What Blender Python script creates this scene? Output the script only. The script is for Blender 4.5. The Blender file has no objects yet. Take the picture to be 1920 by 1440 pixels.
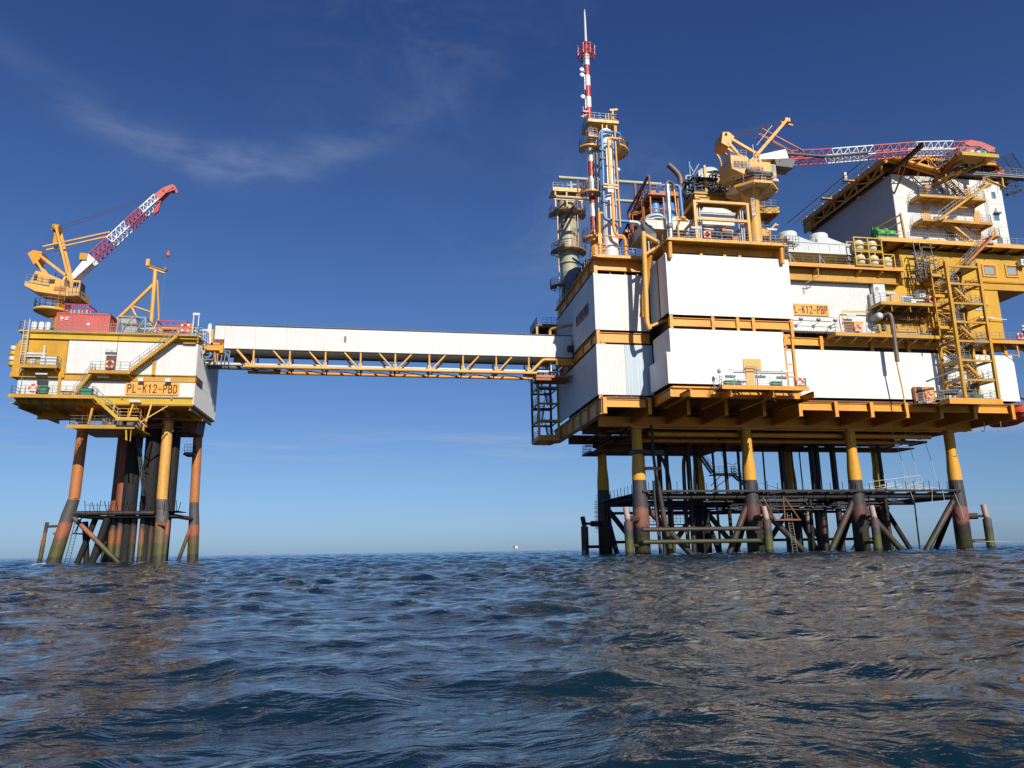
import bpy, math, random
import numpy as np
from mathutils import Vector, Matrix

sc = bpy.context.scene
col = sc.collection
rnd = random.Random(11)
rad = math.radians

# ------------------------------------------------------------------ camera
PITCH, YAW, ROLL = math.atan(311.5 / 1400.0), rad(9.5), rad(0.87)
fw = Vector((math.sin(YAW) * math.cos(PITCH), math.cos(YAW) * math.cos(PITCH), math.sin(PITCH)))
rt0 = Vector((math.cos(YAW), -math.sin(YAW), 0.0))
up0 = rt0.cross(fw)
rt = rt0 * math.cos(ROLL) - up0 * math.sin(ROLL)
up = rt0 * math.sin(ROLL) + up0 * math.cos(ROLL)
cam = bpy.data.cameras.new('camera')
cam.sensor_width = 36.0
cam.lens = 36.0 * 1400.0 / 1920.0
cam.clip_start = 0.1
cam.clip_end = 60000.0
cam_o = bpy.data.objects.new('camera', cam)
col.objects.link(cam_o)
cam_o.matrix_world = Matrix(((rt.x, up.x, -fw.x, 0.0), (rt.y, up.y, -fw.y, 0.0), (rt.z, up.z, -fw.z, 1.5), (0, 0, 0, 1)))
sc.camera = cam_o

# ------------------------------------------------------------------ light
SUN_EL, SUN_AZ = rad(32.0), rad(12.0)          # azimuth: to the right of straight behind the viewer
to_sun = Vector((math.sin(SUN_AZ) * math.cos(SUN_EL), -math.cos(SUN_AZ) * math.cos(SUN_EL), math.sin(SUN_EL)))
sun = bpy.data.lights.new('sun', 'SUN')
sun.energy = 5.0
sun.angle = rad(0.53)
sun.color = (1.0, 0.93, 0.82)
sun_o = bpy.data.objects.new('sun', sun)
col.objects.link(sun_o)
sun_o.rotation_euler = (-to_sun).to_track_quat('-Z', 'Y').to_euler()

SKY_STRENGTH = 0.104
world = bpy.data.worlds.new('World')
sc.world = world
world.use_nodes = True
wn, wl = world.node_tree.nodes, world.node_tree.links
wn.clear()
def wnode(t, **kw):
    n = wn.new(t)
    for k, v in kw.items():
        setattr(n, k, v)
    return n
def wmath(op, a, b=None):
    n = wnode('ShaderNodeMath', operation=op)
    for i, x in enumerate((a, b)):
        if x is None: continue
        if isinstance(x, (int, float)): n.inputs[i].default_value = x
        else: wl.new(x, n.inputs[i])
    return n.outputs[0]
w_out = wnode('ShaderNodeOutputWorld')
w_bg = wnode('ShaderNodeBackground')
w_bg.inputs[1].default_value = SKY_STRENGTH
sky = wnode('ShaderNodeTexSky', sky_type='NISHITA')
sky.sun_disc = False
sky.sun_elevation = SUN_EL
sky.sun_rotation = math.atan2(to_sun.x, to_sun.y)
sky.altitude = 0.0
sky.air_density = 1.0
sky.dust_density = 0.35
sky.ozone_density = 2.2
hsv = wnode('ShaderNodeHueSaturation')
hsv.inputs['Saturation'].default_value = 1.0
wl.new(sky.outputs[0], hsv.inputs['Color'])
tc = wnode('ShaderNodeTexCoord')
sep = wnode('ShaderNodeSeparateXYZ')
wl.new(tc.outputs['Generated'], sep.inputs[0])
azim = wmath('ARCTAN2', sep.outputs[0], sep.outputs[1])      # 0 = +Y, positive to +X (radians)
elev = wmath('ARCSINE', sep.outputs[2])
def gauss(x, c, w):
    d = wmath('DIVIDE', wmath('SUBTRACT', x, c), w)
    return wmath('POWER', 2.718, wmath('MULTIPLY', wmath('MULTIPLY', d, d), -1.0))
comb = wnode('ShaderNodeCombineXYZ')
wl.new(azim, comb.inputs[0]); wl.new(elev, comb.inputs[1])
def wnoise(sx, sy, scale, detail, dist=0.0, off=0.0, rot=0.0):
    mp = wnode('ShaderNodeMapping')
    mp.inputs['Scale'].default_value = (sx, sy, 1)
    mp.inputs['Location'].default_value = (off, off * .7, 0)
    mp.inputs['Rotation'].default_value = (0, 0, rot)
    wl.new(comb.outputs[0], mp.inputs[0])
    nz = wnode('ShaderNodeTexNoise')
    nz.inputs['Scale'].default_value = scale
    nz.inputs['Detail'].default_value = detail
    nz.inputs['Roughness'].default_value = .62
    nz.inputs['Distortion'].default_value = dist
    wl.new(mp.outputs[0], nz.inputs['Vector'])
    return nz.outputs[0]
def wrange(x, a, b):
    m = wnode('ShaderNodeMapRange', interpolation_type='SMOOTHSTEP')
    m.inputs[1].default_value = a; m.inputs[2].default_value = b
    wl.new(x, m.inputs[0])
    return m.outputs[0]
# a thin sagging cirrus veil, two faint ones higher up and low streaks above the horizon
CIRRUS = []
sag = wmath('ADD', 0.478, wmath('MULTIPLY', wmath('POWER', wmath('ABSOLUTE', wmath('ADD', azim, 0.25)), 2.0), 1.05))
veil = wmath('MULTIPLY', gauss(elev, sag, .024), gauss(azim, -.22, .22))
CIRRUS.append(wmath('MULTIPLY', wmath('MULTIPLY', veil, wrange(wnoise(3.0, 9, 4.0, 8, .35), .22, .78)), .30))
hi = wmath('MULTIPLY', gauss(azim, .06, .20), gauss(elev, .66, .13))
CIRRUS.append(wmath('MULTIPLY', wmath('MULTIPLY', hi, wrange(wnoise(2.0, 4.2, 3.0, 6, .5, 3.1, .3), .38, .82)), .15))
hi2 = wmath('MULTIPLY', gauss(azim, .30, .16), gauss(elev, .40, .09))
CIRRUS.append(wmath('MULTIPLY', wmath('MULTIPLY', hi2, wrange(wnoise(2, 3.5, 3.2, 6, .8, 7.7, .4), .34, .8)), .30))
low = gauss(elev, .135, .020)
CIRRUS.append(wmath('MULTIPLY', wmath('MULTIPLY', low, wrange(wnoise(1.6, 22, 2.6, 6, .4, 1.3), .42, .70)), .42))
low2 = gauss(elev, .04, .022)
CIRRUS.append(wmath('MULTIPLY', wmath('MULTIPLY', low2, wrange(wnoise(1.2, 30, 2.2, 5, .3, 5.0), .40, .75)), .22))
cl = CIRRUS[0]
for c_ in CIRRUS[1:]:
    cl = wmath('ADD', cl, c_)
cl = wmath('MINIMUM', cl, .8)
# clear maritime air: cooler and deeper blue than the model's default at every azimuth
ramp = wnode('ShaderNodeValToRGB')
el_ = ramp.color_ramp.elements
for p_, c_ in ((0.0, (.50, .79, 1.50)), (.10, (.60, .82, 1.22)), (.30, (.60, .82, 1.22)), (.62, (.43, .645, 1.16))):
    e = el_[0] if p_ == 0 else el_[-1] if p_ == .62 else el_.new(p_)
    e.position = p_; e.color = (c_[0] / 1.6, c_[1] / 1.6, c_[2] / 1.6, 1)
wl.new(elev, ramp.inputs[0])
tint = wnode('ShaderNodeMixRGB', blend_type='MULTIPLY')
tint.inputs[0].default_value = 1.0
wl.new(hsv.outputs[0], tint.inputs[1]); wl.new(ramp.outputs[0], tint.inputs[2])
mix = wnode('ShaderNodeMixRGB', blend_type='MIX')
mix.inputs[2].default_value = (3.6, 4.3, 5.2, 1)
wl.new(cl, mix.inputs[0]); wl.new(tint.outputs[0], mix.inputs[1])
wl.new(mix.outputs[0], w_bg.inputs[0])
wl.new(w_bg.outputs[0], w_out.inputs[0])

sc.view_settings.view_transform = 'Standard'
sc.view_settings.look = 'None'
sc.view_settings.exposure = 0.12
sc.view_settings.gamma = 1.0
sc.view_settings.use_curve_mapping = False

# ------------------------------------------------------------------ materials
def new_mat(name):
    m = bpy.data.materials.new(name)
    m.use_nodes = True
    nt = m.node_tree
    return m, nt, nt.nodes['Principled BSDF']
def tex_noise(nt, vec, scale, detail=5, rough=.6, dist=0):
    n = nt.nodes.new('ShaderNodeTexNoise')
    n.inputs['Scale'].default_value = scale
    n.inputs['Detail'].default_value = detail
    n.inputs['Roughness'].default_value = rough
    n.inputs['Distortion'].default_value = dist
    nt.links.new(vec, n.inputs['Vector'])
    return n.outputs[0]
def maprange(nt, x, a, b, c=0.0, d=1.0):
    m = nt.nodes.new('ShaderNodeMapRange')
    for i, v in enumerate((a, b, c, d)):
        m.inputs[1 + i].default_value = v
    nt.links.new(x, m.inputs[0])
    return m.outputs[0]
def mixc(nt, fac, a, b, mode='MIX'):
    m = nt.nodes.new('ShaderNodeMixRGB')
    m.blend_type = mode
    for i, v in enumerate((fac, a, b)):
        if isinstance(v, (int, float)): m.inputs[i].default_value = v
        elif isinstance(v, tuple): m.inputs[i].default_value = (*v, 1) if len(v) == 3 else v
        else: nt.links.new(v, m.inputs[i])
    return m.outputs[0]
def posn(nt, sx=1, sy=1, sz=1):
    g = nt.nodes.new('ShaderNodeNewGeometry')
    mp = nt.nodes.new('ShaderNodeMapping')
    mp.inputs['Scale'].default_value = (sx, sy, sz)
    nt.links.new(g.outputs['Position'], mp.inputs[0])
    return mp.outputs[0]
def math2(nt, op, a, b):
    m = nt.nodes.new('ShaderNodeMath')
    m.operation = op
    for i, v in enumerate((a, b)):
        if isinstance(v, (int, float)): m.inputs[i].default_value = v
        else: nt.links.new(v, m.inputs[i])
    return m.outputs[0]

def paint(name, c, rough=.45, rust=.25, rustc=(.16, .055, .02), tone=.16, streak=.25, metal=0.0, bump=.15, var=.10):
    """painted steel: tone drift, vertical run-down streaks, rust blooms, small dents"""
    m, nt, b = new_mat(name)
    p = posn(nt)
    big = tex_noise(nt, p, .35, 4)
    fine = tex_noise(nt, p, 3.5, 6, .7)
    st = tex_noise(nt, posn(nt, 2.6, 2.6, .18), 1.5, 5, .65)
    oi = nt.nodes.new('ShaderNodeObjectInfo')
    dark = tuple(x * (1 - tone * 1.6) for x in c)
    lite = tuple(min(1, x * (1 + tone * .5)) for x in c)
    base = mixc(nt, maprange(nt, big, .3, .7), dark, lite)
    base = mixc(nt, maprange(nt, oi.outputs['Random'], 0, 1, 0, var), base, tuple(x * .45 for x in c))
    dirt = tuple(.35 * x + .65 * y * .55 for x, y in zip(c, (.20, .15, .09)))
    base = mixc(nt, maprange(nt, st, .5, .8, 0, streak), base, dirt)
    if rust:
        r = math2(nt, 'MULTIPLY', maprange(nt, fine, .54, .68), maprange(nt, big, .38, .62))
        base = mixc(nt, math2(nt, 'MULTIPLY', r, rust), base, rustc)
    nt.links.new(base, b.inputs['Base Color'])
    b.inputs['Metallic'].default_value = metal
    nt.links.new(maprange(nt, fine, .3, .7, rough - .08, rough + .14), b.inputs['Roughness'])
    if bump:
        bp = nt.nodes.new('ShaderNodeBump')
        bp.inputs['Strength'].default_value = bump
        bp.inputs['Distance'].default_value = .02
        nt.links.new(fine, bp.inputs['Height'])
        nt.links.new(bp.outputs[0], b.inputs['Normal'])
    return m

def zoned(name, zones, jag=.35, rough=.55):
    """column paint with zones by height: list of (z, colour) from the top down"""
    m, nt, b = new_mat(name)
    p = posn(nt)
    g = nt.nodes.new('ShaderNodeNewGeometry')
    s = nt.nodes.new('ShaderNodeSeparateXYZ')
    nt.links.new(g.outputs['Position'], s.inputs[0])
    big = tex_noise(nt, p, .9, 5)
    fine = tex_noise(nt, p, 5, 6, .7)
    st = tex_noise(nt, posn(nt, 3, 3, .22), 1.3, 5)
    base = None
    for k, (z, c, j) in enumerate(zones):
        cc = mixc(nt, maprange(nt, fine, .35, .7), tuple(x * .72 for x in c), c)
        if base is None:
            base = cc
        else:
            zz = math2(nt, 'ADD', s.outputs[2], math2(nt, 'MULTIPLY', math2(nt, 'SUBTRACT', big, .5), 2 * j))
            base = mixc(nt, maprange(nt, zz, z - .04 - j * .25, z + .04 + j * .25, 1, 0), base, cc)
    base = mixc(nt, maprange(nt, st, .52, .78, 0, .45), base, (.10, .045, .02))
    nt.links.new(base, b.inputs['Base Color'])
    nt.links.new(maprange(nt, fine, .3, .7, rough - .1, rough + .2), b.inputs['Roughness'])
    bp = nt.nodes.new('ShaderNodeBump')
    bp.inputs['Strength'].default_value = .3
    bp.inputs['Distance'].default_value = .03
    nt.links.new(fine, bp.inputs['Height'])
    nt.links.new(bp.outputs[0], b.inputs['Normal'])
    return m

M = {}
M['white'] = paint('white cladding', (.80, .79, .75), .42, .18, (.34, .19, .09), .05, .20, 0, .05, .09)
M['white_b'] = paint('older white cladding', (.69, .68, .645), .45, .22, (.34, .19, .09), .06, .26, 0, .05, .09)
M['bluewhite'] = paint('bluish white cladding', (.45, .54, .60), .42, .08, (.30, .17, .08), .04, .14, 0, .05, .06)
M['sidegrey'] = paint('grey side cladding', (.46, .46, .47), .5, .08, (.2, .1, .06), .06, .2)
M['white2'] = paint('white paint', (.80, .80, .78), .45, .06, (.30, .17, .08), .05, .12)
M['orange'] = paint('orange yellow paint', (.80, .335, .028), .42, .4, (.18, .05, .015), .16, .34)
M['ochre'] = paint('yellow ochre paint', (.58, .295, .016), .45, .45, (.16, .06, .015), .18, .40)
M['ochre_panel'] = paint('ochre wall paint', (.60, .325, .014), .48, .16, (.25, .10, .02), .1, .34)
M['yellow'] = paint('yellow paint', (.60, .38, .022), .45, .4, (.18, .07, .02), .16, .36)
M['tan'] = paint('buff yellow paint', (.74, .40, .085), .45, .3, (.28, .10, .03), .14, .32)
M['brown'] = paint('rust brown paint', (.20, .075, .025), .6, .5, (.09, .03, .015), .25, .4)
M['rustorange'] = paint('rusty orange paint', (.50, .16, .035), .55, .5, (.12, .04, .02), .25, .4)
M['red'] = paint('red paint', (.50, .05, .055), .42, .15, (.2, .05, .02), .12, .2)
M['pink'] = paint('faded red paint', (.56, .12, .10), .5, .15, (.3, .08, .04), .12, .2)
M['mastred'] = paint('mast red paint', (.46, .025, .035), .42, .1, (.2, .05, .02), .1, .15)
M['steel'] = paint('galvanised steel', (.24, .245, .24), .5, .3, (.2, .1, .05), .2, .3, .2)
M['grey'] = paint('grey paint', (.36, .38, .38), .5, .15, (.2, .1, .05), .12, .25)
M['lightgrey'] = paint('pale grey paint', (.60, .63, .62), .5, .12, (.25, .14, .08), .08, .2)
M['palegreen'] = paint('pale grey green paint', (.58, .62, .54), .5, .12, (.25, .14, .08), .1, .2)
M['sage'] = paint('sage green stack paint', (.43, .43, .31), .5, .2, (.2, .1, .05), .12, .35)
M['dark'] = paint('dark steel', (.032, .032, .034), .55, .3, (.10, .04, .02), .2, .2)
M['darkgrey'] = paint('dark grey paint', (.12, .125, .13), .55, .3, (.14, .06, .03), .2, .3)
M['interior'] = paint('shaded machinery', (.11, .065, .035), .7, .5, (.05, .03, .02), .4, .4)
M['black'] = paint('black tarred steel', (.009, .0085, .009), .8, .25, (.09, .035, .02), .2, .2)
M['blue'] = paint('blue pipe paint', (.075, .24, .58), .4, .06, (.2, .1, .05), .08, .12)
M['navy'] = paint('dark blue paint', (.02, .06, .20), .4, .1, (.1, .05, .03), .1, .15)
M['teal'] = paint('teal paint', (.05, .20, .30), .4, .1, (.1, .05, .03), .1, .15)
M['green'] = paint('green box paint', (.035, .22, .12), .45, .05, (.1, .1, .05), .1, .15)
M['brightgreen'] = paint('bright green paint', (.09, .42, .07), .45, .05, (.1, .1, .05), .1, .15)
M['silver'] = paint('bright metal cladding', (.72, .74, .76), .28, .04, (.3, .2, .1), .05, .1, .85)
M['lifeorange'] = paint('lifebuoy orange', (.80, .10, .035), .4, .0, tone=.05, streak=.1)
M['lifeboat'] = paint('lifeboat orange red', (.72, .11, .04), .4, .05, tone=.08, streak=.2)
M['sign'] = paint('orange sign board', (.80, .36, .055), .5, .0, tone=.06, streak=.12)
M['letters'] = paint('dark sign lettering', (.10, .045, .02), .5, .0, tone=.05, streak=.1)
M['dulsign'] = paint('dull brown sign board', (.33, .20, .14), .6, .1, tone=.1, streak=.3)  # darker and browner than the orange sign board
M['rope'] = paint('pale rope', (.62, .58, .48), .9, 0, tone=.1, streak=.1)
M['cable'] = paint('steel cable', (.10, .075, .08), .5, 0, tone=.1, streak=.1)
M['door'] = paint('orange door paint', (.76, .37, .10), .5, .05, tone=.06, streak=.15)
M['net'] = paint('safety net frame', (.05, .055, .06), .6, .2, tone=.1, streak=.1)
M['barrel'] = paint('cream barrel paint', (.66, .62, .50), .5, .2, tone=.1, streak=.3)
M['exhaust'] = paint('heat stained exhaust', (.20, .145, .12), .5, .3, (.12, .05, .03), .25, .3, .3)

def glass(name, c):
    m, nt, b = new_mat(name)
    n = tex_noise(nt, posn(nt), .8, 3)
    nt.links.new(mixc(nt, n, tuple(x * .7 for x in c), c), b.inputs['Base Color'])
    b.inputs['Roughness'].default_value = .06
    return m
M['glass'] = glass('window glass', (.10, .20, .34))
M['greyglass'] = glass('grey window glass', (.30, .40, .40))
M['darkglass'] = glass('dark window glass', (.02, .03, .04))

GR = (.055, .052, .052)
PR = (.26, .10, .075)
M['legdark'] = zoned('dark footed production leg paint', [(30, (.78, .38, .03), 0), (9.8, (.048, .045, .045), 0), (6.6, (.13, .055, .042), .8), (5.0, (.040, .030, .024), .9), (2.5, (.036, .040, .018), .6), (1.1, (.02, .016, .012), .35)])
M['leg'] = zoned('production leg paint', [(30, (.80, .40, .035), 0), (9.8, GR, .0), (6.35, PR, .5), (4.1, (.045, .032, .026), .8), (2.7, (.050, .052, .022), .5), (1.1, (.022, .017, .013), .35)])
M['leg2'] = zoned('satellite leg paint', [(30, (.50, .185, .05), 0), (8.1, (.085, .08, .075), .0), (5.3, (.36, .11, .05), .7), (3.9, (.14, .08, .04), .9), (2.9, (.075, .085, .022), .8), (1.6, (.04, .034, .02), .5)])
M['leg2y'] = zoned('satellite front leg paint', [(30, (.76, .40, .09), 0), (8.1, (.115, .11, .105), .0), (5.3, (.36, .15, .05), .4), (4.6, (.16, .11, .05), .8), (2.9, (.075, .095, .02), .8), (1.6, (.045, .04, .02), .5)])
M['brace'] = zoned('splash zone brace paint', [(30, (.030, .028, .028), 0), (6.2, (.095, .05, .038), .9), (4.2, (.045, .037, .027), .9), (2.7, (.045, .050, .017), .7), (1.3, (.02, .018, .013), .4)])
M['blackleg'] = zoned('blackened conductor paint', [(30, (.022, .020, .020), 0), (4.6, (.075, .032, .02), .9), (3.0, (.03, .028, .018), .7), (1.4, (.02, .018, .013), .4)])
M['rustleg'] = zoned('rusty conductor paint', [(30, (.26, .075, .03), 0), (6.4, (.05, .04, .04), .4), (4.6, (.26, .09, .035), .9), (2.8, (.08, .085, .025), .6), (1.4, (.03, .026, .018), .4)])
M['fender'] = zoned('fender pile paint', [(30, (.50, .36, .32), .4), (4.9, (.12, .085, .075), .5), (3.6, (.06, .055, .045), .5), (2.7, (.085, .095, .02), .5), (1.1, (.025, .022, .016), .3)])
# ------------------------------------------------------------------ mesh builders
V = Vector
STUFF = {'piping', 'under_piping', 'railing_posts', 'scaffolding', 'pole_tangle', 'pipework', 'machinery', 'hung_scaffold', 'scaffold_tubes', 'ragged_trim', 'hanging_cable', 'luffing_wire', 'edge_lights', 'lettering'}
ORG = {}                                       # world origin of every thing (children share it)
class MB:
    def __init__(s):
        s.v, s.f, s.sm, s.pc = [], [], [], []
    def add(s, vs, fs, smooth=False):
        o = len(s.v)
        s.pc.append((o, len(s.f), len(vs), len(fs)))
        s.v += [tuple(v) for v in vs]
        s.f += [tuple(i + o for i in f) for f in fs]
        s.sm += [smooth] * len(fs)
        return s
    def hexa(s, b):                            # 8 corners: bottom ring, top ring
        return s.add(b, [(3, 2, 1, 0), (4, 5, 6, 7), (0, 1, 5, 4), (1, 2, 6, 5), (2, 3, 7, 6), (3, 0, 4, 7)])
    def box(s, x0, x1, y0, y1, z0, z1):
        x0, x1 = min(x0, x1), max(x0, x1); y0, y1 = min(y0, y1), max(y0, y1); z0, z1 = min(z0, z1), max(z0, z1)
        return s.hexa([(x0, y0, z0), (x1, y0, z0), (x1, y1, z0), (x0, y1, z0), (x0, y0, z1), (x1, y0, z1), (x1, y1, z1), (x0, y1, z1)])
    def frame(s, p, q, up=(0, 0, 1)):
        p, q = V(p), V(q)
        d = (q - p).normalized()
        u = V(up)
        if abs(d.dot(u)) > .98: u = V((0, 1, 0)) if abs(d.y) < .9 else V((1, 0, 0))
        sd = d.cross(u).normalized()
        u = sd.cross(d).normalized()
        return p, q, d, sd, u
    def bar(s, p, q, w, h=None, up=(0, 0, 1)):
        h = h or w
        p, q, d, sd, u = s.frame(p, q, up)
        a, b = sd * w / 2, u * h / 2
        return s.hexa([p - a - b, p + a - b, q + a - b, q - a - b, p - a + b, p + a + b, q + a + b, q - a + b])
    def ibeam(s, p, q, w, h, t=.04, up=(0, 0, 1)):
        p, q, d, sd, u = s.frame(p, q, up)
        o = u * (h / 2 - t / 2)
        s.bar(p + o, q + o, w, t, u); s.bar(p - o, q - o, w, t, u)
        return s.bar(p + d * .002, q - d * .002, t, h - 2 * t, u)
    def tube(s, p, q, r, r2=None, n=10, caps=True):
        r2 = r if r2 is None else r2
        p, q, d, sd, u = s.frame(p, q)
        a = [p + (sd * math.cos(t) + u * math.sin(t)) * r for t in [2 * math.pi * k / n for k in range(n)]]
        b = [q + (sd * math.cos(t) + u * math.sin(t)) * r2 for t in [2 * math.pi * k / n for k in range(n)]]
        s.add(a + b, [(k, (k + 1) % n, n + (k + 1) % n, n + k) for k in range(n)], n > 5)
        if caps:
            s.add(a, [tuple(range(n))[::-1]]); s.add(b, [tuple(range(n))])
        return s
    def pipe(s, pts, r, n=10, bend=None):
        """a pipe along a polyline, elbows rounded"""
        bend = bend or 2.2 * r
        P = [V(p) for p in pts]
        path = [P[0]]
        for k in range(1, len(P) - 1):
            a, b = (P[k - 1] - P[k]), (P[k + 1] - P[k])
            c = min(bend, a.length * .48, b.length * .48)
            s0, s1 = P[k] + a.normalized() * c, P[k] + b.normalized() * c
            for t in (0, .25, .5, .75, 1):
                path.append(s0 * (1 - t) ** 2 + P[k] * 2 * t * (1 - t) + s1 * t * t)
        path.append(P[-1])
        rings, prev = [], None
        for k, c in enumerate(path):
            d = (path[min(k + 1, len(path) - 1)] - path[max(k - 1, 0)]).normalized()
            if prev is None:
                u = V((0, 0, 1)) if abs(d.z) < .9 else V((0, 1, 0))
            else:
                u = prev
            sd = d.cross(u).normalized(); u = sd.cross(d).normalized(); prev = u
            rings.append([c + (sd * math.cos(t) + u * math.sin(t)) * r for t in [2 * math.pi * j / n for j in range(n)]])
        vs = [v for r_ in rings for v in r_]
        fs = [(k * n + j, k * n + (j + 1) % n, (k + 1) * n + (j + 1) % n, (k + 1) * n + j) for k in range(len(rings) - 1) for j in range(n)]
        s.add(vs, fs, True)
        s.add(rings[0], [tuple(range(n))[::-1]]); s.add(rings[-1], [tuple(range(n))])
        return s
    def lathe(s, c, prof, n=20, a0=0.0, a1=2 * math.pi, axis='z', smooth=True):
        """profile of (radius, height) turned about an axis through c"""
        c = V(c); full = abs(a1 - a0 - 2 * math.pi) < 1e-6
        m = n if full else n + 1
        vs = []
        for k in range(m):
            t = a0 + (a1 - a0) * k / n
            for r, z in prof:
                x, y = r * math.cos(t), r * math.sin(t)
                vs.append(c + (V((x, y, z)) if axis == 'z' else V((x, z, y)) if axis == 'y' else V((z, x, y))))
        L = len(prof); fs = []
        for k in range(n if full else n):
            k2 = (k + 1) % m
            for j in range(L - 1):
                fs.append((k * L + j, k2 * L + j, k2 * L + j + 1, k * L + j + 1))
        return s.add(vs, fs, smooth)
    def prism(s, poly, axis, a, b):
        """closed polygon extruded along an axis ('x': poly is (y,z); 'y': (x,z); 'z': (x,y))"""
        f = {'x': lambda t, p: (t, p[0], p[1]), 'y': lambda t, p: (p[0], t, p[1]), 'z': lambda t, p: (p[0], p[1], t)}[axis]
        n = len(poly)
        s.add([f(a, p) for p in poly] + [f(b, p) for p in poly],
              [tuple(range(n))[::-1], tuple(range(n, 2 * n))] + [(k, (k + 1) % n, n + (k + 1) % n, n + k) for k in range(n)])
        return s
    def corr(s, p, q, z0, z1, nrm, pitch=.34, depth=.024, back=.10):
        """trapezoid-ribbed wall sheet from p to q (xy), rising z0..z1, with a flat back so it has thickness"""
        p, q, nn = V((p[0], p[1], 0)), V((q[0], q[1], 0)), V((nrm[0], nrm[1], 0)).normalized()
        L = (q - p).length; u = (q - p) / L
        n = max(1, int(round(L / pitch))); w = L / n
        prof = []
        for k in range(n):
            for f, dd in ((0, 0), (.42, 0), (.5, depth), (.92, depth)):
                prof.append(((k + f) * w, dd))
        prof.append((L, 0))
        lo = [p + u * a + nn * b + V((0, 0, z0)) for a, b in prof]
        hi = [p + u * a + nn * b + V((0, 0, z1)) for a, b in prof]
        m = len(prof)
        bl = [p - nn * back + V((0, 0, z0)), q - nn * back + V((0, 0, z0)), q - nn * back + V((0, 0, z1)), p - nn * back + V((0, 0, z1))]
        vs = lo + hi + bl
        fs = [(k, k + 1, m + k + 1, m + k) for k in range(m - 1)]
        B = 2 * m
        fs += [(B + 1, B, B + 3, B + 2), tuple([B, B + 1] + list(range(m - 1, -1, -1))), tuple(list(range(m, 2 * m)) + [B + 2, B + 3]), (0, m, B + 3, B), (m - 1, B + 1, B + 2, 2 * m - 1)]
        return s.add(vs, fs)
    def rail(s, pts, h=1.1, gap=1.5, t=.042, mids=2, toe=True):
        t = min(t, .046)
        P = [V(p) for p in pts]
        for a, b in zip(P[:-1], P[1:]):
            L = (b - a).length
            n = max(1, int(round(L / gap)))
            for k in range(n + 1):
                c = a.lerp(b, k / n)
                s.bar(c, c + V((0, 0, h)), t, t)
            for j in range(mids + 1):
                o = V((0, 0, h * (j + 1) / (mids + 1)))
                s.bar(a + o, b + o, t * .9, t * .9)
            if toe:
                s.bar(a + V((0, 0, .09)), b + V((0, 0, .09)), .02, .14)
        return s
    def cyl(s, c, r, h, n=16, axis='z'):
        e = {'z': V((0, 0, h)), 'x': V((h, 0, 0)), 'y': V((0, h, 0))}[axis]
        return s.tube(V(c), V(c) + e, r, r, n)
    def ladder(s, p, q, w=.5, side=(1, 0, 0), t=.045, step=.32):
        p, q, sd = V(p), V(q), V(side).normalized() * w / 2
        s.bar(p - sd, q - sd, t); s.bar(p + sd, q + sd, t)
        n = int((q - p).length / step)
        for k in range(1, n):
            c = p.lerp(q, k / n)
            s.bar(c - sd, c + sd, t * .7)
        return s
    def clusters(s):
        """groups of pieces that touch one another (by their boxes)"""
        bb = []
        for o, fo, n, nf in s.pc:
            a = np.array(s.v[o:o + n])
            bb.append((a.min(0) - .03, a.max(0) + .03))
        k = len(bb); par = list(range(k))
        def root(i):
            while par[i] != i: i = par[i]
            return i
        lo = np.array([b[0] for b in bb]); hi = np.array([b[1] for b in bb])
        for i in range(k):
            t = np.nonzero(((lo[i + 1:] <= hi[i]) & (hi[i + 1:] >= lo[i])).all(1))[0]
            for j in t: par[root(i + 1 + int(j))] = root(i)
        g = {}
        for i in range(k): g.setdefault(root(i), []).append(i)
        return list(g.values())
    def build(s, name, mat, parent=None, loc=None):
        """link the mesh; separate pieces of a part become parts of their own, tangles too fine to pick apart stay one (stuff)"""
        stuff = name in STUFF
        if parent is not None and not stuff and len(s.pc) > 1 and sum(p[2] for p in s.pc) == len(s.v):
            g = s.clusters()
            if len(g) > 40: stuff = True
            elif len(g) > 1:
                out = None
                for ids in g:
                    m = MB()
                    for i in ids:
                        o, fo, n, nf = s.pc[i]
                        m.add(s.v[o:o + n], [tuple(q - o for q in f) for f in s.f[fo:fo + nf]])
                        m.sm[-nf:] = s.sm[fo:fo + nf]
                    ob = m.link(name, mat, parent, loc)
                    out = out or ob
                return out
        ob = s.link(name, mat, parent, loc)
        if stuff: ob['kind'] = 'stuff'
        return ob
    def link(s, name, mat, parent=None, loc=None):
        me = bpy.data.meshes.new(name)
        if parent is not None:
            o0 = ORG[parent.name]
        else:
            o0 = V(loc) if loc is not None else V((0, 0, 0))
        me.from_pydata([(x - o0.x, y - o0.y, z - o0.z) for x, y, z in s.v], [], s.f)
        if any(s.sm):
            me.polygons.foreach_set('use_smooth', s.sm)
        me.materials.append(M[mat] if isinstance(mat, str) else mat)
        ob = bpy.data.objects.new(name, me)
        col.objects.link(ob)
        if parent is not None:
            ob.parent = parent
        else:
            ob.location = o0
        ORG[ob.name] = o0
        return ob

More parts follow.
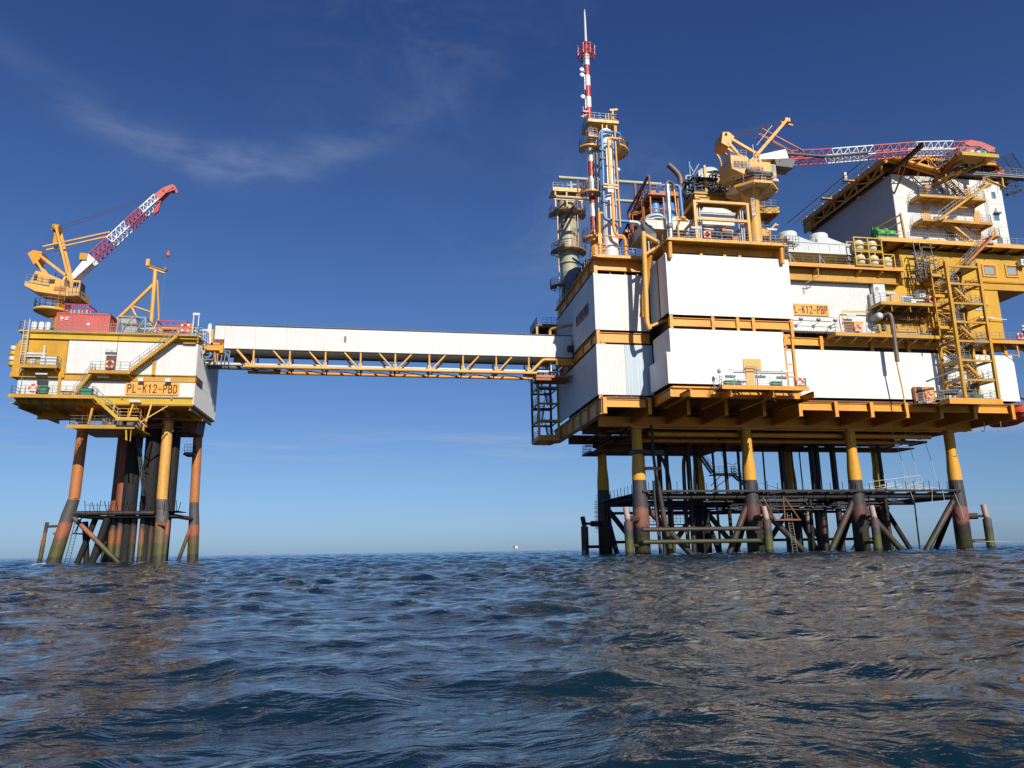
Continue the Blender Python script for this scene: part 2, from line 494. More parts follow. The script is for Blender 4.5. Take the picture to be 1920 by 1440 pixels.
def tag(o, label=None, cat=None, group=None, kind=None):
    for k, v in (('label', label), ('category', cat), ('group', group), ('kind', kind)):
        if v: o[k] = v
    return o
def thing(name, label, cat, loc, group=None):
    o = bpy.data.objects.new(name, None)
    o.empty_display_size = .5
    col.objects.link(o)
    o.location = loc
    ORG[o.name] = V(loc)
    return tag(o, label, cat, group)
def share(src, parent, offset=(0, 0, 0)):
    """another piece like src (same mesh) under parent, moved by offset"""
    c = src.copy(); col.objects.link(c); c.parent = parent
    c.location = src.location + V(offset)
    ORG[c.name] = ORG[parent.name]
    return c
def dup(root, loc, label, rz=None, scale=None):
    r = root.copy(); col.objects.link(r); r.location = loc
    ORG[r.name] = V(loc)
    if rz is not None: r.rotation_euler[2] = rz
    if scale is not None: r.scale = (scale,) * 3
    r['label'] = label
    for ch in root.children:
        c = ch.copy(); col.objects.link(c); c.parent = r
        for g in ch.children:
            d = g.copy(); col.objects.link(d); d.parent = c
    return r

def flight(parent, a, b, width, mat='ochre', rmat='steel', wdir=None, tread='steel', steps=None, hand=True, under=False):
    """open stair from foot a to head b: stringers, handrails, single treads"""
    a, b = V(a), V(b)
    d = V((b.x - a.x, b.y - a.y, 0)).normalized()
    sd = V(wdir).normalized() if wdir else V((-d.y, d.x, 0))
    m = MB()
    for k in (-1, 1):
        o = sd * (k * width / 2)
        m.bar(a + o, b + o, .07, .28)
    st = m.build('stair_flight', mat, parent)
    if hand:
        h = MB()
        for k in (-1, 1):
            o = sd * (k * width / 2)
            n = max(2, int((b - a).length / 1.3))
            for j in range(n + 1):
                c = a.lerp(b, j / n) + o
                h.bar(c, c + V((0, 0, 1.05)), .045)
            for e in (1.05, .55):
                h.bar(a + o + V((0, 0, e)), b + o + V((0, 0, e)), .045)
        h.build('handrail', rmat, st)
    n = steps or max(3, int(round(abs(b.z - a.z) / .22)))
    tr0 = None
    for j in range(n):
        c = a.lerp(b, (j + .5) / n)
        if tr0 is None:
            t = MB()
            t.bar(c - sd * (width / 2 - .05), c + sd * (width / 2 - .05), .25, .045)
            tr0 = t.build('tread', tread, st); c0 = c
        else:
            share(tr0, st, c - c0)
    return st

# ------------------------------------------------------------------ the sea
SEA = 0.62
def wave_field(x, y, res):
    """sum of directional wave trains; trains finer than the mesh are faded out"""
    g = np.random.RandomState(5)
    h = np.zeros_like(x)
    main = math.radians(-62)                          # travel direction of the wind sea
    lam = np.concatenate([np.geomspace(26, 5, 12), np.geomspace(4.6, 1.0, 32), np.geomspace(.95, .14, 46)])
    for L in lam:
        spread = .42 if L > 4.8 else .75 if L > .97 else 1.1
        th = main + g.normal() * spread
        k = 2 * math.pi / L
        if L > 4.8: a = .0040 * L ** .78 * (.6 + .8 * g.rand()) * .45
        elif L > .97: a = .0058 * L ** .96 * (.6 + .8 * g.rand())
        else: a = .0052 * L ** 1.05 * (.6 + .8 * g.rand())
        ph = k * (x * math.cos(th) + y * math.sin(th)) + g.rand() * 6.283
        # slow amplitude groups so crests are short and uneven
        gx = k * .17 * (x * math.cos(th + 1.3) + y * math.sin(th + 1.3)) + g.rand() * 6.283
        gy = k * .11 * (x * math.cos(th + .2) + y * math.sin(th + .2)) + g.rand() * 6.283
        amp = a * (.55 + .45 * np.sin(gx) + .35 * np.sin(gy))
        fade = np.clip((L / res - 1.6) / 2.0, 0, 1)
        s = np.sin(ph)
        h += amp * fade * (s + .38 * (s * s - .5) + .10 * np.cos(2 * ph + 1.0))
    # far water: short wind chop whose length grows with distance so the mesh can carry it
    r, ang = np.hypot(x, y), np.arctan2(x, y)
    lr = np.log(np.maximum(r, .5))
    ex = np.zeros_like(h); slope = 0
    for _ in range(22):
        p = .030 + .055 * g.rand() ** 1.3
        q = 2 * math.pi / p
        ka = g.normal() * q * .75
        a = p / (2 * math.pi) * (.5 + g.rand())
        ex += a * np.sin(q * lr + ka * ang + 6.283 * g.rand() + 1.5 * np.sin(23 * ang + 9 * lr * g.rand()))
    ex *= r * .043
    lim = .26
    ex = lim * np.tanh(ex / lim)
    t = np.clip((r - 4) / 20, 0, 1)
    h += ex * t
    return h
FOAM = [(x, y, .9) for x in (31.0, 45.8, 60.6, 75.4) for y in (90.0, 106.0)] + [(28.15, 86.4, .5), (45.75, 86.4, .5), (60.25, 86.4, .5), (78.0, 88.5, .5), (33.8, 88.6, .4), (-38.3, 96.2, .7), (-26.5, 96.2, .7), (-34.6, 102.7, .6), (-24.3, 102.7, .6), (-29, 96.3, .3), (-31, 98, .5), (54.8, 90, .6), (67.8, 90, .6), (39.4, 90, .5)]
def build_sea():
    n_r, n_a, n_b = 1250, 560, 56
    r = np.concatenate([[0.0], np.geomspace(1.0, 30000.0, n_r)])
    fa = np.radians(np.linspace(-37, 56, n_a))
    fb = np.radians(np.linspace(56, 323, n_b + 2)[1:-1])
    ang = np.concatenate([fa, fb])
    rr, aa = np.meshgrid(r[1:], ang, indexing='ij')
    x, y = rr * np.sin(aa), rr * np.cos(aa)
    res = np.maximum(rr * (math.log(30000.0) / n_r), rr * math.radians(93.0 / n_a) * .8)
    res[:, n_a:] = rr[:, n_a:] * .08
    h = wave_field(x, y, np.maximum(res, .03))
    h *= np.clip(1.4 - rr / 9000.0, .35, 1.0)
    m = len(ang)
    drop = (rr / 3.6e6) * rr * .5                       # earth curvature keeps the far rim just under the horizon
    z = SEA + h - drop
    vs = np.stack([x, y, z], -1).reshape(-1, 3)
    vs = np.concatenate([vs, [[0, 0, SEA]]])
    i = np.arange(n_r - 1)[:, None] * m + np.arange(m)[None, :]
    j = np.arange(n_r - 1)[:, None] * m + (np.arange(m)[None, :] + 1) % m
    quads = np.stack([i, i + m, j + m, j], -1).reshape(-1, 4)
    c = len(vs) - 1
    tri = np.stack([np.full(m, c), np.arange(m), (np.arange(m) + 1) % m], -1)
    me = bpy.data.meshes.new('sea')
    me.vertices.add(len(vs)); me.vertices.foreach_set('co', vs.astype(np.float32).ravel())
    loops = np.concatenate([quads.ravel(), tri.ravel()]).astype(np.int32)
    me.loops.add(len(loops)); me.loops.foreach_set('vertex_index', loops)
    starts = np.concatenate([np.arange(len(quads)) * 4, len(quads) * 4 + np.arange(m) * 3]).astype(np.int32)
    me.polygons.add(len(starts)); me.polygons.foreach_set('loop_start', starts)
    me.update(calc_edges=True)
    # thin foam where the swell works round the legs
    fo = np.zeros(len(vs))
    for fx, fy, fr in FOAM:
        d = np.hypot(vs[:, 0] - fx, vs[:, 1] - fy)
        fo = np.maximum(fo, np.clip(1 - (d - fr) / 2.0, 0, 1) * (d < 8))
    at = me.attributes.new('foam', 'FLOAT', 'POINT')
    at.data.foreach_set('value', fo.astype(np.float32))
    me.polygons.foreach_set('use_smooth', [True] * len(starts))
    mt, nt, b = new_mat('sea water')
    p = posn(nt)
    n0 = tex_noise(nt, posn(nt, .8, 1.4, 1), .55, 4, .55, .8)
    n1 = tex_noise(nt, posn(nt, .8, 1.5, 1), 3.2, 3, .55, .8)
    n2 = tex_noise(nt, posn(nt, .8, 1.5, 1), 14.0, 3, .6, .5)
    big = tex_noise(nt, posn(nt, .02, .03, 1), 1.0, 3)
    fa_ = nt.nodes.new('ShaderNodeAttribute'); fa_.attribute_name = 'foam'
    ff = math2(nt, 'MULTIPLY', maprange(nt, tex_noise(nt, posn(nt), 2.4, 6, .7), .42, .62), fa_.outputs['Fac'])
    ff = maprange(nt, ff, .10, .45)
    nt.links.new(mixc(nt, math2(nt, 'MULTIPLY', ff, .85), mixc(nt, maprange(nt, big, .35, .65), (.0030, .014, .025), (.005, .021, .031)), (.62, .66, .66)), b.inputs['Base Color'])
    nt.links.new(maprange(nt, ff, 0, 1, .04, .6), b.inputs['Roughness'])
    b.inputs['IOR'].default_value = 1.29
    hh = math2(nt, 'ADD', math2(nt, 'ADD', math2(nt, 'MULTIPLY', n0, .10), math2(nt, 'MULTIPLY', n1, .030)), math2(nt, 'MULTIPLY', n2, .006))
    bp = nt.nodes.new('ShaderNodeBump')
    bp.inputs['Strength'].default_value = 1.0
    bp.inputs['Distance'].default_value = 1.0
    nt.links.new(hh, bp.inputs['Height'])
    nt.links.new(bp.outputs[0], b.inputs['Normal'])
    me.materials.append(mt)
    o = bpy.data.objects.new('sea', me)
    col.objects.link(o)
    tag(o, kind='structure')
build_sea()
# ================================================================== shared small things (built once, copied)
def make_lifebuoy(loc, label, rz=0.0):
    t = thing('lifebuoy', label, 'lifebuoy', loc, 'red and white lifebuoys hung on the railings')
    m = MB(); n, k = 28, 8
    for i in range(n):
        a = 2 * math.pi * i / n
        for j in range(k):
            b_ = 2 * math.pi * j / k
            r_ = .36 + .105 * math.cos(b_)
            m.v.append((loc[0] + r_ * math.cos(a), loc[1] + .105 * math.sin(b_), loc[2] + r_ * math.sin(a)))
    for i in range(n):
        for j in range(k):
            m.f.append((i * k + j, i * k + (j + 1) % k, ((i + 1) % n) * k + (j + 1) % k, ((i + 1) % n) * k + j)); m.sm.append(True)
    m.build('ring', 'lifeorange', t)
    for q in range(4):
        a0 = math.pi / 4 + q * math.pi / 2
        m = MB()
        P = [V(loc) + V((math.cos(a0 + e) * .36, 0, math.sin(a0 + e) * .36)) for e in (-.2, -.1, 0, .1, .2)]
        m.pipe(P, .118, 8)
        m.build('white_band', 'white2', t)
    return t
buoy0 = None
def lifebuoy(loc, label, rz=0.0, scale=1.12):
    global buoy0
    if buoy0 is None:
        buoy0 = make_lifebuoy(loc, label); buoy0.scale = (scale,) * 3; buoy0.rotation_euler[2] = rz
        return buoy0
    return dup(buoy0, loc, label, rz, scale)
lamp0 = None
def strip_lamp(loc, label, length=1.3):
    """white fluorescent fitting on a bracket, facing -Y"""
    global lamp0
    if lamp0 is None:
        t = thing('strip_light', label, 'light fitting', loc, 'white strip lights on the walls')
        x, y, z = loc
        MB().box(x - .65, x + .65, y - .11, y + .11, z - .02, z + .10).build('housing', 'lightgrey', t)
        MB().box(x - .62, x + .62, y - .09, y + .09, z - .11, z - .02).build('diffuser', 'white2', t)
        MB().box(x - .04, x + .04, y + .11, y + .42, z + .02, z + .08).build('bracket', 'steel', t)
        lamp0 = t
        return t
    return dup(lamp0, loc, label)
flood0 = None
def floodlight(loc, label):
    global flood0
    if flood0 is None:
        t = thing('floodlight', label, 'floodlight', loc, 'floodlights aimed at the platform signs')
        x, y, z = loc
        m = MB(); m.pipe([(x, y + .9, z), (x, y, z), (x, y, z + .25)], .035, 6); m.build('arm', 'steel', t)
        m = MB(); m.bar((x, y + .15, z + .30), (x, y - .17, z + .46), .42, .30); m.build('lamp_head', 'grey', t)
        flood0 = t
        return t
    return dup(flood0, loc, label)
ac0 = None
def air_con(loc, label, scale=1.0):
    global ac0
    if ac0 is None:
        t = thing('air_conditioner', label, 'air conditioner', loc, 'white air conditioner boxes on the ochre walls')
        x, y, z = loc
        MB().box(x - .45, x + .45, y - .35, y + .35, z, z + .85).build('casing', 'white2', t)
        m = MB(); m.lathe((x, y - .352, z + .42), [(.0, 0), (.30, 0), (.33, -.03)], 18, axis='y'); m.build('fan_grille', 'grey', t)
        m = MB(); m.bar((x - .3, y - .3, z - .04), (x - .3, y + .55, z - .04), .06); m.bar((x + .3, y - .3, z - .04), (x + .3, y + .55, z - .04), .06)
        m.build('bracket', 'steel', t)
        ac0 = t
        return t
    o = dup(ac0, loc, label); o.scale = (scale,) * 3
    return o
box0 = None
def storage_box(loc, label):
    """green lidded deck box, local size 1.15 x .7 x .75"""
    global box0
    if box0 is None:
        t = thing('storage_box', label, 'storage box', loc, 'green deck boxes')
        x, y, z = loc
        MB().hexa([(x - .52, y - .32, z), (x + .52, y - .32, z), (x + .52, y + .32, z), (x - .52, y + .32, z), (x - .6, y - .38, z + .68), (x + .6, y - .38, z + .68), (x + .6, y + .38, z + .68), (x - .6, y + .38, z + .68)]).build('body', 'green', t)
        MB().box(x - .64, x + .64, y - .42, y + .42, z + .70, z + .80).build('lid', 'green', t)
        box0 = t
        return t
    return dup(box0, loc, label)

def girder_row(parent, name, xs, y0, y1, z0, z1, mat='orange'):
    first = None
    for x in xs:
        if first is None:
            m = MB()
            m.ibeam((x, y0, (z0 + z1) / 2), (x, y1, (z0 + z1) / 2), .55, z1 - z0, .06)
            m.box(x - .22, x + .22, y0 - .04, y0, z0 + .03, z1 - .03)
            first = m.build(name, mat, parent); x0 = x
        else:
            share(first, parent, (x - x0, 0, 0))
def wall_sheets(parent, p, q, z0, z1, nrm, w=3.9, mat='white', pitch=.34, depth=.024):
    p, q = V((p[0], p[1], 0)), V((q[0], q[1], 0))
    L = (q - p).length; n = max(1, int(round(L / w))); u = (q - p) / L
    first = None
    for k in range(n):
        a = p + u * (L * k / n); b = p + u * (L * (k + 1) / n - .012)
        if first is None:
            first = MB().corr(a, b, z0, z1, nrm, pitch, depth).build('wall_panel', mat, parent); a0 = a
        else:
            share(first, parent, a - a0)
def sign(parent, name, text, x0, x1, y, z0, z1, board='sign', ink='letters', face='front', squash=1.0):
    if face == 'front':
        b = MB().box(x0, x1, y - .10, y - .03, z0, z1).build(name, board, parent)
    else:                                         # on a wall facing -X: x0,x1 are y values, y is the wall's x
        b = MB().box(y - .10, y - .03, x0, x1, z0, z1).build(name, board, parent)
    n = len(text); W = abs(x1 - x0); H = (z1 - z0) * .62
    pitch = W * .95 / n; gw, tk = pitch * .68, pitch * .20
    zc = (z0 + z1) / 2
    for k, ch in enumerate(text):
        wf = {'-': .8, '1': .55}.get(ch, 1.0)
        cx = (k - (n - 1) / 2) * pitch
        m = MB()
        for line in GLYPH[ch]:
            P = []
            for gx, gz in line:
                a, c = cx + (gx - .5) * gw, zc + (gz - .5) * H
                P.append(((x0 + x1) / 2 + a, y - .125, c) if face == 'front' else (y - .125, (x0 + x1) / 2 - a, c))
            for a, b2 in zip(P[:-1], P[1:]):
                d = (V(b2) - V(a)).normalized() * tk * .42
                m.bar(V(a) - d, V(b2) + d, tk if face == 'front' else .03, .03 if face == 'front' else tk, (0, 1, 0) if face == 'front' else (0, 0, 1)) if face == 'front' else m.bar(V(a) - d, V(b2) + d, tk, .03, (1, 0, 0))
        m.link('letter', ink, b)
    return b
# block lettering drawn as strokes in a unit cell
GLYPH = {'P': [[(.1, 0), (.1, 1), (.72, 1), (.92, .88), (.92, .62), (.72, .5), (.1, .5)]], 'L': [[(.1, 1), (.1, 0), (.9, 0)]], '-': [[(.12, .45), (.88, .45)]],
         'K': [[(.1, 0), (.1, 1)], [(.92, 1), (.14, .44)], [(.40, .60), (.92, 0)]], '1': [[(.22, .78), (.55, 1), (.55, 0)]],
         '2': [[(.08, .82), (.28, 1), (.72, 1), (.92, .84), (.92, .64), (.08, 0), (.94, 0)]],
         'B': [[(.1, 0), (.1, 1), (.7, 1), (.88, .88), (.88, .64), (.7, .53), (.1, .53)], [(.7, .53), (.93, .40), (.93, .13), (.72, 0), (.1, 0)]],
         'D': [[(.1, 0), (.1, 1), (.66, 1), (.92, .78), (.92, .22), (.66, 0), (.1, 0)]]}
def windows(parent, lst, y, mat='glass', frame='white2', fw_=.09):
    for x0, x1, z0, z1 in lst:
        m = MB()
        m.box(x0 - fw_, x1 + fw_, y - .07, y, z1, z1 + fw_); m.box(x0 - fw_, x1 + fw_, y - .07, y, z0 - fw_, z0)
        m.box(x0 - fw_, x0, y - .07, y, z0, z1); m.box(x1, x1 + fw_, y - .07, y, z0, z1)
        f = m.build('window', frame, parent)
        MB().box(x0, x1, y - .035, y - .005, z0, z1).build('pane', mat, f)
def clutter(m, x0, x1, y0, y1, z0, z1, n, r=(.03, .09), seed=1, vert=.45):
    """runs of thin pipe and conduit inside a volume"""
    g = random.Random(seed)
    for _ in range(n):
        x, y, z = g.uniform(x0, x1), g.uniform(y0, y1), g.uniform(z0, z1)
        rr = g.uniform(*r)
        if g.random() < vert:
            zz = g.uniform(z0, z1)
            m.pipe([(x, y, z0), (x, y, zz), (g.uniform(x0, x1), y, zz)], rr, 6)
        else:
            xx = g.uniform(x0, x1)
            m.pipe([(x, y, z), (xx, y, z), (xx, g.uniform(y0, y1), z)], rr, 6)

# ================================================================== PRODUCTION PLATFORM (right)
LX, LF, LB = (31.0, 45.8, 60.6, 75.4), 90.0, 106.0
# ------------------------------------------------------------------ jacket
jk = thing('platform_jacket', 'eight legged steel jacket standing in the sea under the right platform, yellow leg tops', 'platform legs', (53, 98, SEA))
leg0 = None
for y in (LF, LB):
    for x in LX:
        if leg0 is None:
            m = MB()
            m.lathe((x, y, 0), [(.0, -3), (.98, -3), (.98, 6.2), (.86, 9.8), (.84, 11.2), (.66, 13.4), (.66, 16.25)], 24)
            leg0 = m.build('leg', 'leg', jk)
            c = MB(); c.box(x - .85, x + .95, y - .9, y + .9, 16.26, 16.5); c.box(x + .97, x + 2.2, y - .9, y - .55, 16.28, 16.46)
            cap0 = c.build('cap_plate', 'orange', leg0)
        else:
            L_ = share(leg0, jk, (x - LX[0], y - LF, 0))
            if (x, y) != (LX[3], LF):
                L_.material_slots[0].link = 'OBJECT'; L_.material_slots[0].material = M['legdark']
            cp = cap0.copy(); col.objects.link(cp); cp.parent = L_
def brace(a, b, r=.38, mat='brace', par=None, name='brace', n=12):
    m = MB(); m.tube(a, b, r, r, n); return m.build(name, mat, par or jk)
WZ = 7.75
for x0, x1 in zip(LX[:-1], LX[1:]):
    brace((x0 + .7, LF, WZ), (x1 - .7, LF, WZ), .36, 'brace'); brace((x0 + .7, LB, WZ), (x1 - .7, LB, WZ), .36, 'black')
for x in LX:
    brace((x, LF + .7, WZ - .1), (x, LB - .7, WZ - .1), .34, 'black')
    brace((x, LF + .6, 7.0), (x, 98, -2.5), .36, 'black'); brace((x, LB - .6, 7.0), (x, 98.2, -2.5), .36, 'black')
for a, b in (((31.6, LF, 6.6), (39.6, LF, -1.8)), ((46.4, LF, 7.0), (54.6, LF, -1.5)), ((59.9, LF, 7.0), (54.9, LF, -1.2)), ((74.8, LF, 7.2), (68.0, LF, -1.5)), ((61.2, LF + .3, 6.7), (67.7, LF + .2, -.9)), ((45.2, LF, 6.8), (41.2, LF, -1.5))):
    brace(a, b, .40)
for a, b in (((31.6, LB, 7), (38.2, LB, -1.5)), ((45.2, LB, 7), (38.4, LB, -1.5)), ((46.4, LB, 7), (53, LB, -1.5)), ((60, LB, 7), (53.2, LB, -1.5)), ((61.2, LB, 7), (67.5, LB, -1.5)), ((74.8, LB, 7), (68, LB, -1.5))):
    brace(a, b, .38, 'blackleg')
# walkway above the splash zone
m = MB()
m.box(31, 75.2, 88.9, 89.55, 8.25, 8.33); m.box(31, 75.2, 105.6, 106.9, 8.2, 8.28)
for k in range(15):
    m.box(31.6 + k * 3.05, 31.75 + k * 3.05, 88.7, 90.4, 8.05, 8.24)
m.box(44.5, 62, 96, 99.5, 7.55, 7.75); m.box(30.2, 33, 90, 106, 8.1, 8.2)
m.build('walkway', 'dark', jk)
m = MB(); m.tube((31, 89.0, 8.42), (75.2, 89.0, 8.42), .1, .1, 8); m.build('pipe', 'dark', jk)
m = MB()
for k in range(34):
    x = 31.8 + k * 1.3 + rnd.uniform(-.25, .25)
    h = rnd.uniform(.9, 1.35)
    m.bar((x, 88.9, 8.3), (x + rnd.uniform(-.08, .08), 88.9, 8.3 + h), .065)
    if rnd.random() < .75:
        m.bar((x + .4, 106.6, 8.2), (x + .4, 106.6, 9.2), .065)
for k in range(10):
    m.bar((30.3, 91 + k * 1.5, 8.2), (30.3, 91 + k * 1.5, 9.3), .065)
m.bar((46.8, 88.9, 9.3), (50, 88.9, 8.4), .05)
m.build('railing_posts', 'dark', jk)
# scaffolding hung round the left rear leg and between the legs
m = MB()
for gx0, gx1, gy, gz0, gz1, sx, sz in ((29.0, 31.2, 103.5, 3.8, 8.2, .42, .55), (34.6, 45.2, 107.2, 4.9, 6.9, .6, .42), (28.6, 30.6, 101.5, 4.4, 8.6, .5, .7)):
    n = int((gx1 - gx0) / sx)
    for k in range(n + 1):
        x = gx0 + k * sx; m.bar((x, gy, gz0 + rnd.uniform(-.3, .3)), (x, gy, gz1 + rnd.uniform(-.2, .6)), .045)
    n = int((gz1 - gz0) / sz)
    for k in range(n + 1):
        z = gz0 + k * sz; m.bar((gx0 - .3, gy, z), (gx1 + .3, gy, z), .045)
m.bar((34.4, 107.2, 4.85), (45.4, 107.2, 4.85), .16); m.build('scaffolding', 'dark', jk)
# conductors and risers
for x, y, r, mt in ((35.6, 101, .17, 'blackleg'), (37.0, 98.5, .27, 'blackleg'), (39.0, 101, .30, 'blackleg'), (40.6, 97, .34, 'blackleg'), (43.4, 101, .22, 'blackleg'), (43.0, 98, .55, 'black'),
                    (56.1, 100, .42, 'blackleg'), (59.6, 98, .40, 'blackleg'), (61.0, 99, .40, 'blackleg'), (62.9, 98, .42, 'blackleg'), (66.6, 99, .42, 'blackleg'), (58.2, 98, .40, 'fender'), (51.4, 99, .36, 'blackleg')):
    top = {35.6: 17.5, 37.0: 17.5, 43.4: 17.4, 43.0: 6.2, 51.4: 8.0, 58.2: 7.6}.get(x, 17.4)
    m = MB(); m.tube((x, y, -2), (x, y, top), r, r, 12); m.build('conductor_pipe', mt, jk)
for pts, r, mt in (([(35.4, 98, 16.6), (35.9, 98, 15.4), (36.2, 98, 11), (36.2, 98, -2)], .20, 'rustleg'), ([(35.2, 98, 16.2), (37.6, 98, 13.0), (38.1, 98, 10.5), (38.2, 98, -2)], .24, 'brace'),
                   ([(41.6, 98, 15.8), (40.3, 98, 13.6), (40.2, 98, 10), (40.2, 98, -2)], .26, 'rustleg'), ([(32.6, 88.9, 16.6), (32.7, 88.9, 11.8), (33.2, 88.9, 9), (33.5, 88.9, 4), (34.0, 88.9, -2)], .17, 'brace'),
                   ([(33.0, 88.6, 8.8), (33.3, 88.6, 6.2), (34.5, 88.6, -2)], .32, 'brace'), ([(32.3, 88.4, 9.6), (32.3, 88.4, 7), (32.9, 88.4, -2)], .17, 'brace')):
    m = MB(); m.pipe(pts, r, 12, 1.2); m.build('riser_pipe', mt, jk)
m = MB(); m.box(30.2, 31.9, 89.1, 91.0, 13.05, 13.55); m.box(31.9, 34.2, 89.2, 89.9, 12.95, 13.5); m.build('pipe_clamp', 'dark', jk)
m = MB(); m.box(31.6, 33.5, 88.6, 89.3, 11.0, 11.35); m.build('pipe_clamp', 'rustorange', jk)
g = random.Random(77)
for k in range(16):                                # more slim risers and caissons between the rows
    x, y = 33.2 + k * 2.55 + g.uniform(-.8, .8), g.uniform(94, 105)
    r = g.choice((.10, .13, .18, .26))
    m = MB(); m.tube((x, y, -2), (x + g.uniform(-.3, .3), y, 17.2 if k % 3 else 8.0), r, r, 8); m.build('riser_pipe', 'black' if k % 2 else 'blackleg', jk)
for x0, x1 in zip(LX[:-1], LX[1:]):
    for z in (6.5, 2.4): brace((x0 + .8, LB, z), (x1 - .8, LB, z), .2, 'black')
    brace((x0 + .6, 98, 7.3), (x1 - .6, 98, 7.3), .3, 'black'); brace((x0 + .3, 91, 6.9), (x1 - .4, 104, 6.9), .22, 'black')
m = MB(); clutter(m, 31.5, 75, 92, 105, 6.2, 9.0, 46, (.05, .12), 79, .25); m.build('pipework', 'dark', jk)
# fender piles with stubs to the legs
for x, y, top, tx, ty in ((28.15, 86.4, 6.3, 30.2, 89.3), (45.75, 86.4, 6.3, 45.8, 89.2), (60.25, 86.4, 6.3, 60.5, 89.2), (78.0, 88.5, 6.5, 76.3, 89.8), (27.45, 104, 6.0, 30.2, 105.5)):
    mt = 'fender' if x != 27.45 else 'blackleg'
    m = MB(); m.tube((x, y, -3), (x, y, 4.6), .52, .52, 14); m.tube((x, y, 4.6), (x - .25, y, top), .36, .33, 12)
    f = m.build('fender_pile', mt, jk)
    m = MB(); m.tube((x, y, 5.0), (V((x, y, 5.0)) + (V((tx, ty, 5.0)) - V((x, y, 5.0))) * .5), .18, .18, 10)
    m.tube((V((x, y, 5.0)) + (V((tx, ty, 5.0)) - V((x, y, 5.0))) * .45), (tx, ty, 5.0), .40, .40, 12); m.tube((x + .05, y, 1.8), (tx, ty, 1.8), .22, .22, 10)
    m.build('fender_stub', 'brace' if x != 27.45 else 'black', f)
for z in (3.65, 2.2):
    m = MB(); m.tube((29.9, 86.6, z), (44.7, 86.6, z), .26, .26, 12); m.build('fender_bar', 'brace', jk)
# small landing frames with ladders
for x in (49.6, 68.6):
    y = 88.6 if x < 60 else 101
    fr = MB(); fr.bar((x - 1.6, y, 4.7), (x + 1.9, y, 4.7), .16); fr.bar((x - 1.6, y + 1, 4.7), (x + 1.9, y + 1, 4.7), .16)
    for dx in (-1.6, 1.9): fr.bar((x + dx, y, 4.7), (x + dx, y + 1, 4.7), .14)
    fr.bar((x - 1.5, y, 4.7), (x - 2.9, y, 7.5), .13); fr.bar((x + 1.8, y, 4.7), (x, y, 7.5), .13); fr.bar((x - .2, y, 4.7), (x - .2, y, 7.5), .13)
    fr.box(x - 1.6, x + 1.9, y, y + 1, 4.78, 4.83)
    lf = fr.build('landing_frame', 'brown', jk)
    l = MB(); l.ladder((x - 1.3, y - .1, 4.8), (x - 1.9, y - .1, 8.3), .9); l.build('ladder', 'dark' if x < 60 else 'steel', lf)
    l = MB(); l.ladder((x + 1.0, y + .3, 0), (x + .6, y + .3, 5.6), .6); l.build('ladder', 'steel', lf)
# stair behind the second rear leg
flight(jk, (46.8, 103.2, 12.0), (43.8, 103.2, 16.4), .9, 'dark', 'dark', tread='dark')
flight(jk, (54.2, 103.2, 8.3), (50.0, 103.2, 11.8), .9, 'dark', 'dark', tread='dark')
m = MB(); m.box(46.6, 50.2, 102.3, 104.1, 11.72, 11.86); m.rail([(46.8, 102.4, 11.86), (50.1, 102.4, 11.86), (50.1, 104, 11.86)], 1.1, .7, .05)
m.bar((46.3, 103, 9.4), (49.6, 103, 11.7), .1); m.bar((46.3, 103, 10.2), (48, 103, 11.7), .1)
m.build('stair_landing', 'rustorange', jk)
m = MB(); m.pipe([(47.7, 102, 17), (47.9, 102, 14.6), (48.6, 102, 13.4), (49.6, 102, 13.1), (50.6, 102, 13.8), (50.9, 102, 17)], .035, 5)
m.bar((48.5, 102, 8), (48.5, 102, 17), .05); m.tube((50.4, 102, 8), (50.4, 102, 17), .2, .2, 8); m.build('hanging_cable', 'black', jk)
for (a, b) in (((55.4, 96, 17.2), (54.6, 96, 14.6)), ((62.6, 97, 17.2), (61.7, 97, 14.6))):
    m = MB(); m.bar(a, b, .95, .95); m.build('drain_chute', 'black', jk)
# tangled pale rope and fallen scaffold on the walkway, hung lines
t = thing('fallen_scaffold', 'tangle of pale poles and rope lying on the jacket walkway by the right legs', 'scaffolding', (66.3, 92, 8.4))
m = MB(); g = random.Random(4)
for k in range(46):
    x = g.uniform(62.3, 71.0); z = 8.4 + g.uniform(0, .9); y = g.uniform(89.2, 92)
    a = g.uniform(-.35, .35); L_ = g.uniform(.6, 2.2)
    m.bar((x, y, z), (x + L_ * math.cos(a), y + g.uniform(-.3, .3), z + L_ * math.sin(a)), .035)
for k in range(9):
    x = 63.2 + k * .9; m.bar((x, 90, 8.4), (x + g.uniform(-.2, .2), 90, 10.4 + g.uniform(-.5, .3)), .04)
m.bar((62.6, 90, 9.6), (70.4, 90, 10.5), .04); m.build('pole_tangle', 'rope', t)
for pts in (((66.0, 89, 17), (67.0, 89, 12.5), (67.7, 89, 8.3), (68.0, 89, 7.2)), ((68.0, 89, 16.5), (68.7, 89, 13), (69.3, 89, 9.2)), ((70.5, 89, 15.9), (71.3, 89, 13), (71.8, 89, 9.6)), ((70.8, 88.8, 8.6), (70.6, 88.8, 7.2), (70.4, 88.8, 6.6)), ((72.3, 88.8, 8.4), (72.4, 88.8, 6.8)), ((74, 88.8, 8), (74.6, 88.8, 6.2), (74.8, 88.8, 4.8))):
    m = MB(); m.pipe(pts, .032, 5); m.build('rope', 'rope', t)
t = MB(); t.pipe([(76.2, 89.0, 1.75), (79, 86, 1.55), (83, 80, 2.1), (92, 72, 3.8)], .045, 6)
tag(t.build('mooring_rope', 'rope', None, (76.2, 89, 1.8)), 'pale mooring rope running low over the water from the rightmost leg', 'rope')

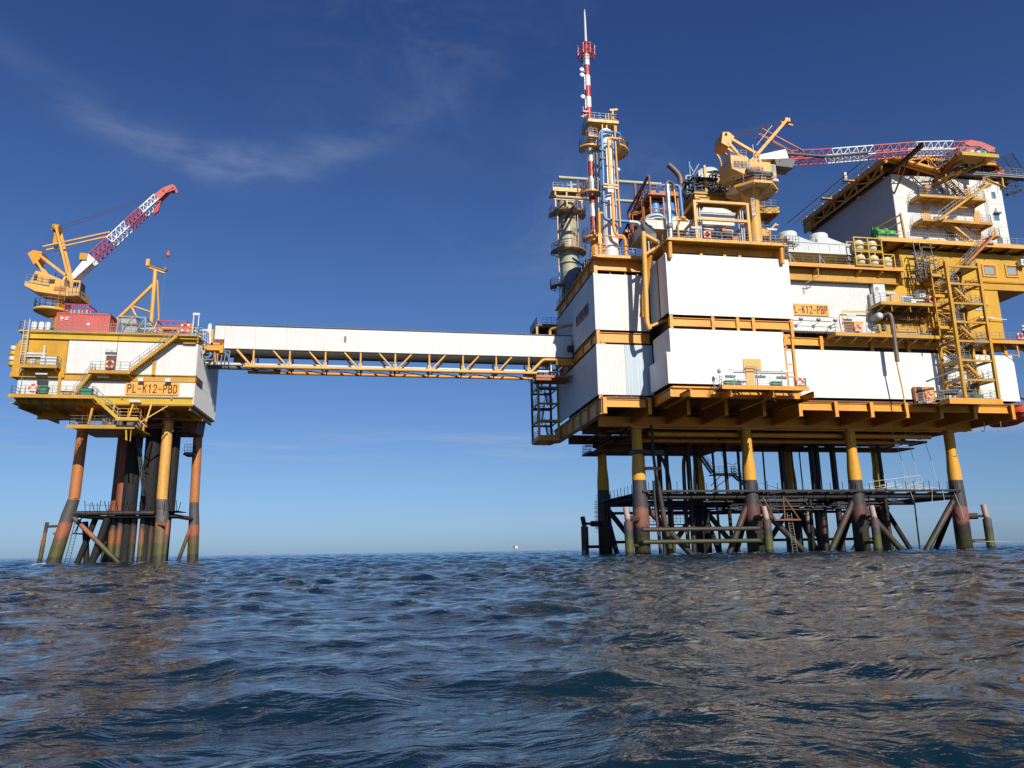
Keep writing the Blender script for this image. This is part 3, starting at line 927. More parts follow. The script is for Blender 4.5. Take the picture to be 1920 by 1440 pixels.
# ------------------------------------------------------------------ cellar deck
cd = thing('cellar_deck', 'orange steel deck with deep girders resting on the eight legs', 'platform deck', (53, 95, 16.9))
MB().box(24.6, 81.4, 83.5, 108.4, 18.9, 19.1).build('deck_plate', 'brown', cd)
MB().box(31.2, 46.6, 77.6, 83.48, 19.0, 19.18).build('deck_plate', 'orange', cd)
xs = [24.9, 30.4, 35.2, 40.0, 44.9] + [49.7 + 4.83 * k for k in range(6)] + [79.4]
girder_row(cd, 'cantilever_girder', [x for x in xs if x < 79], 83.05, 108, 16.95, 18.88)
girder_row(cd, 'cantilever_girder', [79.4], 83.05, 101, 16.95, 18.88)
for x0, x1 in [(25.2, 30.1)] + [(a + .28, b - .28) for a, b in zip(xs[5:-2], xs[6:-1])] + [(74.2, 79.1)]:
    m = MB(); m.ibeam((x0, 83.6, 18.3), (x1, 83.6, 18.3), .35, .95, .06); m.build('edge_beam', 'orange', cd)
m = MB(); m.ibeam((24.6, 83.3, 17.9), (24.6, 108.6, 17.9), .5, 1.9, .07)
for k in range(6): m.box(24.3, 24.58, 85 + k * 4, 85.2 + k * 4, 17.1, 18.8)
m.build('edge_beam', 'orange', cd)
for y, z, h in ((LF, 17.2, 1.3), (98, 17.4, 1.2), (LB, 17.2, 1.3)):
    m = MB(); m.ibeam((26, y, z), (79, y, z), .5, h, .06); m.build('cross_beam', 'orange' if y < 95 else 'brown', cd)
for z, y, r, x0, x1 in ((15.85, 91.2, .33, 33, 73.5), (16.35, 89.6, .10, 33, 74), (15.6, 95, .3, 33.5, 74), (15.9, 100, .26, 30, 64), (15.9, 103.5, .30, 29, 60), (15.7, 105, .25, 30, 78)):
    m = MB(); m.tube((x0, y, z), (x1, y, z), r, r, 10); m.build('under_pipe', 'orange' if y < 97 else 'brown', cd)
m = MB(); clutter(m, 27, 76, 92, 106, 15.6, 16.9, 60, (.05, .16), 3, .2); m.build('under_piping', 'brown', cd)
m = MB(); m.box(29.5, 47.6, 103.4, 108.2, 15.15, 15.5); m.box(48, 80, 103, 107.5, 15.8, 16.0)
m.rail([(28.6, 103.4, 15.2), (28.6, 108, 15.2), (33, 108.2, 15.2)], 1.3, .7, .06); m.box(28.5, 31, 103.3, 108.1, 15.0, 15.2); m.build('hung_walkway', 'brown', cd)
# heavy front beams under the forward block
m = MB(); m.ibeam((31.0, 77.9, 18.55), (46.9, 77.9, 18.55), .5, 1.15, .07); m.build('edge_beam', 'orange', cd)
m = MB(); m.ibeam((31.2, 78.2, 18.45), (31.2, 83.4, 18.45), .45, 1.1, .06); m.build('edge_beam', 'orange', cd)
m = MB(); m.ibeam((46.8, 78.2, 18.45), (46.8, 83.4, 18.45), .45, 1.1, .06); m.build('edge_beam', 'orange', cd)
for x in (32.3, 37.0, 42.0, 46.9):
    m = MB(); m.ibeam((x, 75.3, 18.0), (x, 83.4, 18.0), .40, .72, .05); m.build('cantilever_girder', 'orange', cd)
for x, y in ((76.6, 85), (78.6, 84.5)):
    m = MB(); m.pipe([(x, y, 17), (x, y, 15.9), (x - .25, y, 15.6), (x - .6, y, 15.8)], .05, 6, .2); m.build('pipe_hook', 'steel' if x > 77 else 'dark', cd)
t = thing('lifeboat', 'orange red enclosed lifeboat hanging at the right end of the cellar deck', 'lifeboat', (83.6, 88, 17.4))
m = MB(); pr = [(0, -3.6), (.55, -3.3), (1.05, -2.4), (1.35, -.8), (1.35, 1.2), (1.1, 2.8), (.5, 3.5), (0, 3.6)]
m.lathe((83.3, 88, 18.3), pr, 18, axis='y'); m.build('hull', 'lifeboat', t)
m = MB(); m.lathe((83.3, 88.4, 19.3), [(0, -1.2), (.7, -1.0), (.85, 0), (.7, 1.1), (0, 1.2)], 14, axis='y'); m.build('canopy', 'lifeboat', t)
m = MB(); m.box(81.9, 84.8, 84.6, 91.4, 18.25, 18.33); m.build('rubbing_strake', 'red', t)
m = MB(); m.ibeam((81.6, 86, 20.3), (85.4, 86, 20.3), .25, .3); m.tube((83.3, 86, 19), (83.3, 86, 20.3), .05); m.build('fall', 'dark', t)
m = MB(); m.box(81.2, 82.5, 84.6, 88, 19.75, 19.9); m.rail([(81.3, 84.7, 19.9), (82.4, 84.7, 19.9), (82.4, 88, 19.9)], 1.5, .35, .05)
tag(m.build('escape_platform', 'pink', None, (81.9, 86, 19.8)), 'small pink railed platform off the right end of the white wall', 'platform')
# ------------------------------------------------------------------ left module (white clad, meets the bridge)
lm = thing('process_module', 'white ribbed two storey module at the left corner of the right platform', 'module', (27.7, 93.8, 19.1))
MB().box(25.6, 46, 85.2, 103.6, 19.12, 36.0).build('core', 'interior', lm)
wall_sheets(lm, (24.3, 83.55), (27.8, 83.55), 19.3, 25.5, (0, -1), 3.5, 'white_b')
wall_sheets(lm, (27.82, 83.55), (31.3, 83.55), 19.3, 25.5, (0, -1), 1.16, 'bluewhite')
wall_sheets(lm, (24.3, 83.55), (31.2, 83.55), 27.3, 34.45, (0, -1), 3.4, 'white_b')
wall_sheets(lm, (24.3, 104.0), (24.3, 83.6), 19.3, 25.4, (-1, 0), 4.0, 'white_b')
wall_sheets(lm, (24.3, 103.8), (24.3, 83.6), 27.3, 34.6, (-1, 0), 4.0, 'white_b')
for z0, z1, nm in ((25.75, 27.0, 'floor_beam'), (34.95, 36.35, 'roof_beam')):
    m = MB(); m.ibeam((24.7, 83.75, (z0 + z1) / 2), (31.1, 83.75, (z0 + z1) / 2), .4, z1 - z0, .06); m.build(nm, 'orange', lm)
    m = MB(); m.ibeam((24.5, 84.0, (z0 + z1) / 2), (24.5, 104, (z0 + z1) / 2), .4, z1 - z0, .06)
    for k in range(5): m.box(24.28, 24.46, 86 + k * 4, 86.15 + k * 4, z0 + .05, z1 - .05)
    m.build(nm, 'orange', lm)
for z0, z1 in ((25.5, 27.3), (34.5, 36.4), (18.9, 19.3)):
    m = MB(); m.box(24.42, 24.85, 83.62, 83.98, z0, z1); m.build('corner_post', 'orange', lm)
m = MB()
for x in (26.5, 28.4, 30.0):
    m.box(x, x + .12, 83.9, 84.05, 25.5, 25.75); m.box(x, x + .12, 83.9, 84.05, 34.5, 34.95); m.box(x, x + .1, 83.7, 83.8, 19.05, 19.3)
m.prism([(24.9, 25.5), (25.6, 25.5), (24.9, 26.1)], 'y', 83.6, 83.7)
m.build('bracket', 'orange', lm)
MB().box(24.15, 31.2, 82.75, 104.3, 36.40, 36.52).build('deck_plate', 'orange', lm)
m = MB()
m.box(24.5, 30.6, 82.62, 82.74, 36.3, 36.62); m.box(24.5, 30.6, 82.54, 82.74, 36.24, 36.299)
for k in range(4): m.box(25.6 + k * 1.6, 25.68 + k * 1.6, 82.54, 82.62, 36.3, 36.62)
m.build('deck_edge', 'orange', lm)
m = MB(); m.rail([(30.9, 82.85, 36.55), (24.4, 82.85, 36.55), (24.4, 104, 36.55)], 1.15, 1.6, .055); m.build('railing', 'steel', lm)
sign(lm, 'sign_board', 'PL-K12-PBP', 86.3, 92.2, 24.25, 30.2, 31.6, 'dulsign', 'darkgrey', face='left')
m = MB(); m.box(23.5, 24.2, 94.1, 94.9, 27.5, 28.2); m.bar((24.2, 94.5, 27.3), (24.2, 94.5, 28.8), .12); m.build('junction_box', 'dark', lm)
m = MB(); m.pipe([(21.7, 97.2, 29.7), (21.7, 97.2, 31.3), (24.3, 94.6, 31.3)], .22, 10); m.pipe([(21.9, 98, 31.2), (21.9, 98, 29.6)], .12, 8)
tag(m.build('elbow_pipe', 'tan', None, (22.7, 96, 31)), 'thin yellow elbow pipe into the left white wall just above the bridge roof', 'pipe')
# big buff brace pipe in the corner between the modules
t = thing('brace_pipe', 'tall buff yellow pipe brace standing in the corner left of the forward white block', 'pipe', (29.5, 80, 26.6))
m = MB(); m.pipe([(29.69, 80, 38.63), (29.64, 80, 33.81), (29.49, 80, 27.24), (29.79, 80, 26.42)], .30, 14, .8); m.build('main_pipe', 'tan', t)
m = MB(); m.tube((29.69, 80, 38.32), (31.79, 80, 37.24), .27, .27, 12); m.build('brace', 'tan', t)
m = MB(); m.tube((29.79, 80, 35.76), (31.90, 80, 37.09), .22, .22, 12); m.build('brace', 'tan', t)
m = MB(); m.tube((29.74, 80, 26.73), (32.21, 80, 27.76), .20, .20, 12); m.build('brace', 'tan', t)
m = MB(); m.bar((30.6, 80.5, 36.3), (29.6, 81.8, 28.5), .45, .5); m.build('strut', 'orange', t)

# ------------------------------------------------------------------ forward block
fb = thing('forward_block', 'bright white ribbed block of two storeys projecting from the right platform front', 'module', (39, 80.5, 19.2))
MB().box(32.3, 45.8, 79.0, 85.1, 19.2, 36.0).build('core', 'interior', fb)
wall_sheets(fb, (31.3, 77.5), (46.72, 77.5), 27.55, 34.95, (0, -1), 3.86)
wall_sheets(fb, (31.2, 77.5), (45.05, 77.5), 23.1, 25.85, (0, -1), 3.46)
wall_sheets(fb, (30.65, 77.5), (45.05, 77.5), 19.45, 23.08, (0, -1), 3.6)
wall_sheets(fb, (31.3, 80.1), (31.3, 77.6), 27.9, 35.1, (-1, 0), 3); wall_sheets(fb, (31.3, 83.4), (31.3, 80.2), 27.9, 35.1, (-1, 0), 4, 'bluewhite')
wall_sheets(fb, (31.2, 82.9), (31.2, 77.55), 23.15, 25.9, (-1, 0), 6)
wall_sheets(fb, (30.65, 83.1), (30.65, 77.55), 19.4, 22.75, (-1, 0), 6)
wall_sheets(fb, (46.72, 77.6), (46.72, 83.4), 27.6, 34.9, (1, 0), 6)
m = MB(); m.box(31.22, 31.3, 80.1, 80.2, 27.4, 35.2); m.box(30.6, 30.68, 77.4, 77.5, 19.4, 23); m.build('wall_trim', 'brown', fb)
def gap_beams(y, x0, x1, z0, z1, posts, par, nm):
    m = MB(); m.ibeam((x0, y, (z0 + z1) / 2), (x1, y, (z0 + z1) / 2), .4, z1 - z0, .07); m.build(nm, 'orange', par)
    for x, lo, hi in posts:
        MB().box(x - .18, x + .18, y - .28, y - .21, lo, hi).build('post', 'orange', par)
gap_beams(77.85, 31.3, 46.6, 26.25, 27.25, [(31.55, 25.9, 27.5), (36.6, 25.85, 27.5), (39.65, 25.85, 27.5), (41.6, 25.85, 27.5), (46.4, 25.3, 27.5)], fb, 'floor_beam')
gap_beams(78.35, 31.4, 46.5, 35.45, 36.35, [(36.0, 34.95, 35.9), (38.95, 34.95, 35.9), (40.85, 34.95, 35.9), (45.6, 34.95, 35.9)], fb, 'roof_beam')
m = MB(); clutter(m, 32, 45.5, 78.2, 78.9, 34.9, 35.6, 34, (.03, .07), 7); clutter(m, 32, 45.5, 78.2, 78.9, 25.8, 26.4, 26, (.03, .07), 8)
for k in range(12):
    x = rnd.uniform(32, 45.4); m.box(x, x + rnd.uniform(.1, .35), 78.3, 78.6, 34.9, 35.2 + rnd.random() * .3)
m.build('piping', 'steel', fb)
for x in (31.75, 45.75):
    m = MB(); m.tube((x, 77.1, 36.3), (x, 77.2, 34.3), .26, .26, 12); m.build('corner_tube', 'orange', fb)
MB().box(31.3, 46.5, 76.9, 83.4, 36.42, 36.56).build('deck_plate', 'orange', fb)
m = MB(); m.box(31.4, 46.4, 76.76, 76.88, 36.38, 36.72); m.box(31.4, 46.4, 76.66, 76.88, 36.32, 36.379)
for k in range(11): m.box(32.2 + k * 1.35, 32.28 + k * 1.35, 76.68, 76.76, 36.38, 36.72)
m.build('deck_edge', 'orange', fb)
m = MB(); m.rail([(31.4, 82.5, 36.58), (31.4, 76.95, 36.58), (46.4, 76.95, 36.58), (46.4, 82.5, 36.58)], 1.15, 1.35, .06); m.build('railing', 'steel', fb)
# open frame at the right of the lower storey
m = MB()
for x in (45.15, 46.35): m.bar((x, 77.8, 19.3), (x, 77.8, 25.9), .28)
for z in (20.6, 22.1, 23.8, 25.4): m.bar((45.1, 77.8, z), (46.5, 77.8, z), .12)
m.build('open_frame', 'orange', fb)
m = MB()
m.pipe([(45.6, 78.6, 19.4), (45.6, 78.6, 24), (46.3, 78.6, 24.6)], .13, 8); m.pipe([(45.9, 78.9, 19.4), (45.9, 78.9, 25.4)], .18, 8); m.box(45.4, 46.1, 78.9, 79.3, 20.4, 21.6); m.box(45.4, 46.0, 78.9, 79.3, 22.3, 23.6)
m.build('piping', 'grey', fb)
m = MB(); m.pipe([(45.2, 77.6, 24.2), (45.35, 77.6, 25.2), (45.9, 77.6, 25.5)], .22, 8); m.build('elbow', 'orange', fb)
MB().box(39.8, 41.95, 77.36, 77.44, 21.25, 22.5).build('hatch_panel', 'tan', fb)
MB().box(39.98, 40.95, 77.34, 77.42, 19.2, 21.22).build('door', 'door', fb)
m = MB(); m.box(38.5, 45.9, 77.2, 77.3, 20.98, 21.06); m.pipe([(39.8, 77.2, 21.1), (39.9, 77.1, 21.5), (41.2, 77.1, 21.5), (41.2, 77.2, 19.3)], .05, 6); m.build('conduit', 'steel', fb)
# landing platform on the front
t = thing('front_platform', 'narrow railed platform on the front of the white forward block, below the orange hatch', 'platform', (40.8, 76.2, 18.7))
MB().box(35.9, 46.1, 75.2, 77.35, 18.55, 18.72).build('deck', 'steel', t)
m = MB(); m.box(35.9, 46.2, 75.05, 75.18, 18.4, 18.85); m.build('edge_beam', 'orange', t)
m = MB(); m.rail([(35.95, 77.2, 18.74), (35.95, 75.25, 18.74), (46.0, 75.25, 18.74), (46.0, 77.2, 18.74)], 1.15, 1.4, .06); m.build('railing', 'grey', t)
m = MB()
for x in (37.5, 39.9, 43.6): m.bar((x, 75.3, 18.45), (x + 1.6, 77.3, 18.1), .16)
for k in range(9): m.bar((36.6 + k, 76.2, 18.5), (37.2 + k, 77, 18.1), .08)
m.build('strut', 'orange', t)
storage_box((37.35, 76.2, 18.75), 'green storage box on the front platform left of the orange door')
storage_box((42.9, 76.2, 18.75), 'green storage box on the front platform right of the orange door')
strip_lamp((38.3, 76.6, 20.95), 'white strip light above the left green box on the front platform')
strip_lamp((44.6, 76.6, 20.95), 'white strip light above the rails at the right end of the front platform')
strip_lamp((42.0, 76.6, 21.0), 'white strip light just under the orange hatch on the forward block')
m = MB(); m.bar((36.3, 76.4, 18.75), (36.3, 76.4, 20.8), .07); m.lathe((36.3, 76.4, 20.5), [(0, 0), (.2, .05), (.22, .3), (.12, .5), (0, .55)], 10)
tag(m.build('beacon', 'grey', None, (36.3, 76.4, 18.75)), 'grey beacon lamp on a post at the left end of the front platform', 'lamp')
m = MB(); m.box(38.5, 39.6, 76.2, 77.0, 19.6, 19.75); m.bar((38.7, 76.6, 18.75), (39.3, 76.6, 19.6), .07); m.bar((39.4, 76.6, 18.75), (38.8, 76.6, 19.6), .07); m.box(38.4, 39.5, 76.9, 77.1, 19.8, 20.2)
tag(m.build('work_bench', 'lightgrey', None, (39, 76.6, 18.75)), 'small pale bench with crossed legs between green box and orange door', 'bench')
lifebuoy((45.15, 75.1, 19.35), 'red lifebuoy at the right end of the front platform rail')
m = MB(); m.cyl((46.0, 75.6, 18.75), .24, 1.1, 12); tag(m.build('canister', 'lightgrey', None, (46, 75.6, 18.75)), 'pale grey canister at the right end of the front platform', 'canister')

# ------------------------------------------------------------------ right module: white walls
rm = thing('utility_module', 'long white clad wall section right of the forward block, carrying the PBP sign', 'module', (64, 90, 19.1))
MB().box(46.9, 80.2, 85.4, 103.6, 19.12, 34.6).build('core', 'interior', rm)
wall_sheets(rm, (46.8, 83.55), (81.2, 83.55), 19.45, 25.6, (0, -1), 3.82)
wall_sheets(rm, (46.8, 83.55), (61.4, 83.55), 27.85, 34.65, (0, -1), 3.65, 'white_b')
wall_sheets(rm, (81.2, 83.6), (81.2, 100), 19.45, 25.6, (1, 0), 4.1)
m = MB(); m.ibeam((47, 83.9, 26.7), (80.4, 83.9, 26.7), .4, 1.0, .07); m.build('floor_beam', 'orange', rm)
m = MB(); m.box(46.9, 57.0, 83.3, 83.36, 27.75, 27.95)
for k in range(34): m.box(47 + k * .3, 47.12 + k * .3, 83.25, 83.3, 27.7 + rnd.uniform(-.06, .05), 28.0)
m.build('ragged_trim', 'dark', rm)
for x in (48.6, 53.8, 60.8, 66.0, 71.2, 77.0, 80.2):
    MB().box(x - .2, x + .2, 83.5, 83.75, 25.62, 27.4).build('post', 'orange', rm)
MB().box(47.0, 49.0, 82.9, 83.6, 26.0, 27.3).build('stub_girder', 'orange', rm)
m = MB(); clutter(m, 49, 80, 84.1, 85.2, 25.7, 27.0, 50, (.04, .12), 12, .3); m.build('piping', 'darkgrey', rm)
sign(rm, 'sign_board', 'PL-K12-PBP', 49.75, 55.2, 83.52, 30.1, 31.6)
m = MB(); m.box(48.9, 55.6, 82.6, 82.68, 28.35, 28.42); m.box(48.9, 55.6, 82.9, 82.98, 29.75, 29.8); m.build('conduit', 'steel', rm)
for k, (x, lab) in enumerate(((50.7, 'small floodlight below the PBP sign, nearest the white forward block'), (53.1, 'small floodlight below the PBP sign, middle of the three'), (55.4, 'small floodlight below the right end of the PBP sign'))):
    floodlight((x, 82.6, 28.9), lab)
m = MB(); m.box(57.2, 58.4, 83.30, 83.42, 27.6, 29.3); m.build('doorway', 'brown', rm)
m = MB(); m.box(58.42, 59.5, 83.22, 83.34, 27.55, 29.35); m.build('sliding_door', 'door', rm)
m = MB(); m.box(57.0, 59.8, 83.2, 83.45, 29.32, 29.45); m.build('lintel', 'tan', rm)
m = MB(); m.pipe([(61.2, 83, 30.75), (56.9, 83, 30.75), (56.7, 83, 30.2), (56.9, 83, 27.7)], .06, 6); m.pipe([(61.2, 83.1, 30.6), (56.95, 83.1, 30.6)], .04, 6); m.build('conduit', 'tan', rm)
strip_lamp((57.9, 82.9, 30.1), 'white strip light over the sliding orange door right of the PBP sign')
m = MB(); m.pipe([(52.2, 83, 34.4), (52.2, 83, 33.9), (52.05, 83, 33.5), (52.2, 83, 33.3), (52.35, 83, 33.5), (52.2, 83, 33.9)], .04, 5, .1); m.build('hook_loop', 'steel', rm)
m = MB(); m.box(61.0, 61.45, 83.1, 83.5, 28.6, 33.2); m.build('edge_duct', 'grey', rm)
# balcony along the sliding door
t = thing('lower_walkway', 'railed orange walkway in front of the sliding door and lower ochre wall', 'walkway', (63, 82.6, 26.9))
MB().box(54.6, 69.0, 81.6, 83.4, 27.2, 27.32).build('deck', 'steel', t)
m = MB(); m.box(54.5, 69.0, 81.45, 81.58, 26.95, 27.35); m.box(54.5, 54.62, 81.6, 83.4, 26.95, 27.35); m.build('edge_beam', 'ochre', t)
m = MB(); m.rail([(54.65, 83.3, 27.33), (54.65, 81.65, 27.33), (69, 81.65, 27.33)], 1.15, 1.4, .055); m.rail([(60.7, 81.7, 27.33), (60.7, 83.2, 27.33)], 1.1, 1, .05); m.build('railing', 'steel', t)
m = MB()
for k in range(7): m.bar((55.5 + k * 2.1, 81.7, 26.95), (55.5 + k * 2.1, 83.5, 26.5), .14)
m.build('strut', 'orange', t)
lifebuoy((57.6, 81.5, 27.95), 'red lifebuoy in front of the sliding orange door right of the PBP sign')
# drain pipe and tank
m = MB(); m.pipe([(61.6, 82.4, 29.9), (62.4, 81.6, 30.15), (62.52, 81.5, 29.4), (62.55, 81.5, 23.8)], .27, 12, .5)
tag(m.build('drain_pipe', 'exhaust', None, (62.5, 81.5, 27)), 'thick brown vertical pipe hanging in front of the long white wall', 'pipe')
m = MB(); m.pipe([(62.5, 81.6, 23.7), (62.8, 81.6, 20.5), (63.0, 81.6, 16.9)], .10, 6)
tag(m.build('hose', 'tan', None, (62.7, 81.6, 20)), 'thin buff hose hanging from the brown pipe down to the girders', 'hose')
t = thing('cylinder_tank', 'round grey horizontal tank with pale end below the upper ochre balcony', 'tank', (61.3, 82.7, 29.9))
m = MB(); m.lathe((61.3, 83.2, 29.9), [(0, -1.3), (.42, -1.27), (.50, -1.15), (.50, .8), (0, .8)], 18, axis='y'); m.build('shell', 'grey', t)
m = MB(); m.lathe((61.3, 81.88, 29.9), [(0, 0), (.38, 0), (.38, .03)], 18, axis='y'); m.build('end_cap', 'lightgrey', t)

# ------------------------------------------------------------------ ochre module
om = thing('ochre_module', 'yellow ochre module with overhanging upper storey under the white living quarters', 'module', (73, 92, 28))
MB().box(61.46, 80.6, 83.7, 104, 27.9, 34.78).build('lower_wall', 'ochre_panel', om)
MB().box(66.5, 85.4, 83.62, 104, 35.95, 39.9).build('upper_wall', 'ochre_panel', om)
m = MB(); m.box(66.6, 85.3, 83.8, 103.8, 34.8, 35.93); m.build('floor', 'ochre', om)
m = MB(); m.ibeam((69.4, 83.75, 35.3), (85.4, 83.75, 35.3), .4, 1.1, .08); m.build('edge_beam', 'ochre', om)
m = MB(); m.ibeam((66.6, 83.95, 35.3), (69.35, 83.95, 35.3), .4, .9, .08); m.build('edge_beam', 'ochre', om)
m = MB(); m.prism([(81.5, 34.6), (83.6, 34.6), (83.6, 36.4), (81.5, 35.5)], 'x', 69.4, 69.6); m.build('bracket', 'ochre', om)
windows(om, [(79.0, 80.5, 37.0, 38.0), (82.6, 83.9, 37.1, 38.1)], 83.60, 'greyglass', 'rustorange', .14)
for x0, x1, z0, z1 in ((78.65, 80.85, 36.6, 38.4), (82.25, 84.25, 36.7, 38.5)):
    m = MB(); m.box(x0, x1, 83.48, 83.60, z1 - .18, z1); m.box(x0, x1, 83.48, 83.60, z0, z0 + .18); m.box(x0, x0 + .18, 83.48, 83.60, z0 + .18, z1 - .18); m.box(x1 - .18, x1, 83.48, 83.60, z0 + .18, z1 - .18)
    m.build('window_surround', 'tan', om)
MB().box(69.75, 70.9, 83.5, 83.6, 37.35, 38.0).build('vent', 'dark', om)
m = MB(); m.box(69.6, 71.05, 83.54, 83.6, 37.2, 38.15); m.build('vent_frame', 'tan', om)
MB().box(77.6, 78.8, 83.55, 83.68, 32.6, 33.6).build('wall_panel_box', 'tan', om)
windows(om, [(76.9, 78.0, 31.9, 32.6)], 83.68, 'greyglass', 'lightgrey', .1)
windows(om, [(66.2, 67.6, 32.2, 33.2)], 83.68, 'teal', 'lightgrey', .1)
m = MB(); m.box(61.6, 63.2, 82.9, 83.66, 31.9, 34.6); m.build('cable_duct', 'lightgrey', om)
MB().box(64.4, 65.6, 83.5, 83.68, 31.5, 33.6).build('door', 'door', om)
MB().box(63.7, 65.0, 83.4, 83.5, 33.4, 33.7).build('canopy', 'lightgrey', om)
m = MB(); m.box(64.3, 67.5, 83.52, 83.68, 28.4, 29.6); m.box(68.1, 69.0, 83.5, 83.68, 28.2, 29.9); m.build('wall_recess', 'ochre', om)
MB().box(62.6, 63.1, 83.5, 83.68, 28.5, 29.4).build('vent', 'dark', om)
m = MB(); m.box(62.0, 69.8, 83.4, 83.5, 29.95, 30.05); m.box(62.0, 69.8, 83.4, 83.5, 30.6, 30.75); clutter(m, 62.5, 69.5, 82.4, 83.5, 29.6, 31.0, 26, (.03, .09), 21, .3); m.build('piping', 'brown', om)
m = MB()
for k in range(4): m.lathe((77.5 + k * 2.0, 84.6, 40.0), [(.9, -.1), (.7, .2), (.3, .35), (0, .4)], 10)
m.build('roof_wrapping', 'white2', om)
air_con((62.0, 83.2, 33.4), 'white air conditioner left of the grey duct on the ochre lower wall', )
air_con((68.4, 83.2, 33.0), 'white air conditioner right on the ochre lower wall above the balcony', 1.15)
air_con((84.6, 83.1, 38.2), 'white air conditioner by the rightmost window of the upper ochre storey')
# upper balcony on the ochre lower wall
t = thing('ochre_balcony', 'railed balcony halfway up the ochre lower wall, above the grey tank', 'balcony', (65, 82.3, 31.4))
MB().box(61.0, 69.2, 81.1, 83.5, 31.28, 31.42).build('deck', 'steel', t)
m = MB(); m.box(60.9, 69.2, 80.95, 81.08, 31.1, 31.5); m.box(60.9, 61.02, 81.1, 83.5, 31.1, 31.5); m.box(61, 69.2, 83.3, 83.6, 30.9, 31.26); m.build('edge_beam', 'ochre', t)
m = MB(); m.rail([(61.05, 83.4, 31.43), (61.05, 81.15, 31.43), (69.1, 81.15, 31.43)], 1.2, 1.4, .06); m.build('railing', 'grey', t)
m = MB()
for k in range(5): m.bar((61.6 + k * 1.8, 81.2, 31.1), (61.6 + k * 1.8, 83.5, 30.5), .16)
for k in range(3): m.bar((62.5 + k * 2.6, 81.2, 31.1), (62.5 + k * 2.6, 81.2, 30.3), .1)
m.build('strut', 'ochre', t)
lifebuoy((68.2, 81.0, 32.0), 'red lifebuoy on the balcony rail of the ochre lower wall')
m = MB(); m.box(66.2, 68.2, 82.2, 83.0, 32.25, 32.4); m.box(66.3, 67.0, 82.3, 82.9, 31.45, 32.2); tag(m.build('equipment_box', 'white2', None, (67.2, 82.6, 31.5)), 'white and teal equipment box on the ochre balcony beside the lifebuoy', 'box')

# ------------------------------------------------------------------ deck right of the block with coolers and barrels
kd = thing('cooler_deck', 'orange deck ledge right of the forward block carrying the grey coolers and barrel racks', 'deck', (56, 83, 36))
MB().box(46.9, 65.6, 82.1, 96, 36.35, 36.5).build('deck_plate', 'ochre', kd)
m = MB(); m.box(46.9, 65.6, 81.92, 82.08, 36.1, 36.6); m.build('deck_edge', 'orange', kd)
m = MB(); m.ibeam((46.9, 83.0, 35.4), (65.2, 83.0, 35.4), .4, 1.6, .08); m.build('deck_beam', 'ochre', kd)
m = MB(); m.prism([(82.1, 36.1), (82.1, 35.2), (83.4, 34.5), (88, 34.5), (88, 36.1)], 'x', 65.2, 65.5); m.build('end_plate', 'ochre', kd)
for x in (48.2, 53.5, 59.5, 62.6):
    m = MB(); m.bar((x, 82.2, 36.0), (x - .6, 84.5, 34.7), .35, .3); m.build('bracket', 'ochre', kd)
m = MB(); m.pipe([(53.4, 82, 35.9), (53.4, 82, 34.9), (52.3, 82.5, 34.3), (52.1, 82.8, 34.2)], .07, 6); m.build('drain', 'tan', kd)
m = MB(); m.rail([(46.9, 82.15, 36.52), (65.4, 82.15, 36.52), (65.4, 84.5, 36.52)], 1.15, 1.6, .055); m.build('railing', 'darkgrey', kd)

# ------------------------------------------------------------------ living quarters
lq = thing('living_quarters', 'white flat walled living quarters block with outside stairs under the helideck', 'building', (75.7, 94, 40.8))
for z0, z1 in ((40.8, 44.24), (44.27, 47.71), (47.74, 51.1)):
    MB().box(67.2, 84.2, 84.0, 104.2, z0, z1).build('wall', 'white_b', lq)
MB().box(67.26, 84.14, 84.06, 104.1, 40.82, 51.08).build('core', 'darkgrey', lq)
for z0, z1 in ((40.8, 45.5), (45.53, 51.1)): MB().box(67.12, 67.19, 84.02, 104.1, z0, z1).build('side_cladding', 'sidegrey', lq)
windows(lq, [(82.5, 83.05, 48.55, 49.45), (82.25, 83.05, 45.2, 46.1), (82.2, 83.0, 41.85, 42.65), (76.3, 76.85, 48.75, 49.55), (74.35, 74.95, 48.75, 49.55), (74.3, 74.9, 45.65, 46.35), (74.45, 75.45, 42.2, 42.95), (76.3, 77.35, 42.1, 42.9)], 84.0, 'glass', 'lightgrey', .05)
for x, z in ((71.9, 48.2), (71.3, 44.7), (79.1, 44.7), (78.2, 48.2), (79.0, 41.3)):
    MB().box(x, x + 1.0, 83.93, 84.0, z - .8, z + 1.75).build('door', 'door', lq)
m = MB(); m.box(82.2, 83.3, 83.6, 83.9, 46.15, 46.3); m.box(82.5, 82.6, 83.7, 83.8, 46.3, 46.9); m.build('canopy', 'darkgrey', lq)
MB().box(62.5, 86.5, 82.1, 104.5, 40.35, 40.55).build('deck_plate', 'ochre', lq)
m = MB(); m.box(62.5, 86.5, 81.95, 82.08, 40.2, 40.75); m.build('deck_edge', 'tan', lq)
m = MB()
for k in range(9):
    m.ibeam((64 + k * 2.6, 82.3, 40.1), (64 + k * 2.6, 100, 40.1), .3, .42, .05)
m.build('deck_joist', 'brown', lq)
m = MB(); m.rail([(62.6, 84, 40.57), (62.6, 82.15, 40.57), (86.4, 82.15, 40.57), (86.4, 90, 40.57)], 1.15, 1.5, .055)
m.build('railing', 'steel', lq)
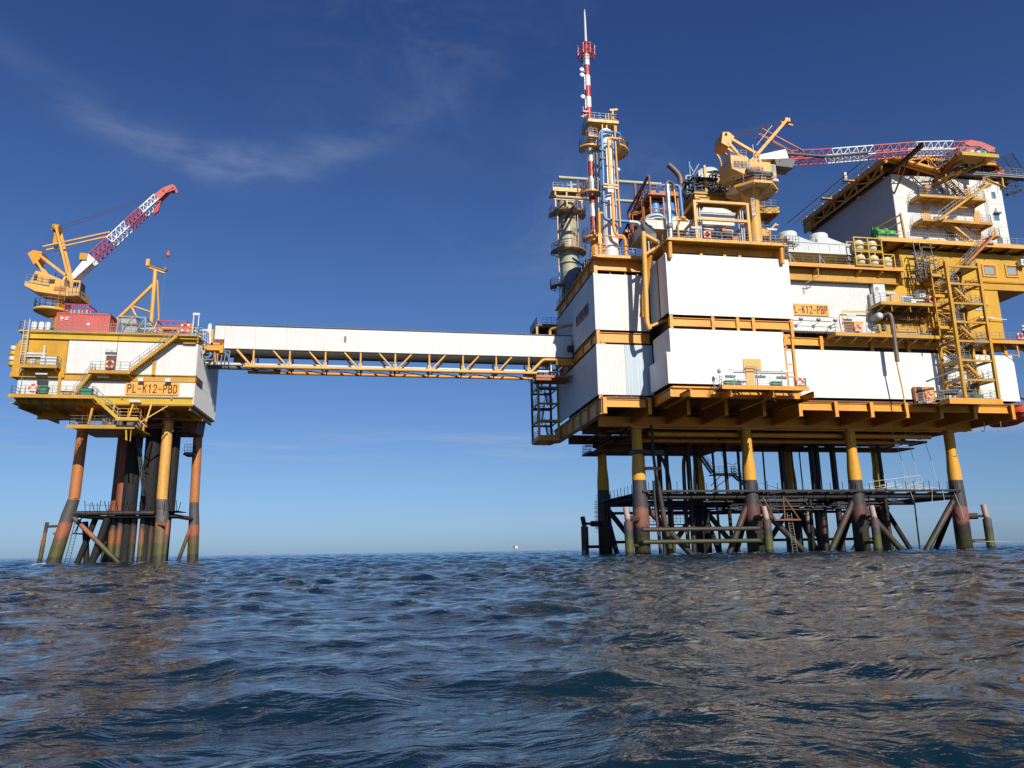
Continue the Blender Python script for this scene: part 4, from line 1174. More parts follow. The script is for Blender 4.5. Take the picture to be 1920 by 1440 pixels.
def balcony(par, x0, x1, z, y0=82.0):
    b = MB(); b.box(x0, x1, y0, 83.9, z - .1, z); b.box(x0, x1, y0 - .12, y0 - .01, z - .30, z + .04); b.box(x0, x0 + .12, y0, 83.9, z - .4, z - .1); b.box(x1 - .12, x1, y0, 83.9, z - .4, z - .1)
    n = int((x1 - x0) / 2)
    for k in range(n + 1):
        xx = x0 + .3 + k * (x1 - x0 - .6) / n
        b.bar((xx, y0 + .1, z - .2), (xx, 83.9, z - .5), .14)
    bb = b.build('balcony', 'ochre', par)
    r = MB(); r.rail([(x0 + .05, 83.8, z), (x0 + .05, y0 + .05, z), (x1 - .05, y0 + .05, z), (x1 - .05, 83.8, z)], 1.15, 1.3, .055)
    r.build('railing', 'steel', bb)
balcony(lq, 69.4, 79.5, 47.2); balcony(lq, 69.3, 79.9, 43.7)
flight(lq, (77.2, 82.9, 47.3), (73.8, 82.9, 51.2), .9, 'tan', tread='tan')
flight(lq, (71.2, 81.6, 43.3), (79.6, 81.6, 49.1), .8, 'ochre', tread='tan', steps=24)
MB().box(74.3, 75.7, 81.2, 82.0, 45.3, 45.4).build('stair_landing', 'ochre', lq)
m = MB(); m.box(79.0, 80.2, 81.2, 82.4, 49.0, 49.12); m.rail([(79.1, 81.3, 49.1), (80.1, 81.3, 49.1), (80.1, 82.3, 49.1)], 1.1, .6, .05); m.build('stair_landing', 'tan', lq)
flight(lq, (77.4, 82.9, 40.7), (73.8, 82.9, 43.7), .9, 'tan', tread='tan')
flight(lq, (73.8, 81.2, 37.0), (78.8, 81.2, 41.4), .9, 'rustorange', tread='tan')
m = MB(); m.box(78.2, 79.7, 80.7, 82.0, 41.2, 41.32); m.rail([(78.3, 80.8, 41.3), (79.6, 80.8, 41.3), (79.6, 82, 41.3)], 1.1, .6, .05); m.build('stair_landing', 'ochre', lq)
m = MB(); m.box(71.9, 73.4, 83.4, 83.9, 48.0, 48.6); m.box(75, 75.8, 83.2, 83.9, 40.6, 41.9); m.box(71.9, 72.5, 82.6, 83.0, 44, 44.5); m.build('wall_box', 'lightgrey', lq)
m = MB(); m.bar((81.2, 83.8, 40.6), (81.2, 83.8, 49), .06); m.bar((81.5, 83.8, 40.6), (81.5, 83.8, 48), .05); m.build('conduit', 'lightgrey', lq)
m = MB(); m.lathe((66.3, 90, 50.35), [(0, 0), (.22, .05), (.25, .2), (.1, .35), (0, .36)], 12); tag(m.build('wall_lamp', 'tan', None, (66.3, 90, 50.3)), 'round lamp under the helideck truss along the shaded side of the living quarters', 'lamp')
t = thing('crane_rest_frame', 'small ochre goal frame standing on the deck at the left corner of the living quarters', 'frame', (66.2, 83, 40.6))
m = MB(); m.bar((66.9, 82.6, 40.55), (66.7, 82.6, 44.6), .22); m.build('post', 'ochre', t)
m = MB(); m.bar((66.7, 82.6, 44.4), (64.9, 86, 43.6), .16); m.bar((66.75, 82.6, 43.4), (65, 86, 42.7), .13); m.bar((65, 86, 40.55), (64.9, 86, 43.7), .16); m.bar((66.8, 82.7, 42.6), (65.3, 83, 41), .12); m.build('cross_bar', 'ochre', t)
t = thing('green_winch', 'bright green winch on the deck left of the living quarters', 'winch', (63.8, 83.2, 40.6))
m = MB(); m.lathe((62.9, 83.0, 41.75), [(0, 0), (.75, 0), (.75, .12), (.5, .14), (.5, 1.3), (.75, 1.32), (.75, 1.44), (0, 1.44)], 16, axis='x'); m.build('drum', 'brightgreen', t)
m = MB(); m.lathe((64.7, 83.0, 41.7), [(0, 0), (.5, .02), (.5, .9), (0, .92)], 12, axis='x'); m.build('motor', 'brightgreen', t)
m = MB(); m.box(62.6, 65.9, 82.5, 83.7, 40.58, 41.2); m.prism([(62.7, 41.2), (63.4, 41.2), (63.0, 42.9)], 'y', 83.5, 83.8); m.build('base_frame', 'green', t)

# ------------------------------------------------------------------ helideck
hd = thing('helideck', 'orange framed helideck with black safety nets on the roof of the living quarters', 'helideck', (76, 94, 51.2))
poly = [(66.1, 84.2), (70.4, 82.6), (82.5, 82.6), (88.5, 87.0), (88.5, 103), (84, 107.5), (70, 107.5), (66.1, 104.0)]
m = MB(); m.prism(poly, 'z', 53.25, 53.5); m.build('deck_plate', 'dark', hd)
m = MB(); m.ibeam((66.0, 83.2, 52.9), (66.0, 104.0, 52.9), .4, .7, .07); m.build('edge_girder', 'orange', hd)
m = MB(); m.bar((66.1, 84, 51.2), (66.1, 104, 51.2), .25); m.build('lower_chord', 'ochre', hd)
for a, b in ((0, 1), (1, 2), (2, 3), (3, 4)):
    m = MB(); m.ibeam((poly[a][0], poly[a][1] - .12, 52.95), (poly[b][0], poly[b][1] - .12, 52.95), .3, .56, .06); m.build('edge_girder', 'orange' if a < 2 else 'rustorange', hd)
for x in (68.5, 71.5, 74.5, 77.5, 80.5, 83):
    m = MB(); m.bar((x, 84.4, 51.3), (x, 83.0, 52.7), .2); m.build('support_strut', 'rustorange', hd)
ys = [84.3 + k * 2.8 for k in range(8)]
for k, y in enumerate(ys):
    m = MB(); m.bar((66.1, y, 51.25), (66.1, y, 52.55), .24); m.build('truss_post', 'ochre', hd)
    if k < 7:
        m = MB(); a, b = ((y + .1, 51.35), (y + 2.7, 52.5)) if k % 2 else ((y + 2.7, 51.35), (y + .1, 52.5))
        m.bar((66.1, a[0], a[1]), (66.1, b[0], b[1]), .2); m.build('truss_diagonal', 'ochre', hd)
m = MB()
for k in range(8): m.ibeam((66.4, 86 + k * 2.6, 52.9), (88.4, 87.2 + k * 2.0, 52.9), .35, .66, .06)
m.build('joist', 'rustorange', hd)
m = MB(); m.box(66.9, 84, 85.2, 103.5, 51.12, 51.3); m.box(67.6, 83.5, 88, 88.2, 51.3, 53.2); m.box(72, 72.2, 86, 103, 51.3, 53.2); m.build('deck_support', 'brown', hd)
MB().box(65.9, 67.2, 101.8, 103.6, 51.3, 53.0).build('support_box', 'ochre', hd)
def net(a, b, out, n):
    a, b, o = V(a), V(b), V(out)
    m = MB()
    m.bar(a + o, b + o, .07); m.bar(a + o * .5, b + o * .5, .04)
    for k in range(n + 1):
        c = a.lerp(b, k / n); m.bar(c, c + o, .06)
        if k < n:
            for j in (.33, .66):
                c2 = a.lerp(b, (k + j) / n); m.bar(c2, c2 + o, .025)
    return m
net((65.8, 83.6, 52.9), (65.8, 104, 52.9), (-2.6, 0, -.15), 12).build('safety_net', 'net', hd)
net((88.5, 86.8, 53.4), (88.5, 103, 53.4), (2.2, 0, .5), 9).build('safety_net', 'net', hd)
net((82.5, 82.6, 53.4), (88.5, 86.9, 53.4), (1.4, -1.6, .5), 6).build('safety_net', 'net', hd)
m = MB()
for k in range(9):
    m.bar((66.05, 84.5 + k * 2.3, 53.25), (66.05, 84.5 + k * 2.3, 53.6), .12)
m.build('edge_lights', 'lightgrey', hd)
for y in (89.8, 95.5):
    m = MB(); m.box(64.0, 65.8, y - .25, y + .25, 52.85, 53.05); b_ = m.build('lamp_arm', 'ochre', hd)
m = MB(); m.box(64.1, 64.5, 89.5, 90.0, 53.1, 54.1); m.build('signal_lamp', 'lightgrey', hd)
# doubled orange tubes, joint and walkway frame at the front corner
for dz, dy in ((0, 0), (-.05, -.75)):
    m = MB(); m.tube((66.3, 83.0 + dy, 52.6 + dz), (72.2, 81.9 + dy, 50.5 + dz), .3, .3, 12); m.build('corner_tube', 'orange', hd)
m = MB(); m.lathe((72.4, 81.5, 50.2), [(0, -.9), (.45, -.6), (.5, .4), (0, .7)], 10); m.build('tube_joint', 'rustorange', hd)
m = MB(); m.bar((69.5, 81.6, 51.5), (71.0, 81.5, 52.6), .16); m.bar((71.0, 81.5, 52.6), (72.4, 81.6, 51.1), .16); m.bar((71.0, 81.5, 52.6), (71.1, 81.5, 51.0), .14); m.build('corner_frame', 'orange', hd)
m = MB(); m.ibeam((67.4, 84.3, 51.4), (67.4, 77.6, 52.0), .4, .55, .06); m.build('boom_rest_beam', 'brown', hd)
m = MB(); m.bar((67.4, 80.4, 51.6), (67.3, 83.95, 48.2), .16); m.build('strut', 'brown', hd)
m = MB(); m.ibeam((72.6, 82.0, 50.1), (72.6, 78.0, 51.0), .4, .5, .06); m.ibeam((73.6, 84.2, 50.4), (73.6, 78.2, 51.0), .35, .4, .06); m.build('walkway_beam', 'rustorange', hd)
m = MB(); m.box(72.4, 77.8, 77.3, 79.4, 50.75, 50.9); m.box(72.4, 77.8, 77.1, 77.28, 50.55, 51.0); m.build('boom_platform', 'yellow', hd)
m = MB(); m.rail([(72.5, 77.4, 50.9), (77.7, 77.4, 50.9), (77.7, 79.2, 50.9)], 1.0, 1.1, .05); m.build('railing', 'grey', hd)
flight(hd, (71.3, 81.4, 50.5), (74.4, 78.8, 51.2), .9, 'brown', tread='tan', steps=5)
for (a, b) in (((77.2, 78.8, 50.6), (75.2, 84, 51.2)), ((74.0, 79, 50.7), (74.0, 84, 51.2)), ((76.6, 78, 50.5), (73.5, 83.9, 49.6))):
    m = MB(); m.bar(a, b, .28); m.build('strut', 'ochre', hd)
m = MB(); clutter(m, 72, 77.4, 79.6, 82.4, 50.6, 52.2, 24, (.04, .09), 31, .4); m.build('pipework', 'darkgrey', hd)
for k in range(3):
    m = MB(); m.lathe((75.0 + k * .95, 78.4, 51.6), [(0, -.35), (.35, -.3), (.35, .35), (0, .4)], 10); m.build('foam_drum', 'lightgrey' if k < 2 else 'brightgreen', hd)
m = MB(); m.box(78.0, 88.2, 83.3, 84.2, 51.6, 51.8); m.rail([(79, 83.2, 51.8), (87.4, 83.2, 51.8)], 1.1, 1.1, .05); m.build('side_walkway', 'steel', hd)
m = MB()
for k in range(16):
    x = 80.5 + k * .52; m.bar((x, 83.6 + (k % 3), 49.4 + .12 * (k % 5)), (x + rnd.uniform(-.3, .6), 84 + (k % 3), 53), .05)
for k in range(6):
    m.bar((80.2, 84.1 + k * .3, 49.8 + k * .6), (88.6, 84.1 + k * .3, 49.9 + k * .6), .05)
m.bar((84.3, 84, 50), (88, 84, 52), .1); m.bar((85, 84, 49.2), (88.4, 85, 50.6), .35); m.bar((84.5, 84.6, 49.6), (86.5, 84.6, 51.6), .08)
m.build('hung_scaffold', 'dark', hd)
m = MB(); m.bar((81.2, 83.6, 49.9), (81.2, 83.6, 52.2), .08); m.bar((81.5, 83.6, 49.9), (81.5, 83.6, 52.2), .08); m.bar((82, 83.8, 51.3), (84.8, 83.9, 50.3), .14); m.bar((84.2, 83.6, 50.2), (84.2, 83.6, 51.6), .2); m.build('light_strut', 'tan', hd)
m = MB(); m.box(82.2, 84.3, 83.5, 84.2, 52.9, 53.15); m.box(83.5, 84.6, 83.4, 84.2, 51.9, 52.7); m.build('red_fire_box', 'pink', hd)
m = MB(); m.pipe([(89.3, 84.8, 53.2), (90.4, 84.8, 53.3), (91.0, 84.8, 51.5)], .05, 5); m.build('windsock_pole', 'lightgrey', hd)

# ------------------------------------------------------------------ stair towers
st = thing('stair_tower', 'tall ochre open stair tower with zigzag stairs in front of the ochre module', 'stair tower', (72.4, 81.4, 19))
for x, y in ((70.05, 80.0), (74.75, 80.0), (70.05, 83.0), (74.75, 83.0)):
    MB().box(x - .18, x + .18, y - .18, y + .18, 19.0, 36.9).build('post', 'ochre', st)
LV = [21.3, 23.8, 26.3, 28.8, 31.3, 33.9, 36.3]
for k, z in enumerate(LV):
    m = MB()
    for y in (80.0, 83.0): m.bar((70.2, y, z), (74.6, y, z), .18, .24)
    for x in (70.05, 74.75): m.bar((x, 80.15, z), (x, 82.85, z), .16, .22)
    f = m.build('floor_frame', 'ochre', st)
    if k: 
        d_ = MB(); d_.bar((70.2, 83.0, LV[k - 1] + .1), (74.6, 83.0, z - .1), .1) if k % 2 else d_.bar((74.6, 83.0, LV[k - 1] + .1), (70.2, 83.0, z - .1), .1); d_.build('brace', 'ochre', st)
    p = MB()
    if k % 2 == 0: p.box(73.2, 74.6, 80.2, 82.8, z - .02, z + .05)
    else: p.box(70.2, 71.5, 80.2, 82.8, z - .02, z + .05)
    p.build('grating', 'steel', f)
    r = MB(); r.rail([(71.6 if k % 2 else 74.6, 80.05, z + .1), (70.2 if k % 2 else 73.0, 80.05, z + .1)], 1.1, .9, .05); r.rail([(70.2, 83, z + .1), (74.6, 83, z + .1)], 1.1, 1.2, .045); r.rail([(74.75, 80.2, z + .1), (74.75, 82.8, z + .1)], 1.1, .9, .045); r.rail([(70.05, 80.2, z + .1), (70.05, 82.8, z + .1)], 1.1, .9, .045); r.build('railing', 'steel', f)
zz = [18.95] + LV
for k in range(len(zz) - 1):
    z0, z1 = zz[k], zz[k + 1]
    if k % 2 == 1: flight(st, (73.4, 80.75, z0 + .05), (70.9, 80.75, z1), .8, 'ochre', tread='ochre')
    else: flight(st, (71.2, 82.2, z0 + .05), (73.7, 82.2, z1), .8, 'brown', tread='brown')
m = MB(); m.box(67.7, 75.0, 79.9, 83.4, 18.72, 18.85); m.box(64.8, 67.7, 81.6, 83.4, 18.55, 18.68); m.build('base_deck', 'steel', st)
m = MB(); m.box(67.6, 75.0, 79.72, 79.88, 18.2, 18.9); m.box(67.6, 67.75, 79.9, 83.4, 18.3, 18.7); m.build('base_beam', 'orange', st)
m = MB(); m.rail([(64.9, 81.7, 18.7), (67.8, 80.0, 18.88), (74.9, 80.0, 18.88), (74.9, 83, 18.88)], 1.15, 1.2, .055); m.build('railing', 'steel', st)
m = MB(); m.box(65.6, 68.4, 83.0, 83.4, 18.8, 21.0); m.build('door_recess', 'rustorange', st)
MB().box(65.9, 66.6, 82.9, 82.98, 18.8, 20.9).build('doorway', 'dark', st)
MB().box(67.0, 68.2, 82.9, 82.98, 18.8, 20.8).build('door', 'door', st)
m = MB(); clutter(m, 67.9, 70.8, 81, 82.6, 18.9, 20.6, 22, (.04, .1), 41, .5); m.build('pipework', 'steel', st)
m = MB(); m.tube((66.1, 81.4, 21.3), (70.0, 80.2, 22.7), .12, .12, 8); m.build('boom_arm', 'darkgrey', st)
storage_box((73.0, 81.4, 18.9), 'green storage box on the base deck of the ochre stair tower')
lifebuoy((66.2, 81.5, 19.6), 'red lifebuoy by the dark doorway at the foot of the stair tower')
# side landing bays left of the tower
m = MB()
for z in (28.2, 32.4, 35.2):
    m.box(68.4, 70.0, 80.6, 83.2, z, z + .12); m.box(68.3, 70.0, 80.5, 80.62, z - .2, z + .15); m.rail([(68.45, 83, z + .12), (68.45, 80.7, z + .12), (70, 80.7, z + .12)], 1.15, .9, .05)
m.bar((68.4, 80.7, 27), (68.4, 80.7, 36.5), .14)
m.build('side_landing', 'ochre', st)
m = MB(); clutter(m, 67.4, 70.4, 81, 83.3, 35.0, 39.5, 44, (.03, .08), 51, .7); m.build('scaffold_tubes', 'darkgrey', st)
m = MB()
for x in (67.6, 68.5, 70.1): m.bar((x, 81.6, 34.6), (x - .5, 81.6, 40.2), .07)
for z in (36, 37.2, 38.4): m.bar((67.2, 81.6, z), (70.4, 81.6, z - .1), .06)
m.build('scaffold_pole', 'steel', st)
m = MB(); m.cyl((71.4, 81.5, 28.9), .32, 1.7, 12); tag(m.build('gas_bottle', 'silver', None, (71.4, 81.5, 28.9)), 'shiny upright gas bottle inside the ochre stair tower at mid height', 'gas bottle')
t = thing('outer_walkway', 'orange railed walkway sticking out right of the ochre module, toward the picture edge', 'walkway', (82, 84, 27))
m = MB(); m.box(75.5, 86, 82.6, 86, 27.15, 27.3); m.build('deck', 'steel', t)
m = MB(); m.box(75.5, 86, 82.42, 82.58, 26.95, 27.38); m.bar((81.3, 82.8, 27), (81.3, 82.8, 25.2), .16); m.bar((81.3, 82.8, 25.4), (79.6, 83.6, 25.9), .08); m.bar((81, 83, 26.9), (86, 86, 26.9), .3); m.build('beam', 'orange', t)
m = MB(); m.rail([(76, 82.65, 27.3), (86, 82.65, 27.3)], 1.15, 1.5, .05); m.build('railing', 'steel', t)
lifebuoy((81.75, 82.5, 28.0), 'red lifebuoy on the outer walkway rail at the right picture edge')
t = thing('navigation_light', 'white twin navigation light on the outer walkway at the right picture edge', 'lamp', (83.0, 83.0, 27.3))
m = MB(); m.bar((83.0, 83, 27.3), (83.0, 83, 28.9), .22); m.box(82.7, 83.3, 82.8, 83.2, 28.2, 28.6); m.build('mast', 'dark', t)
for z in (28.9, 29.4):
    m = MB(); m.lathe((82.9, 83, z), [(0, 0), (.22, .02), (.28, .12), (.12, .3), (0, .32)], 12); m.build('lamp', 'white2', t)
m = MB(); m.box(76.8, 78.8, 83.1, 83.5, 30.55, 30.7); m.bar((78.8, 83.3, 30.6), (80.9, 83.3, 30.5), .08); tag(m.build('lamp_arm', 'white2', None, (78.6, 83.3, 30.6)), 'thin white lamp arm sticking out past the right edge of the ochre lower wall', 'light fitting')
# left stair tower beside the bridge
sl = thing('bridge_stair_tower', 'slim dark framed stair tower behind the bridge on the left side of the right platform', 'stair tower', (22.7, 106.5, 16.9))
for x, y in ((21.3, 104.2), (24.2, 104.2), (21.3, 109.2), (24.2, 109.2)):
    MB().box(x - .15, x + .15, y - .15, y + .15, 16.9, 33.9).build('post', 'ochre' if y < 105 else 'darkgrey', sl)
zs = [17.2, 19.7, 22.2, 24.6, 27.2, 29.8, 32.0, 33.9]
for k, z in enumerate(zs):
    m = MB()
    for y in (104.2, 109.2): m.bar((21.4, y, z), (24.1, y, z), .16, .3 if k else .8)
    for x in (21.3, 24.2): m.bar((x, 104.3, z), (x, 109.1, z), .15, .22 if k else .6)
    f = m.build('floor_frame', 'ochre', sl)
    if k: MB().box(21.5, 24, 104.4 if k % 2 else 107.6, 105.8 if k % 2 else 109, z - .05, z + .02).build('grating', 'dark', f)
    r = MB(); r.rail([(21.3, 104.2, z + .1), (21.3, 109.1, z + .1)], 1.1, 1.2, .05); r.build('railing', 'dark', f)
for k in range(len(zs) - 1):
    a, b = ((22.1 if k % 2 else 23.3, 105.6, zs[k]), (22.1 if k % 2 else 23.3, 107.8, zs[k + 1]))
    if k % 2: a, b = (a[0], b[1], a[2]), (b[0], a[1], b[2])
    flight(sl, a, b, .75, 'dark', 'dark', tread='steel')
m = MB(); m.bar((21.3, 109.2, 33.9), (20.9, 109.2, 31.2), .16); m.bar((20.9, 109.2, 31.2), (20.9, 109.2, 26.5), .14); m.bar((21.3, 104.2, 33.9), (21.3, 109.2, 33.9), .2); m.build('top_frame', 'yellow', sl)
m = MB(); m.box(21.2, 25.0, 103.9, 109.4, 33.9, 34.05); m.rail([(25, 104, 34.05), (21.3, 104, 34.05), (21.3, 109.3, 34.05)], 1.2, .8, .06); m.build('top_landing', 'darkgrey', sl)
# ------------------------------------------------------------------ radio mast
ma = thing('radio_mast', 'tall slim red and white banded radio mast, highest thing in the picture', 'mast', (26.45, 90, 36.5))
def ring_platform(par, c, r0, r1, z, a0, a1, mat='orange', name='ring_platform', railmat='steel', n=12, lip=.12, under=None):
    m = MB(); cx, cy = c
    m.lathe((cx, cy, z), [(r0, -.06), (r1, -.06), (r1, .06), (r0, .06)], n, a0, a1, smooth=False)
    f = m.build(name, 'lightgrey', par); m = MB()
    m.lathe((cx, cy, z), [(r1, -lip), (r1 + .05, -lip), (r1 + .05, lip), (r1, lip)], n, a0, a1, smooth=False)
    for k in range(n // 2 + 1):
        a = a0 + (a1 - a0) * k / (n // 2)
        m.bar((cx + r0 * math.cos(a), cy + r0 * math.sin(a), z - .5), (cx + r1 * math.cos(a), cy + r1 * math.sin(a), z - .1), .09)
    m.link('rim', mat, f)
    r = MB(); P = [(cx + r1 * math.cos(a0 + (a1 - a0) * k / n), cy + r1 * math.sin(a0 + (a1 - a0) * k / n), z + .06) for k in range(n + 1)]
    r.rail(P, 1.1, 1.2, .045, toe=False); r.build('railing', railmat, f)
    return f
m = MB(); m.lathe((26.45, 90, 0), [(.62, 36.5), (.55, 40), (.45, 43.1)], 16); m.build('mast_foot', 'orange', ma)
zb = [43.1, 45.0, 46.9, 48.9, 50.9, 53.1, 55.2, 57.6, 59.4, 61.4, 63.05, 64.75, 66.4, 68.05, 69.85]
for k in range(len(zb) - 1):
    m = MB(); r0 = .44 - .003 * k; m.lathe((26.45, 90, 0), [(r0, zb[k] + .01), (r0, zb[k + 1] - .01)], 16)
    m.build('mast_section', 'white2' if k % 2 == 1 else 'mastred', ma)
m = MB(); m.lathe((26.45, 90, 0), [(.44, 69.85), (.40, 71.2), (.24, 71.8)], 16); m.build('mast_head', 'mastred', ma)
m = MB(); m.lathe((26.45, 90, 0), [(.21, 71.8), (.18, 74), (.13, 76.5), (.05, 77.2), (0, 77.3)], 10); m.build('top_antenna', 'lightgrey', ma)
m = MB()
for z, r in ((69.5, 1.2), (70.0, 1.25), (70.9, 1.28), (71.6, .55)):
    for k in range(16):
        a, b = 2 * math.pi * k / 16, 2 * math.pi * (k + 1) / 16
        m.bar((26.45 + r * math.cos(a), 90 + r * math.sin(a), z), (26.45 + r * math.cos(b), 90 + r * math.sin(b), z), .07)
for k in range(8):
    a = 2 * math.pi * k / 8 + .2; c, s_ = math.cos(a), math.sin(a)
    m.bar((26.45 + .35 * c, 90 + .35 * s_, 69.7), (26.45 + 1.22 * c, 90 + 1.22 * s_, 69.6), .1); m.bar((26.45 + 1.22 * c, 90 + 1.22 * s_, 69.4), (26.45 + 1.28 * c, 90 + 1.28 * s_, 71), .08); m.bar((26.45 + .35 * c, 90 + .35 * s_, 70.9), (26.45 + 1.2 * c, 90 + 1.2 * s_, 69.7), .07)
m.build('crow_nest', 'mastred', ma)
for z, y in ((66.95, 89.6), (66.1, 89.6), (62.7, 89.6)):
    m = MB(); m.lathe((25.55, y - .1, z), [(0, .18), (.2, .12), (.33, -.05), (.33, -.12), (0, -.12)], 14, axis='y'); m.bar((25.6, y, z), (26.2, y + .3, z), .08); m.build('dish_antenna', 'white2', ma)
m = MB(); m.bar((25.95, 89.6, 63.9), (25.95, 89.6, 66.3), .1); m.bar((25.95, 89.6, 61.0), (25.95, 89.6, 62.5), .1)
for z in (61.3, 62.2, 64.6): m.bar((25.95, 89.6, z), (26.3, 89.8, z), .06)
m.build('whip_antenna', 'white2', ma)
m = MB(); m.ladder((26.0, 89.5, 43), (26.0, 89.5, 69.5), .35, (1, 0, 0), .035, .5); m.build('ladder', 'darkgrey', ma)
m = MB(); m.box(25.4, 26.3, 89.2, 89.8, 60.2, 60.5); m.bar((25.2, 89.5, 59.6), (26.2, 89.5, 60.1), .2); m.bar((25.5, 89.4, 59.4), (25.5, 89.4, 61.2), .08); m.build('aerial_bracket', 'mastred', ma)
for z in (54.9, 48.2, 41.7):
    ring_platform(ma, (26.2, 89.7), .5, 1.35, z, math.pi * .75, math.pi * 1.95, 'orange', 'side_platform')

k_ = 88.0 / 90.0                                  # stands a little nearer, clear of the column's shade
ma.location = (26.45 * k_, 90 * k_, 35.0 * k_ + 1.5); ma.scale = (k_,) * 3
# ------------------------------------------------------------------ process column and its pipes
pc = thing('process_column', 'tall pale cylindrical process column with blue and orange pipes, right of the mast foot', 'column', (27.75, 87, 36.5))
m = MB(); m.lathe((27.75, 87, 0), [(1.12, 36.55), (1.05, 37.4), (1.02, 55.2), (.9, 55.9), (.5, 56.3), (0, 56.4)], 28); m.build('shell', 'white2', pc)
for z in (45.0, 50.5, 53.8):
    m = MB(); m.lathe((27.75, 87, z), [(1.02, -.1), (1.09, -.1), (1.09, .1), (1.02, .1)], 28); m.build('flange', 'lightgrey', pc)
m = MB(); m.tube((26.5, 87.7, 37), (26.5, 87.7, 55.6), .30, .30, 12); m.tube((26.15, 87.4, 40), (26.15, 87.4, 55.8), .07, .07, 6); m.build('grey_pipe', 'lightgrey', pc)
m = MB(); m.pipe([(29.4, 86.2, 54.4), (29.4, 85.7, 55.15), (26.75, 85.5, 55.15), (26.72, 85.5, 49.8)], .21, 12, .5); m.build('blue_pipe', 'blue', pc)
m = MB(); m.pipe([(26.72, 85.5, 49.8), (26.62, 85.5, 44), (26.6, 85.5, 42.6), (29.9, 85.5, 42.5)], .21, 12, .6); m.build('blue_pipe', 'blue', pc)
m = MB(); m.pipe([(29.9, 85.5, 42.5), (31.2, 85.4, 42.4), (31.6, 85.6, 41.6)], .22, 12, .6); m.build('pale_pipe', 'lightgrey', pc)
m = MB(); m.pipe([(29.7, 86, 52.8), (29.7, 85.2, 53.95), (27.45, 85, 53.95), (27.45, 85, 47.4)], .19, 12, .45); m.build('orange_pipe', 'tan', pc)
m = MB(); m.pipe([(27.65, 85, 46.2), (27.62, 85, 41.1), (27.95, 85, 40.2), (28.95, 85, 40.3), (29.1, 85, 39.4), (29.1, 85, 36.6)], .20, 12, .5); m.build('orange_pipe', 'orange', pc)
m = MB(); m.tube((28.5, 85.3, 56), (28.6, 85.2, 41.5), .12, .12, 8); m.build('orange_pipe', 'tan', pc)
m = MB(); m.pipe([(26.3, 85.2, 43.3), (25.8, 85, 43.2), (25.75, 85, 41.5), (25.72, 85, 36.6)], .21, 12, .5); m.build('orange_pipe', 'orange', pc)
m = MB(); m.tube((26.2, 84.9, 40.2), (28.9, 84.9, 39.9), .1, .1, 8); m.box(25.5, 25.95, 84.8, 85.2, 39, 40.4); m.build('orange_pipe', 'orange', pc)
for x, y in ((29.1, 85), (26.2, 85.1)):
    m = MB()
    for z in (36.9, 37.6, 38.3, 38.9): m.lathe((x, y, z), [(.2, -.1), (.33, -.08), (.33, .08), (.2, .1)], 12)
    m.lathe((x, y, 37.3), [(.2, -.2), (.32, 0), (.2, .25)], 12); m.pipe([(x, y - .1, 36.7), (x - .6, y - .1, 36.8)], .17, 8); m.build('valve_stack', 'orange', pc)
for z in (46.9, 47.3):
    m = MB(); m.bar((26.5, 85, z), (28.5, 85, z - .1), .2); m.build('pipe_clamp', 'orange', pc)
for z in (52.2, 44.9, 51.0):
    m = MB(); m.box(26.4, 27.05, 85.2, 85.8, z, z + .25); m.build('pipe_clamp', 'darkgrey', pc)
m = MB(); m.lathe((28.9, 85.9, 49.9), [(0, -.3), (.25, -.2), (.25, .2), (0, .3)], 10, axis='y'); m.build('nozzle', 'white2', pc)
ring_platform(pc, (28.3, 86.8), .9, 2.3, 52.9, -math.pi * .42, math.pi * .3, 'orange', 'side_platform')
f = MB(); f.box(25.35, 29.45, 86.6, 90.2, 57.2, 57.38); f.box(25.3, 29.5, 86.45, 86.58, 57.1, 57.5); f.box(25.3, 26.6, 86.6, 89.4, 55.0, 55.12)
for x in (27.3, 27.9, 29.2): f.bar((x, 86.8, 55.8), (x, 86.8, 57.2), .14)
ff = f.build('top_platform', 'tan', pc)
m = MB(); m.rail([(25.4, 90.0, 57.4), (25.4, 86.65, 57.4), (29.4, 86.65, 57.4), (29.4, 90, 57.4)], 1.15, .8, .05); m.rail([(25.35, 86.6, 55.2), (26.5, 86.6, 55.2)], 1, .5, .05); m.build('railing', 'steel', ff)
m = MB(); m.tube((28.9, 87, 57.4), (28.9, 87, 59.4), .16); m.bar((28.5, 87, 59.3), (29.6, 87, 59.5), .25); m.tube((28.3, 87, 57.4), (28.3, 87, 58.8), .1); m.tube((27.9, 87, 57.4), (27.9, 87, 58.6), .1)
for z in (57.9, 58.5): m.lathe((28.9, 87, z), [(.16, -.08), (.28, -.08), (.28, .08), (.16, .08)], 10)
m.build('vent_pipes', 'tan', ff)
# long horizontal flare pipes behind
t = thing('flare_pipes', 'pair of long thin ochre pipes running level behind the mast, with a dark slanting strut', 'pipe', (30, 100, 52))
m = MB(); m.tube((24.3, 100, 55.95), (40.4, 100, 55.95), .27, .27, 12); m.build('pipe', 'sage', t)
m = MB(); m.tube((23.0, 100, 52.8), (36.3, 100, 52.8), .25, .25, 12); m.build('pipe', 'sage', t)
m = MB(); m.tube((24.2, 100, 47.3), (28.9, 100, 56.0), .2, .2, 8); m.bar((27.2, 100, 53), (27.2, 100, 56), .2); m.bar((36.2, 100, 50.5), (36.2, 100, 56), .3); m.build('strut', 'brown', t)
m = MB(); m.lathe((24.3, 99.8, 47.2), [(0, 0), (.3, .05), (.35, .4), (0, .5)], 10); m.build('lamp', 'white2', t)

